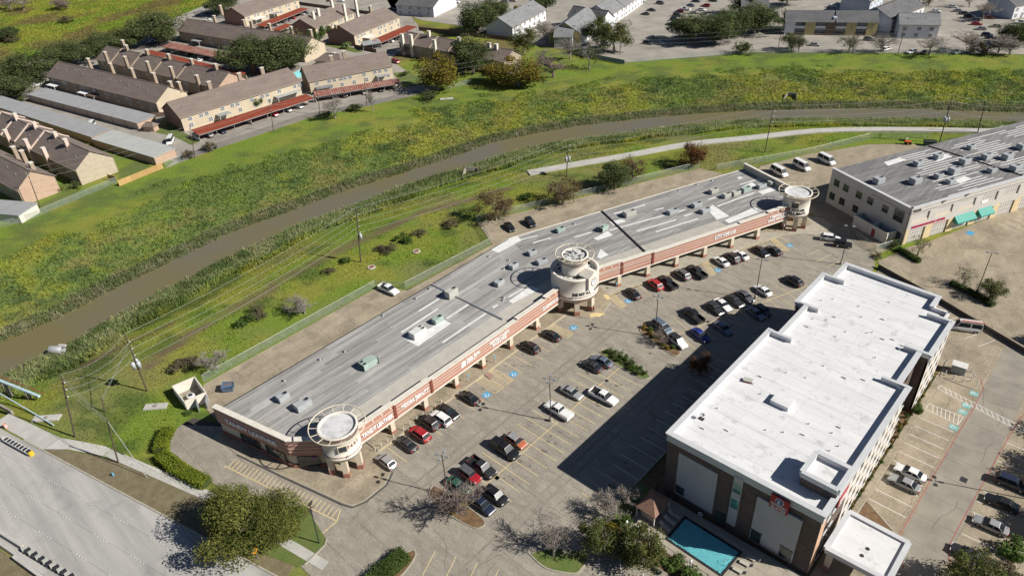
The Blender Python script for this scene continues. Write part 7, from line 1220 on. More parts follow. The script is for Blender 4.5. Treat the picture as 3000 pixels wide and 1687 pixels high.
H('townhouse_row', 'cream townhouse row left of the corner lawn with brown roof', (-260.00, 150.89), (-247.57, 184.36), 15, 7, wall='stucco_yellow', gable='stucco_tan', ridge=9.5, chim=[(20, 15.5, 10.8), (14, 15, 10)], low=[(2, 9, 2.7, 3.5, 'shingle_grey'), (28, 33, 2.6, 3, 'flat_grey')], seed=6)
H('townhouse_row', 'long brown roofed row behind the worn rust carport and dark oaks', (-397.35, 160.24), (-302.5, 175.8), 14, 9, chim=[(14, 14, 11), (38, 14, 11), (44, 14, 11), (58, 14, 11), (74, 14, 11), (90, 12, 11.5)], low=[(14, 21, 2.7, 3.5, 'flat_grey'), (48, 54, 2.7, 3, 'white_paint')], gable2='stucco_yellow', seed=7)
H('townhouse_row', 'cream townhouse row with red brick gable at the top', (-394.12, 197.44), (-403.99, 239.20), 17, 7, wall='stucco_yellow', gable='brick_red', ridge=9.6, chim=[(-1.5, 16, 10.5)], low=[(4, 12, 2.8, 4, 'white_paint'), (18, 24, 2.6, 4, 'flat_grey')], seed=8)
H('townhouse_row', 'brick gabled townhouse row with slender chimneys on its roof', (-333.28, 203.53), (-344.17, 235.85), 17, 6, wall='stucco_yellow', gable='brick_red', ridge=9.6, chim=[(7, 5.5, 11.8), (12, 6.0, 12.2), (26, -0.4, 11.6), (27, 8, 13), (37, -0.4, 11.4)], seed=9, chim_m='stucco_pale')
H('townhouse_row', 'cream townhouse row with red brick gable beside the palm', (-303.70, 206.16), (-313.38, 242.88), 17, 7, wall='stucco_yellow', gable='brick_red', ridge=9.6, chim=[(-0.5, 10, 10.0), (35, 16, 10.6)], low=[(6, 12, 2.8, 4, 'white_paint')], seed=10)
H('townhouse_row', 'low townhouse row with tall pale chimneys behind the yellow green tree', (-273.89, 210.24), (-209.99, 214.73), 12, 8, ridge=8.8, chim=[(3, -0.4, 9.6), (9, -0.4, 10), (24, -0.4, 9.6), (15, 5.5, 11.0), (34, 5.5, 10.5), (52, 5, 10.5), (56, 5, 10.5)], strips=[8, 20, 32], seed=11, chim_m='stucco_pale')
H('townhouse_row', 'pink chimneyed townhouse row with stone gable end at the left', (-325, 47.6), (-247.5, 54.4), 12.3, 8, ridge=9.6, chim=[(12, -0.4, 8.6), (22, 6, 11.8), (27, -0.4, 8.8), (38, 6, 11.6), (44, -0.4, 8.8), (54, 6, 11.2), (58, -0.4, 8.8), (64, 5, 11.2)], strips=[8, 20, 32, 45], gable2='stone_tan', seed=12, chim_m='stucco_pink')
H('townhouse_row', 'brick gabled townhouse row at the left edge by the channel fence', (-312, 30.2), (-247.2, 37.2), 11.2, 6, ridge=9.4, chim=[(48, 10.5, 10.5), (60, 8, 10.0), (40, 11, 10)], gable2='brick_orange', seed=13)
house('pool_house', 'small brown hip roofed clubhouse between townhouse rows', (-291.96, 174.97), (-278.69, 179.65), 8, 3, 5.2, 'stucco_yellow', hip=3.5, chim=[(8, 4, 5.6), (12, 6, 5.4)], vents=False)
# windows on brick gables that face the camera
# flat roofed garage rows
def garage(name, label, A, B, depth, z, roof, wall='brick_orange', doors=0, door_m='garage_door', group='garage rows', slope=0.35):
    Av, Bv = Vector(A), Vector(B); d = Bv-Av; L = d.length; t = thing(name, label, 'garage', (Av.x, Av.y, 0), math.atan2(d.y, d.x), group)
    MB().box(0, L, 0.25 if doors else 0, depth, 0, z-0.2).build('wall', wall, t); m = MB(); P = [(-0.3, -0.3, z), (L+0.3, -0.3, z), (L+0.3, depth+0.3, z+slope), (-0.3, depth+0.3, z+slope)]; m.add([(x, y, zz-0.22) for x, y, zz in P]+P, [(3, 2, 1, 0), (4, 5, 6, 7), (0, 1, 5, 4), (1, 2, 6, 5), (2, 3, 7, 6), (3, 0, 4, 7)]); m.build('roof', roof, t)
    if doors:
        for k in range(doors+1): x = L*k/doors; MB().box(max(0, x-0.3), min(L, x+0.3), -0.05, 0.3, 0, z-0.2).build('pier', wall, t)
        MB().box(0.3, L-0.3, 0.0, 0.26, 2.3, z-0.2).build('lintel', wall, t)
        for k in range(doors):
            x0, x1 = L*k/doors+0.45, L*(k+1)/doors-0.45; dr = MB().box(x0, x1, 0.15, 0.26, 0.05, 2.3).build('garage_door', door_m, t)
            for j in range(3): MB().box(x0+0.05, x1-0.05, 0.11, 0.15, 0.15+j*0.73, 0.15+j*0.73+0.62).build('door_panel', door_m, dr)
    return t
garage('garage_row', 'long grey flat roofed garage row with nine doors', (-359.71, 73.66), (-281.54, 87.85), 7.7, 3.0, 'flat_grey', doors=9); garage('garage_row', 'grey flat roofed garage row behind the pink chimneys', (-375.39, 56.58), (-281.76, 71.19), 7.2, 3.0, 'flat_grey'); garage('carport_row', 'pale corrugated metal carport roof by the parked white van', (-279.40, 70.68), (-242.74, 77.10), 8.0, 3.0, 'sheet_pale'); garage('garage_row', 'white walled garage at the left edge by the channel fence', (-250.66, 23.74), (-234.55, 32.64), 7, 2.8, 'flat_grey', 'stucco_pale')
house('utility_shed', 'tiny brick shed at the end of the grey garage row', (-278.53, 88.57), (-274.58, 90.70), 2.6, 2.3, 3.2, 'brick_orange', 'brick_orange', hip=1.3, vents=False, group='small sheds')
def carport(label, A, B, depth, roof='rust_metal', z=2.7, cars=0):
    Av, Bv = Vector(A), Vector(B); d = Bv-Av; L = d.length; t = thing('carport', label, 'carport', (Av.x, Av.y, 0), math.atan2(d.y, d.x), 'metal carports'); m = MB(); P = [(0, 0, z), (L, 0, z), (L, depth, z+0.35), (0, depth, z+0.35)]
    m.add([(x, y, zz-0.12) for x, y, zz in P]+P, [(3, 2, 1, 0), (4, 5, 6, 7), (0, 1, 5, 4), (1, 2, 6, 5), (2, 3, 7, 6), (3, 0, 4, 7)]); m.build('roof', roof, t); n = max(2, int(L/6))
    MB().box(0, L, 0.02, 0.14, z-0.34, z-0.1).build('beam', 'metal_grey', t); MB().box(0, L, depth-0.2, depth, 0, 1.9).build('back_wall', 'stucco_yellow', t)
    for k in range(n+1):
        x = min(L-0.15, max(0.15, L*k/n)); MB().box(x-0.07, x+0.07, 0.6, 0.74, 0, z-0.1).build('post', 'metal_grey', t)
        if k % 3 == 0: MB().box(x-0.15, x+0.15, 0.8, depth-0.3, 0, 1.2).build('partition', 'stucco_pale', t)
    return Av, d.normalized(), Vector((-d.normalized().y, d.normalized().x)), L
CP = [carport('worn rust red carport below the long row with dark oaks', (-385.23, 144.47), (-326.95, 152.81), 6.5, 'rust_worn'), carport('narrow rust carport strip behind the chimney row', (-381.09, 133.86), (-302.30, 141.79), 4.0), carport('long rust red carport along the back lane, left one', (-249.73, 96.68), (-247.75, 144.61), 6.5), carport('ribbed rust red carport along the back lane, right one', (-249.03, 145.68), (-232.73, 176.82), 6.0, 'rust_worn'), carport('rust red carport at the top between cream rows', (-373.06, 197.18), (-387.51, 235.07), 6.5), carport('short rust carport beside the brick gable', (-357.15, 196.59), (-361.67, 208.33), 5.5), carport('rust red carport before the row with the palm', (-290.04, 212.34), (-297.29, 241.52), 6.5)]
carport('grey carport extension next to the rust one by the palm', (-293.76, 203.55), (-289.96, 211.95), 6.0, 'flat_grey')
fc = [0]; cols_ = ['white', 'silver', 'black', 'grey', 'white', 'navy', 'charcoal', 'red']
for i, (ci, lst) in enumerate([(0, (8, 20, 30)), (2, (4.5, 9.5, 31, 37, 42)), (3, (12, 20, 27)), (4, (11, 18, 22, 27, 36, 40)), (6, (9, 14))]):
    Av, d, n, L = CP[ci]
    for j, s_ in enumerate(lst):
        if s_ < L: p = Av+d*s_+n*2.6; c = cols_[(i*3+j*2) % 8]; far_car(('suv', 'sedan')[j % 2], p, math.atan2(-n.y, -n.x)+(PI if j % 3 == 0 else 0), c, c+(' SUV', ' sedan')[j % 2]+' parked under the '+('worn rust carport', '', 'long lane carport', 'ribbed lane carport', 'top carport', '', 'carport by the palm')[ci]+', '+('first', 'second', 'third', 'fourth', 'fifth', 'sixth')[j]+' from left', 'cars under the carports')
far_car('van', (-258.46, 89.51), -0.6, 'white', 'white van by the small lawn at the end of the garage row'); far_car('van', (-300.56, 77.46), -0.6, 'white', 'white van half hidden behind the grey garage roof'); far_car('suv', (-264.56, 199.75), -0.1, 'red', 'red SUV in the drive above the corner lawn'); far_car('sedan', (-308.57, 189.93), 0.4, 'silver', 'silver car behind the small clubhouse'); far_car('sedan', (-349.77, 266.47), 0.6, 'black', 'black car beside the pale apartments at the top'); far_car('sedan', (-403.92, 261.12), 0.4, 'red', 'red car at the very top by the estate wall'); far_car('sedan', (-396.80, 264.07), 0.4, 'white', 'white car at the very top by the estate wall'); far_car('pickup', (-328.80, 297.90), 0.3, 'white', 'white pickup at the top lot left of the dark trees')
for i, (q, c) in enumerate([((-443.71, 193.42), 'navy'), ((-446.33, 200.93), 'navy'), ((-429.41, 191.54), 'white'), ((-427.38, 199.94), 'silver'), ((-407.91, 149.44), 'steel'), ((-410.07, 155.40), 'white'), ((-419.74, 136.16), 'silver'), ((-395.44, 111.76), 'navy'), ((-381.08, 82.87), 'white'), ((-350.19, 146.93), 'white')]): far_car('sedan', q, 0.3+0.2*i, c, c.replace('navy', 'dark blue').replace('steel', 'blue grey')+' car parked under the estate oaks, '+('first', 'second', 'third', 'fourth', 'fifth', 'sixth', 'seventh', 'eighth', 'ninth', 'tenth')[i]+' from the top left drive')
# lawns and pools of the estate
for nm, lab, poly in [('lawn', 'corner lawn at the end of the back lane', [(-253.87, 189.03), (-248.94, 194.04), (-234.21, 189.85), (-230.67, 185.57), (-233.83, 177.81), (-237.99, 180.70)]), ('lawn', 'small lawn by the end of the garage row', [(-276.48, 90.30), (-286.86, 100.47), (-268.01, 97.58), (-250.45, 96.38), (-250.18, 93.01), (-261.96, 93.04)]), ('lawn', 'strip of lawn inside the channel fence', [(-241.76, 34.52), (-246.03, 46.29), (-243.22, 53.04), (-240.52, 62.71), (-238.63, 60.26), (-237.71, 45.35), (-239.38, 33.81)]), ('lawn', 'lawn by the gold board fence', [(-249.60, 68.14), (-251.05, 73.44), (-243.58, 75.70), (-242.57, 70.20), (-242.51, 64.20)]), ('lawn', 'court lawn with the bare tree', [(-375.00, 111.77), (-341.37, 122.57), (-305.96, 125.36), (-305.34, 119.26), (-331.79, 118.23)]), ('lawn', 'shaded lawn below the palm', [(-326.52, 201.47), (-317.39, 204.83), (-292.70, 202.81), (-294.87, 199.35), (-320.35, 198.51)])]: sheet(nm, ccw(poly), 'lawn', 0.05, 0.3, lab)
ep = wthing('estate_pool', 'turquoise corner of the estate swimming pool between roofs', 'pool', (*(-290.03, 163.58), 0)); MB().prism(ccw([(-292.93, 163.50), (-294.10, 167.34), (-285.37, 163.04), (-284.77, 159.90)]), 0.05, 0.12).build('water', 'pool_floor', ep); MB().prism(ccw([(-293.57, 163.08), (-295.40, 168.36), (-284.59, 163.20), (-283.24, 158.80)]), 0.03, 0.09).build('pool_edge', 'concrete_pale', ep)
# ---------------------------------------------------------------- apartments beyond
def apt(label, A, B, depth, **k):
    k.setdefault('group', 'apartment blocks at the top'); L = LN(A, B); n = max(3, int(L/5)); w = wins(L, n, 3.5, 1.6, 1.4, False, 3)+wins(L, n, 0.8, 1.6, 1.5, False, 4); return house('apartment_block', label, A, B, depth, win=w, **k)
apt('pale blue gabled apartment block by the board fence', (-245.23, 258.00), (-255.23, 294.69), 14.6, wall='siding_white', gable='siding_blue', roof='shingle_grey', ridge=9.5)
apt('grey roofed apartment block in the middle of the pale cluster', (-209.48, 266.61), (-219.61, 296.04), 16, wall='siding_white', gable='siding_yellow', roof='shingle_grey', ridge=10); apt('small white gabled apartment wing behind the brown bare tree', (-218.02, 257.25), (-210.84, 261.63), 12, eave=5, wall='siding_blue', gable='siding_blue', gable2='siding_white', roof='shingle_grey', ridge=8.4); apt('white apartment block right of the cluster facing the lot', (-218.50, 301.60), (-223.34, 320.69), 15, wall='siding_white', gable='siding_white', roof='shingle_grey', ridge=9.6); apt('white apartment block at the top of the lot', (-223.10, 320.83), (-231.66, 349.96), 14, wall='siding_white', gable='siding_blue', roof='shingle_grey', ridge=9.6); apt('dark roofed wing joining the pale cluster', (-236.40, 290.01), (-215.23, 290.19), 10, wall='siding_blue', gable='siding_white', roof='shingle_dark', ridge=9.2)
apt('tall pale blue apartment block cut by the top edge', (-336.90, 260.10), (-313.64, 267.39), 26, wall='siding_blue', gable='siding_blue', gable2='siding_white', roof='shingle_dark', ridge=10.5)
ya = wthing('apartment_block', 'long yellow and grey apartment block with recessed balconies', 'building', (-115, 345, 0), 'apartment blocks at the top')
YA, YB = Vector((-140.44, 330.58)), Vector((-105.96, 349.31)); yd = (YB-YA).normalized(); yn = Vector((-yd.y, yd.x)); YL = (YB-YA).length
def YP(s_, t): return tuple(YA+yd*s_+yn*t)
MB().prism([YP(0, 1.2), YP(YL, 1.2), YP(YL, 14), YP(0, 14)], 0, 6).build('core_wall', 'siding_white', ya)
for k in range(9):
    s0 = YL*k/9; s1 = YL*(k+1)/9
    if k == 4: MB().prism([YP(s0, 0.2), YP(s1, 0.2), YP(s1, 1.2), YP(s0, 1.2)], 0, 6).build('stair_panel', 'board_brown', ya)
    elif k % 2 == 0: MB().prism([YP(s0, 0), YP(s1, 0), YP(s1, 1.2), YP(s0, 1.2)], 0, 6).build('wall_panel', 'siding_yellow' if k else 'siding_white', ya)
    else:
        for z in (0.0, 3.0):
            MB().prism([YP(s0, 0.9), YP(s1, 0.9), YP(s1, 1.15), YP(s0, 1.15)], z+1.1, z+2.6).build('balcony_glass', 'house_glass', ya); MB().prism([YP(s0, 0.1), YP(s1, 0.1), YP(s1, 0.25), YP(s0, 0.25)], z, z+1.05).build('balcony_rail', 'board_brown' if z < 1 else 'siding_white', ya)
for k in (2, 6, 8): letters('17'[k % 2], 3.4, plain('stencil', (0.25, 0.24, 0.16), 0.8) if 'stencil' not in MATS else 'stencil', ya, (*YP(YL*(k+0.35)/9, -0.02), 2.4), (yd.x, yd.y, 0), depth=0.02) if k != 2 else None
for a, b in ((0, 0.52), (0.56, 1.0)):
    m = MB(); x0, x1 = YL*a-0.4, YL*b+0.4; m.ring([[(*YP(x0, t), z) for t, z in ((-0.6, 5.9), (7, 9.4), (14.6, 5.9))], [(*YP(x1, t), z) for t, z in ((-0.6, 5.9), (7, 9.4), (14.6, 5.9))]], cap0=True, cap1=True); m.build('roof', 'shingle_dark', ya)
MB().prism([YP(YL*0.52, 1.0), YP(YL*0.56, 1.0), YP(YL*0.56, 14), YP(YL*0.52, 14)], 0, 7.6).build('firewall', 'siding_blue', ya)
apt('white apartment block with grey roof at the right of the yellow block', (-97.07, 350.31), (-83.04, 357.37), 13, eave=6, wall='siding_white', gable='siding_blue', roof='shingle_grey', ridge=9.2); apt('dark roofed blue apartment wing behind the white block', (-102.76, 357.06), (-98.88, 388.13), 16, eave=6, wall='siding_white', gable='siding_blue', roof='shingle_dark', ridge=9.8); apt('dark blue apartment wing behind the yellow block at the top', (-122.56, 384.86), (-123.42, 405.59), 14, eave=6, wall='siding_blue', gable='siding_blue', roof='shingle_dark', ridge=9.4); apt('blue gabled apartment block at the top centre right', (-167.99, 341.71), (-157.67, 348.80), 14, eave=6, wall='siding_blue', gable='siding_blue', roof='shingle_dark', ridge=9.4); apt('pale apartment block at the top right corner', (-65.52, 406.88), (-59.79, 419.68), 14, eave=6, wall='siding_white', gable='siding_blue', roof='shingle_dark', ridge=9.4)
AC = [('sedan', (-216.51, 329.98), 'black', 'front black car on the left kerb of the apartment lot'), ('sedan', (-218.12, 338.37), 'black', 'rear black car on the left kerb of the apartment lot'), ('suv', (-222.84, 353.80), 'charcoal', 'dark SUV further up the apartment lot'), ('sedan', (-194.17, 319.22), 'navy', 'lowest dark sedan of the column in the apartment lot'), ('suv', (-197.06, 327.24), 'black', 'black SUV second from the bottom of the column'), ('suv', (-200.53, 335.30), 'charcoal', 'grey SUV third from the bottom of the column'), ('pickup', (-204.18, 348.98), 'white', 'white pickup in the apartment lot column'), ('sedan', (-205.86, 357.63), 'steel', 'blue grey car above the white pickup'), ('sedan', (-196.21, 352.17), 'white', 'white car right of the white pickup'), ('suv', (-198.46, 360.39), 'red', 'red SUV in the apartment lot'), ('sedan', (-208.49, 367.51), 'navy', 'dark sedan at the top of the apartment lot'), ('sedan', (-201.19, 372.98), 'black', 'black car at the top right of the apartment lot'), ('sedan', (-188.73, 294.07), 'silver', 'silver sedan at the edge of the oak shade'), ('suv', (-184.69, 284.92), 'charcoal', 'dark SUV at the edge of the oak shade'), ('sedan', (-179.50, 287.10), 'steel', 'blue car inside the oak shade'), ('pickup', (-199.85, 273.48), 'silver', 'silver pickup under the spreading oak'), ('sedan', (-300.35, 307.66), 'maroon', 'maroon car in the lot behind the dark trees'), ('sedan', (-302.80, 313.85), 'grey', 'grey car in the lot behind the dark trees'), ('suv', (-300.75, 318.04), 'silver', 'silver SUV in the lot behind the dark trees'),
      ('suv', (-105.71, 340.64), 'grey', 'grey SUV before the yellow apartments'), ('suv', (-94.46, 329.25), 'white', 'white SUV behind the tangled bare tree'), ('suv', (-84.76, 330.75), 'white', 'white SUV at the fence left of the flat bare tree'), ('sedan', (-80.10, 333.68), 'grey', 'grey car under the flat bare tree'), ('suv', (-75.46, 339.32), 'steel', 'blue grey SUV at the fence right of the flat bare tree'), ('sedan', (-69.85, 340.13), 'silver', 'silver car at the fence near the dense bush'), ('sedan', (-97.54, 404.45), 'white', 'white car behind the white apartment block'), ('sedan', (-89.08, 410.51), 'silver', 'silver car at the top of the right hand row'), ('sedan', (-85.61, 406.41), 'charcoal', 'dark car second in the right hand row'), ('suv', (-81.97, 401.40), 'black', 'black SUV third in the right hand row'), ('sedan', (-75.63, 389.23), 'red', 'red car in the right hand row'), ('sedan', (-71.95, 381.71), 'silver', 'silver car below the red car in the right hand row'), ('suv', (-67.02, 372.28), 'navy', 'dark blue SUV low in the right hand row'), ('sedan', (-64.70, 368.71), 'black', 'black car lowest in the right hand row'), ('sedan', (-67.93, 389.44), 'gold', 'pale gold car opposite the right hand row'), ('sedan', (-74.05, 403.67), 'maroon', 'dark red car behind the bare tree in the right lot'), ('suv', (-70.30, 423.13), 'red', 'red and white vehicle at the top right'), ('pickup', (-60.36, 400.43), 'white', 'white pickup at the right photo edge'), ('sedan', (-78.81, 437.87), 'charcoal', 'dark car at the top right lane'), ('sedan', (-235.54, 354.02), 'white', 'white car beside the white block at the top of the lot'), ('suv', (-203.76, 342.55), 'maroon', 'dark red SUV fourth from the bottom of the column'), ('sedan', (-195.99, 344.37), 'silver', 'silver car partly behind the oak crowns'), ('sedan', (-93.98, 417.76), 'white', 'white car uppermost left in the right hand lot'), ('suv', (-78.17, 395.55), 'grey', 'grey SUV above the red car in the right hand row'), ('sedan', (-74.32, 428.81), 'black', 'black car beside the red and white vehicle'), ('sedan', (-65.15, 412.29), 'navy', 'dark blue car above the white pickup at the right edge'), ('suv', (-61.50, 381.72), 'silver', 'silver SUV left of the dark rounded tree at the right'), ('sedan', (-121.77, 320.82), 'silver', 'silver car on the strip before the yellow apartments'), ('sedan', (-143.02, 390.19), 'white', 'white car in the lot behind the yellow apartments')]
for i, (k, q, c, lb) in enumerate(AC): far_car(k, q, (0.12 if i < 19 else (1.25 if 20 <= i <= 24 else 0.3))+(PI if i % 3 == 0 else 0), c, lb, 'cars in the apartment lots')

# ---------------------------------------------------------------- utility poles and overhead wires
mat('pole_wood', (0.12, 0.09, 0.065), (0.085, 0.065, 0.05), scale=2.0, fine=0.15); plain('wire', (0.33, 0.35, 0.34), 0.5); plain('porcelain', (0.55, 0.56, 0.57), 0.3); plain('tank_grey', (0.46, 0.48, 0.50), 0.4)
cx2 = Vector((cam_x.x, cam_x.y)).normalized()
def pole(p, h, lean, label, tanks=0, arms=4, cross=False, thick=0.17, m='pole_wood', lamp=False):
    zb = hz(p)-0.3; t = thing('utility_pole', label, 'utility pole', (p[0], p[1], zb), 0, 'utility poles'); top = Vector((cx2.x*lean, cx2.y*lean, h)); at = lambda f: top*f
    MB().tube([(0, 0, 0), at(0.5), top], [thick, thick*0.85, thick*0.65], 8).build('shaft', m, t); u = Vector((0.93, 0.35, 0)) if p[0] > -150 else Vector((0.9, -0.4, 0)); tips = [at(1.0)]
    for k in range(arms):
        f = 1-0.14*(k+1)*12/h*1.0; q = at(max(f, 0.4))
        i_ = MB().tube([q, q+u*0.55], 0.05, 5).build('bracket', 'metal_grey', t); MB().lathe(0, 0, [(0.03, -0.12), (0.12, -0.08), (0.07, 0), (0.12, 0.06), (0.03, 0.16)], 8).build('insulator', 'porcelain', i_, loc=tuple(q+u*0.6)); tips.append(q+u*0.6)
    if cross: q = at(0.95); MB().tube([q-u*1.2, q+u*1.2], 0.07, 5).build('crossarm', m, t)
    for k in range(tanks):
        a = k*2.2+0.4; q = at(0.5)+Vector((math.cos(a), math.sin(a), 0))*0.62; tb = MB().lathe(q.x, q.y, [(0.05, q.z-0.75), (0.36, q.z-0.7), (0.38, q.z+0.55), (0.3, q.z+0.7), (0.02, q.z+0.75)], 14).build('transformer', 'tank_grey', t, True); MB().lathe(q.x+0.12, q.y, [(0.05, q.z+0.7), (0.08, q.z+0.85), (0.03, q.z+1.1)], 6).build('bushing', 'porcelain', tb)
    if lamp: q = at(0.92); MB().tube([q, q+u*1.6+Vector((0, 0, 0.4))], 0.04, 5).build('lamp_arm', 'metal_grey', t); MB().box(q.x+u.x*1.6-0.3, q.x+u.x*1.6+0.3, q.y+u.y*1.6-0.14, q.y+u.y*1.6+0.14, q.z+0.32, q.z+0.5).build('lamp_head', 'metal_grey', t)
    o = Vector((p[0], p[1], zb)); return [o+x for x in tips]
def span(a, b, sag, label, n=None, r=0.02):
    t = wthing('overhead_wires', label, 'wires', (a[0].x, a[0].y, 0), 'overhead wire spans')
    for p, q in list(zip(a, b))[:n]:
        P = [p.lerp(q, k/12)-Vector((0, 0, sag*4*(k/12)*(1-k/12))) for k in range(13)]; MB().tube(P, r, 4, caps=False).build('wire', 'wire', t)
def lean(px, p): return px*math.hypot(p[0], p[1], 85)/2068
PW = {}
for k, p, h, px_, lb, tk_, ar in [('P1', (-128.5, 9.8), 15.7, 50, 'dark utility pole beside the road sidewalk', 0, 3), ('P2', (-130.5, 24.6), 14.9, 9, 'utility pole with three grey transformers near the bin enclosure', 3, 4), ('P3', (-135.9, 82.5), 15.9, 17, 'utility pole in the grass above the mown lawn', 1, 4), ('P4', (-125.7, 152.9), 12.2, 6, 'utility pole with transformers at the trail end', 3, 4), ('P5', (-86.6, 203.6), 15.4, 4, 'dark utility pole beside the trail curve', 0, 3), ('P6', (-47.1, 241.2), 15.7, -3, 'utility pole with three transformers behind the office block', 3, 4), ('P7', (-40.2, 255.7), 11, -6, 'utility pole at the far end of the trail', 0, 3)]:
    PW[k] = pole(p, h, lean(px_, p), lb, tk_, ar)
for a, b, s_, lb in [('P1', 'P2', 1.6, 'sagging wires from the road pole to the transformer pole'), ('P2', 'P3', 1.2, 'wires along the bank between the transformer pole and the lawn pole'), ('P3', 'P4', 1.2, 'wires along the bank from the lawn pole to the trail end'), ('P4', 'P5', 1.0, 'wires crossing above the trail middle'), ('P5', 'P6', 0.9, 'wires above the trail toward the office block'), ('P6', 'P7', 0.4, 'short wires between the last two trail poles')]: span(PW[a], PW[b], s_, lb)
t7 = PW['P7']; span(t7, [q+Vector((45, 35, 0)) for q in t7], 0.8, 'wires leaving the photo at the right of the trail')
p1b = pole((-115.3, 12.6), 11.1, lean(29, (-115, 12)), 'slim leaning pole beside the sidewalk with guy wires', 0, 0, thick=0.15); span([PW['P1'][0], PW['P1'][1], PW['P1'][2]], [p1b[0], p1b[0]-Vector((0, 0, 0.4)), p1b[0]-Vector((0, 0, 0.8))], 0.8, 'wires from the road pole to the slim leaning pole')
gw = wthing('guy_wire', 'pale guy wire running from the slim pole to the grass', 'wire', (-107.6, 14.6, 0)); MB().tube([p1b[0]-Vector((0, 0, 0.6)), (-107.6, 14.6, 0)], 0.05, 5).build('wire', 'wire', gw); span([PW['P2'][1]]*3, [Vector((-131.0, 16.9, 3.2))+Vector((0.3*k, 0, 0)) for k in range(3)], 0.2, 'guy wires from the transformer pole to the anchor pole'); MBt = thing('anchor_post', 'short pale anchor post for the guy wires', 'post', (-131.0, 16.4, 0)); MB().tube([(0, 0, -0.3), (0.0, 0.5, 3.3)], 0.12, 6).build('post', 'pole_wood', MBt)
BL = [pole(p, h, lean(x, p), lb, 0, 2, thick=0.15, lamp=l) for p, h, x, lb, l in [((-241.5, 39.8), 13.1, 10, 'tall pole by the brick gable at the channel fence', True), ((-238.0, 88.4), 11.8, 14, 'lane pole at the brushy thicket', True), ((-236.6, 118.5), 12.0, 10, 'lane pole before the long rust carport', False), ((-237.0, 139.3), 10.4, 6, 'lane pole between the two rust carports', False), ((-229.3, 155.9), 11.7, 7, 'lane pole before the ribbed carport', False), ((-185.7, 264.3), 8.6, 0, 'pole beside the spreading oak', False), ((-131.0, 304.5), 10.7, 2, 'fence line pole below the yellow apartments', False), ((-88.9, 327.4), 10.6, 1, 'leaning fence line pole below the white apartments', False)]]
for (a, b), lb in zip(zip(BL[:-1], BL[1:]), ['wires between the gable pole and the thicket pole', 'lane wires above the small lawn', 'lane wires above the long carport', 'lane wires above the carport gap', 'wires crossing the golden trees', 'wires in front of the dark oaks', 'wires along the fence of the yellow apartments']): span(a, b, 0.9, lb)
pole((-314.1, 252.9), 8.8, 1.0, 'lamp pole in the drive by the board fence', 0, 0, thick=0.14, lamp=True); pole((-72.9, 26.8), 9.9, lean(10, (-73, 27)), 'slim dark pole at the parking entrance', 0, 0, thick=0.11, m='metal_dark')

# ---------------------------------------------------------------- fences
cm, cnt, cb_ = _new('chain_link'); cb_.inputs['Base Color'].default_value = (0.34, 0.40, 0.36, 1); cb_.inputs['Roughness'].default_value = 0.5
_tr = cnt.nodes.new('ShaderNodeBsdfTransparent'); _mx = cnt.nodes.new('ShaderNodeMixShader'); _wv = _N(cnt, 'ShaderNodeTexNoise', Scale=0.8); _mr = cnt.nodes.new('ShaderNodeMapRange'); _mr.inputs['To Min'].default_value = 0.16; _mr.inputs['To Max'].default_value = 0.34
cnt.links.new(_wv.outputs[0], _mr.inputs[0]); cnt.links.new(_mr.outputs[0], _mx.inputs[0]); cnt.links.new(_tr.outputs[0], _mx.inputs[1]); cnt.links.new(cb_.outputs[0], _mx.inputs[2]); cnt.links.new(_mx.outputs[0], cnt.nodes['Material Output'].inputs['Surface'])
def chain_fence(pts, label, h=1.9):
    t = wthing('chain_link_fence', label, 'fence', (*pts[0], 0), 'chain link fences')
    for a, b in zip(pts[:-1], pts[1:]):
        av, bv = Vector(a), Vector(b); L = (bv-av).length; n = max(1, int(L/3.0)); za, zb = hz(a), hz(b)
        for k in range(n):
            p, q = av.lerp(bv, k/n), av.lerp(bv, (k+1)/n); z0, z1 = za+(zb-za)*k/n, za+(zb-za)*(k+1)/n; MB().quad((p.x, p.y, z0), (q.x, q.y, z1), (q.x, q.y, z1+h), (p.x, p.y, z0+h)).build('mesh_panel', 'chain_link', t); MB().tube([(p.x, p.y, z0-0.1), (p.x, p.y, z0+h+0.1)], 0.035, 5).build('post', 'metal_grey', t)
        MB().tube([(a[0], a[1], za+h), (b[0], b[1], zb+h)], 0.03, 4).build('top_rail', 'metal_grey', t)
chain_fence([(-123.8, 33.5), (-123.8, 77.8), (-117.4, 81.8), (-117.2, 86), (-115.7, 109.4), (-123, 114.0)], 'chain link fence behind the alley of the straight wing'); chain_fence([(-127.2, 115.8), (-97.2, 182)], 'chain link fence behind the alley of the angled wing'); chain_fence([(-92, 183), (-75.08, 210.62), (-65.13, 232.28), (-50.32, 243.69)], 'chain link fence behind the van yard'); chain_fence([(-237.69, 26.16), (-235.19, 33.71), (-240.23, 62.94)], 'chain link fence along the estate lawn'); chain_fence([(-239.53, 78.66), (-240.13, 85.74)], 'short chain link fence beside the lane end'); chain_fence([(-217.64, 186.29), (-213.47, 198.65)], 'chain link fence by the yellow green tree'); chain_fence([(-44.86, 168.54), (-38.66, 164.29), (-36.43, 169.18)], 'chain link gate fence by the office corner'); chain_fence([(-176.12, 255.58), (-152.65, 281.52), (-139.29, 296.51), (-67.62, 339.96)], 'long chain link fence at the edge of the apartment lot')
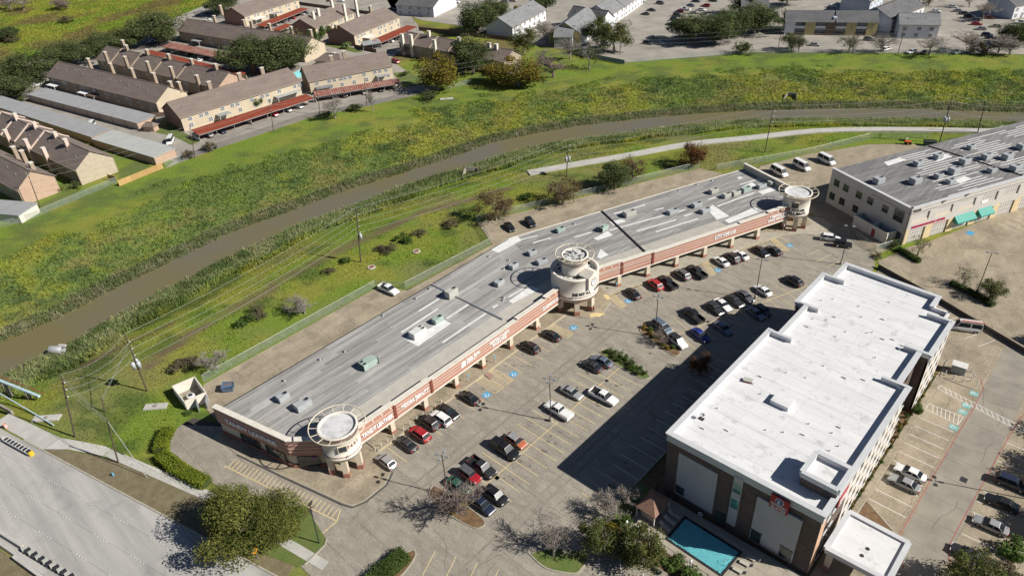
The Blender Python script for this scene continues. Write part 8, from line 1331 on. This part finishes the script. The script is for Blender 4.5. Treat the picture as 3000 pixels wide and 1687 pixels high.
def board_fence(pts, m, label, h=1.9, wid=2.4):
    t = wthing('board_fence', label, 'fence', (*pts[0], 0), 'board fences')
    for a, b in zip(pts[:-1], pts[1:]):
        av, bv = Vector(a), Vector(b); L = (bv-av).length; n = max(1, int(L/wid))
        for k in range(n):
            p, q = av.lerp(bv, (k+0.03)/n), av.lerp(bv, (k+0.97)/n); MB().obox(tuple(p), tuple(q), 0.06, 0.05, h).build('fence_panel', m, t); c = av.lerp(bv, k/n); MB().box(c.x-0.07, c.x+0.07, c.y-0.07, c.y+0.07, 0, h+0.1).build('post', m, t)
        for z in (0.6, 1.4): MB().obox(a, b, 0.12, z, z+0.1, off=0.06).build('rail', m, t)
board_fence([(-236.26, 62.02), (-238.23, 77.52)], 'board_gold', 'new gold board fence at the top of the bank', 2.0, 2.2); board_fence([(-244.36, 61.84), (-240.23, 62.94)], 'board_gold', 'short gold board fence beside the stone gable', 2.0); board_fence([(-299.42, 244.01), (-274.97, 249.21), (-263.33, 251.66), (-243.23, 255.04)], 'board_brown', 'dark board fence between estate and apartments'); board_fence([(-201.27, 253.50), (-175.82, 253.98)], 'board_blue', 'blue grey board fence on the bank top'); board_fence([(-302.31, 204.25), (-285.71, 205.13)], 'board_brown', 'brown board fence below the grey carport', 1.8); board_fence([(-291.74, 97.07), (-288.07, 101.03)], 'board_brown', 'short dark fence behind the tiny brick shed', 1.8); board_fence([(-419.47, 244.72), (-388.65, 247.95), (-352.14, 252.60)], 'board_brown', 'brown estate wall along the top drive', 1.8)
# ---------------------------------------------------------------- bin enclosure, skip, outfalls, pipes
be = wthing('bin_enclosure', 'cream walled bin enclosure at the alley end', 'wall', (-121, 29.6, 0)); EB = [(-124.6, 27.9), (-118.4, 27.4), (-117.6, 31.4), (-123.8, 32.2)]
MB().prism(EB, 0, 0.06).build('floor_slab', 'concrete', be)
for a, b in zip(EB, EB[1:]+EB[:1]): MB().obox(a, b, 0.22, 0, 2.4).build('wall', 'stucco_pale', be)
for a, b in (((-117.5, 31.4), (-115.6, 30.2)), ((-117.7, 29.4), (-115.9, 28.6))): MB().obox(a, b, 0.08, 0.2, 2.1).build('gate', 'metal_grey', be)
t = thing('water_heater', 'grey round tank inside the bin enclosure', 'tank', (-120.6, 29.4, 0.05)); MB().lathe(0, 0, [(0.8, 0), (0.8, 1.1), (0.7, 1.25), (0.02, 1.3)], 16).build('tank', 'unit_white', t); MB().lathe(0, 0, [(0.45, 1.25), (0.4, 1.36), (0.02, 1.38)], 12).build('lid', 'metal_dark', t)
sk = thing('dumpster', 'blue grey dumpster in the alley near the bin enclosure', 'dumpster', (-117.54, 35.69), 0.9); plain('skip_blue', (0.10, 0.16, 0.25), 0.6); plain('rust', (0.24, 0.09, 0.045), 0.8)
m = MB(); m.ring([[(-1.0, -0.8, 0.15), (1.0, -0.8, 0.15), (1.0, 0.8, 0.15), (-1.0, 0.8, 0.15)], [(-1.1, -1.0, 1.5), (1.1, -1.0, 1.2), (1.1, 1.0, 1.2), (-1.1, 1.0, 1.5)]], cap0=True); m.build('bin_body', 'skip_blue', sk); MB().box(-1.05, 1.05, -0.95, -0.1, 1.4, 1.46).build('lid', 'skip_blue', sk); MB().box(-0.9, 0.9, 0.0, 0.85, 0.9, 0.95).build('rubbish', 'rust', sk)
for s in (-1, 1): MB().box(s*1.08-0.06, s*1.08+0.06, -0.5, 0.5, 0.7, 0.85).build('fork_pocket', 'metal_dark', sk)
def outfall(p, rz, label, s=1.0):
    t = thing('concrete_outfall', label, 'outfall', (p[0], p[1], WZ-0.5), rz)
    for y in (-1, 1): m = MB(); m.ring([[(0, y*s*1.6-0.15, 0), (4.5*s, y*s*2.6-0.15, 0), (4.5*s, y*s*2.6-0.15, 0.9*s), (0, y*s*1.6-0.15, 3.2*s)], [(0, y*s*1.6+0.15, 0), (4.5*s, y*s*2.6+0.15, 0), (4.5*s, y*s*2.6+0.15, 0.9*s), (0, y*s*1.6+0.15, 3.2*s)]], cap0=True, cap1=True); m.build('wing_wall', 'kerb_dark' if y > 0 else 'concrete', t)
    MB().box(-0.3, 0, -1.7*s, 1.7*s, 0, 3.3*s).build('head_wall', 'concrete', t); MB().box(0, 0.04, -1.1*s, 1.1*s, 0.3, 2.3*s).build('culvert_mouth', 'metal_dark', t)
outfall((-155.55, 141.21), -0.9, 'concrete outfall with sloping wing walls on the far bank', 1.25); outfall((-105.30, 263.85), -1.3, 'small dark outfall further along the far bank', 1.0)
po = thing('drain_pipe', 'grey drain pipe outlet with concrete slab at the near bank', 'pipe', (*(-165.52, 18.15), -3.9), 0.6); m = MB(); m.ring([[(x, r_*math.cos(a), r_*math.sin(a)+0.6) for a in np.linspace(0, 6.283, 16, endpoint=False)] for x, r_ in ((-2, 0.9), (1.2, 0.9), (1.2, 0.78), (-1, 0.78))]); m.build('pipe', 'metal_grey', po, True); MB().box(-0.5, 1.3, 0.8, 1.3, 0.9, 1.3).build('slab', 'concrete_pale', po)
pb = wthing('pipe_bridge', 'pale blue pipe on trestles beside the road bridge', 'pipe', (-160, 6, 0)); plain('pipe_blue', (0.45, 0.58, 0.62), 0.5); pa, pe = Vector((*(-162.65, 2.64), 2.6)), Vector((*(-144.97, 9.21), 1.0))
MB().tube([pa, pe], 0.3, 10).build('pipe', 'pipe_blue', pb); MB().tube([pa+Vector((0.6, 0.9, 0.5)), pe+Vector((0.3, 0.9, 0.3))], 0.14, 6).build('small_pipe', 'rust', pb)
for f in (0.45, 0.8): q = pa.lerp(pe, f); MB().box(q.x-0.35, q.x+0.35, q.y-0.35, q.y+0.35, -3.5, q.z-0.3).build('trestle', 'concrete', pb)
m = MB(); q = pa.lerp(pe, 0.82); m.ring([[tuple(q+Vector((0.5*0, math.cos(a)*1.5, 0.3+math.sin(a)*1.2))) for a in np.linspace(-0.3, 3.4, 9)], [tuple(q+Vector((0.12, math.cos(a)*1.5, 0.3+math.sin(a)*1.2))) for a in np.linspace(-0.3, 3.4, 9)]], close=False); m.build('climb_guard', 'chain_link', pb)
# road furniture
cc_ = thing('crash_cushion', 'yellow nosed crash cushion at the end of the bridge rail', 'crash barrier', R(-3.1, -1.5), math.atan2(rd.y, rd.x)); plain('crash_yellow', (0.72, 0.47, 0.03), 0.5)
for k in range(8): c_ = MB().box(-3.6+k*0.98, -2.75+k*0.98, -0.38, 0.38, 0.05, 0.85).build('cartridge', 'metal_dark', cc_); MB().box(-3.66+k*0.98, -3.6+k*0.98, -0.45, 0.45, 0.05, 0.95).build('diaphragm', 'unit_white', c_)
for s in (-1, 1): MB().box(-3.7, 4.2, s*0.44-0.04, s*0.44+0.04, 0.45, 0.75).build('side_rail', 'unit_white', cc_)
MB().lathe(4.3, 0, [(0.46, 0.05), (0.46, 0.9), (0.1, 0.95)], 12, a0=-PI/2, a1=PI/2).build('nose', 'crash_yellow', cc_)
br = wthing('bridge_rail', 'concrete bridge rail with pale parapet at the left edge', 'barrier', (*R(-12, -3.2), 0)); MB().obox(R(-45, -2.4), R(-7.3, -1.6), 0.45, 0, 0.9).build('rail', 'concrete_pale', br); MB().obox(R(-45, 3.6), R(-13, 3.5), 0.4, 0, 1.0).build('parapet', 'concrete', br); MB().obox(R(-22, 5.8), R(-2, 5.0), 0.2, 0.3, 0.5).build('pipe_rail', 'pipe_blue', br)
dr_ = thing('traffic_drum', 'orange and white traffic drum by the bridge rail', 'traffic drum', R(-10.4, 0.6)); plain('drum_orange', (0.75, 0.13, 0.03), 0.5)
for k, mm in enumerate(('drum_orange', 'letter_white', 'drum_orange', 'letter_white', 'drum_orange')): MB().lathe(0, 0, [(0.30-k*0.012, 0.05+k*0.2), (0.29-k*0.012, 0.25+k*0.2)], 14).build('drum_band', mm, dr_)
MB().lathe(0, 0, [(0.38, 0), (0.38, 0.06), (0.3, 0.08)], 14).build('drum_base', 'metal_dark', dr_)
mb_ = wthing('median_barrier', 'concrete median barrier with black and yellow crash cushion', 'barrier', (*R(14, -15), 0)); MB().obox(R(-40, -14.9), R(20, -14.4), 0.5, 0, 0.85).build('barrier', 'concrete_pale', mb_); MB().obox(R(20.5, -16.2), R(60, -17.2), 0.5, 0, 0.8).build('barrier', 'concrete_pale', mb_); MB().obox(R(-40, -19.7), R(60, -21.5), 0.4, 0, 0.8).build('barrier', 'concrete_pale', mb_)
for k in range(16): q = R(20.6+k*0.9, -14.5+k*0.02); MB().box(q[0]-0.4, q[0]+0.3, q[1]-0.4, q[1]+0.4, 0.05, 0.8).build('cartridge', 'metal_dark' if k % 2 else 'unit_tan', mb_)
sgn = thing('road_sign', 'orange diamond road sign by the big oak', 'sign', (-77.64, 18.94), 0.4); MB().tube([(0, 0, 0), (0, 0, 2.4)], 0.04, 5).build('post', 'metal_grey', sgn); m = MB(); m.ring([[(0.0+k, 0.55*math.cos(a), 2.2+0.75*math.sin(a)) for a in (0, PI/2, PI, 1.5*PI)] for k in (0.03, 0.07)], cap0=True, cap1=True); m.build('sign_face', plain('sign_amber', (0.75, 0.33, 0.02), 0.4), sgn)
for p, lb in (((-128.44, 94.83), 'upper manhole ring in the mown grass'), ((-131.62, 82.62), 'lower manhole ring in the mown grass')): t = thing('manhole', lb, 'manhole', (*p, hz(p)), 0, 'manholes in the grass'); MB().lathe(0, 0, [(1.0, 0), (1.0, 0.25), (0.7, 0.3), (0.68, 0.2)], 18).build('ring', 'concrete_pale', t); MB().lathe(0, 0, [(0.7, 0.22), (0.02, 0.24)], 16).build('cover', 'rust', t)
for p, lb, L_ in (((-124.40, 23.68), 'pale concrete slab lying in the grass by the bin enclosure', 2.2), ((-138.21, 8.01), 'broken grey slab near the pipe bridge', 2.6), ((-208.45, 179.56), 'pale slab on the bank by the yellow green tree', 2.6)): t = thing('concrete_block', lb, 'slab', (*p, hz(p)), 0.8, 'loose slabs'); MB().box(-L_, L_, -0.8, 0.8, -0.1, 0.28).build('slab', 'concrete_pale', t); MB().box(-0.3, 0.3, -0.3, 0.3, 0.28, 0.5).build('cap_block', 'concrete', t)
hr = wthing('hydrant', 'small blue and green hydrant on the verge', 'hydrant', (*(-112.85, 10.82), 0)); q = (-112.85, 10.82); MB().lathe(q[0], q[1], [(0.2, 0), (0.16, 0.5), (0.2, 0.55), (0.02, 0.75)], 10).build('barrel', 'paint_blue', hr); MB().box(q[0]-0.3, q[0]+0.3, q[1]-0.08, q[1]+0.08, 0.35, 0.5).build('outlet', 'unit_green', hr)
tr_ = thing('tractor', 'small orange mower parked behind the van yard', 'mower', (*(-54.35, 234.19), 0.1), 0.4); MB().box(-0.9, 0.9, -0.5, 0.5, 0.4, 1.0).build('body', 'drum_orange', tr_); MB().box(-0.8, -0.1, -0.55, 0.55, 1.7, 1.8).build('canopy', 'unit_tan', tr_)
for x in (-0.6, 0.7):
    for y in (-0.55, 0.55): MB().ring([[(x+0.4*math.cos(a), y+dy, 0.4+0.4*math.sin(a)) for a in np.linspace(0, 6.28, 12, endpoint=False)] for dy in (-0.12, 0.12)], cap0=True, cap1=True).build('wheel', 'tyre', tr_)
gt_ = thing('green_bin', 'dark green dumpster behind the van yard', 'dumpster', (*(-48.91, 237.07), 0.1), 0.4); plain('skip_green', (0.02, 0.09, 0.05), 0.6); m = MB(); m.ring([[(-1.6, -0.9, 0.1), (1.6, -0.9, 0.1), (1.6, 0.9, 0.1), (-1.6, 0.9, 0.1)], [(-1.8, -1.0, 1.3), (1.8, -1.0, 1.3), (1.8, 1.0, 1.5), (-1.8, 1.0, 1.5)]], cap0=True); m.build('bin_body', 'skip_green', gt_); MB().box(-1.7, 1.7, -0.9, 0.9, 1.3, 1.38).build('lid', 'metal_dark', gt_)
me2 = wthing('bin_screen', 'cream angled screen walls at the rear of the far end', 'wall', (*M2(69, 27.5), 0))
for a, b in ((M2(64.5, 25.8), M2(65.2, 28.6)), (M2(65.2, 28.6), M2(71.5, 28.2)), (M2(71.5, 28.2), M2(71.8, 25.6))): MB().obox(a, b, 0.25, 0, 3.2).build('wall', 'stucco', me2)
# posts along the shopfront walk
for i, y in enumerate((44.6, 46.0, 47.4, 48.8, 51.2, 52.8, 54.4, 56.0, 59.0, 60.6)): t = thing('walk_bollard', 'pale bollard on the shop walk, counted from the corner tower '+('first', 'second', 'third', 'fourth', 'fifth', 'sixth', 'seventh', 'eighth', 'ninth', 'tenth')[i], 'bollard', (-81.35, y, 0.15), 0, 'bollards on the shop walk'); MB().lathe(0, 0, [(0.07, 0), (0.07, 0.95), (0.01, 1.0)], 8).build('post', 'stucco_pale', t)
for p, lb in (((-81.52, 75.73), 'blue parking sign post at the hatched bay, right'), ((-81.60, 68.18), 'blue parking sign post at the hatched bay, left'), ((-77.98, 112.51), 'teal parking sign post past the clock tower'), ((-82.84, 98.22), 'white post at the foot of the clock tower'), ((-60.21, 160.59), 'white post at the foot of the far tower')): t = thing('sign_post', lb, 'sign', (*p, 0.14), 0, 'small posts on the walk'); MB().tube([(0, 0, 0), (0, 0, 1.9)], 0.035, 5).build('post', 'unit_white', t); MB().box(0.03, 0.06, -0.16, 0.16, 1.35, 1.85).build('plate', 'paint_blue' if 'blue' in lb or 'teal' in lb else 'unit_white', t)
t = thing('rubbish_bin', 'small white bin at the column before the clock tower', 'bin', (-82.4, 90.4, 0.15)); MB().lathe(0, 0, [(0.25, 0), (0.3, 0.8), (0.22, 0.95), (0.02, 1.0)], 12).build('bin_body', 'unit_white', t); MB().lathe(0, 0, [(0.31, 0.75), (0.31, 0.8)], 12).build('rim', 'metal_dark', t)
# person walking at the clock tower
plain('cloth_dark', (0.02, 0.02, 0.024), 0.9); plain('skin', (0.33, 0.20, 0.14), 0.6); plain('cloth_jean', (0.045, 0.05, 0.06), 0.9)
def person(p, rz, label):
    t = thing('person', label, 'person', (*p, 0.15), rz); J = [(0, 0, 0.95), (0.0, 0, 1.15), (0.02, 0, 1.42), (0.03, 0, 1.52), (0.05, 0, 1.66), (0.0, 0.10, 0.92), (0.16, 0.10, 0.50), (0.10, 0.10, 0.08), (0.24, 0.10, 0.04), (0.0, -0.10, 0.92), (-0.08, -0.10, 0.50), (-0.30, -0.10, 0.12), (-0.18, -0.10, 0.03), (0.02, 0.2, 1.40), (-0.10, 0.25, 1.14), (0.04, 0.25, 0.92), (0.02, -0.2, 1.40), (0.08, -0.25, 1.13), (0.24, -0.23, 0.98)]
    E = [(0, 1), (1, 2), (2, 3), (3, 4), (0, 5), (5, 6), (6, 7), (7, 8), (0, 9), (9, 10), (10, 11), (11, 12), (2, 13), (13, 14), (14, 15), (2, 16), (16, 17), (17, 18)]; Rr = [0.15, 0.15, 0.16, 0.06, 0.11, 0.1, 0.07, 0.05, 0.045, 0.1, 0.07, 0.05, 0.045, 0.07, 0.05, 0.04, 0.07, 0.05, 0.04]
    me = bpy.data.meshes.new('body'); me.from_pydata(J, E, []); me.materials.append(MATS['cloth_dark']); o = link('body', me, t); md = o.modifiers.new('Skin', 'SKIN'); o.modifiers.new('Sub', 'SUBSURF').levels = 1
    for i, v in enumerate(me.skin_vertices[0].data): v.radius = (Rr[i], Rr[i]*(1.0 if i > 2 else 1.15)); v.use_root = (i == 0)
    MB().lathe(0.05, 0, [(0.02, 1.56), (0.075, 1.60), (0.10, 1.68), (0.10, 1.76), (0.06, 1.83), (0.01, 1.85)], 12).build('face', 'skin', t, True); MB().lathe(0.03, 0, [(0.108, 1.70), (0.11, 1.77), (0.07, 1.85), (0.01, 1.87)], 12).build('hair', 'cloth_dark', t, True)
    for s in (-0.10, 0.10): MB().tube([(0, s, 0.9), (0.16 if s > 0 else -0.08, s, 0.5), (0.10 if s > 0 else -0.30, s, 0.1)], [0.115, 0.085, 0.07], 8).build('trouser_leg', 'cloth_jean', t, True)
    for (x, y, z) in ((0.04, 0.25, 0.86), (0.27, -0.23, 0.95)): MB().tube([(x, y, z+0.06), (x+0.02, y, z-0.03)], [0.04, 0.03], 6).build('hand', 'skin', t)
person((-76.67, 102.15), 0.6, 'person in dark clothes walking beside the clock tower columns')
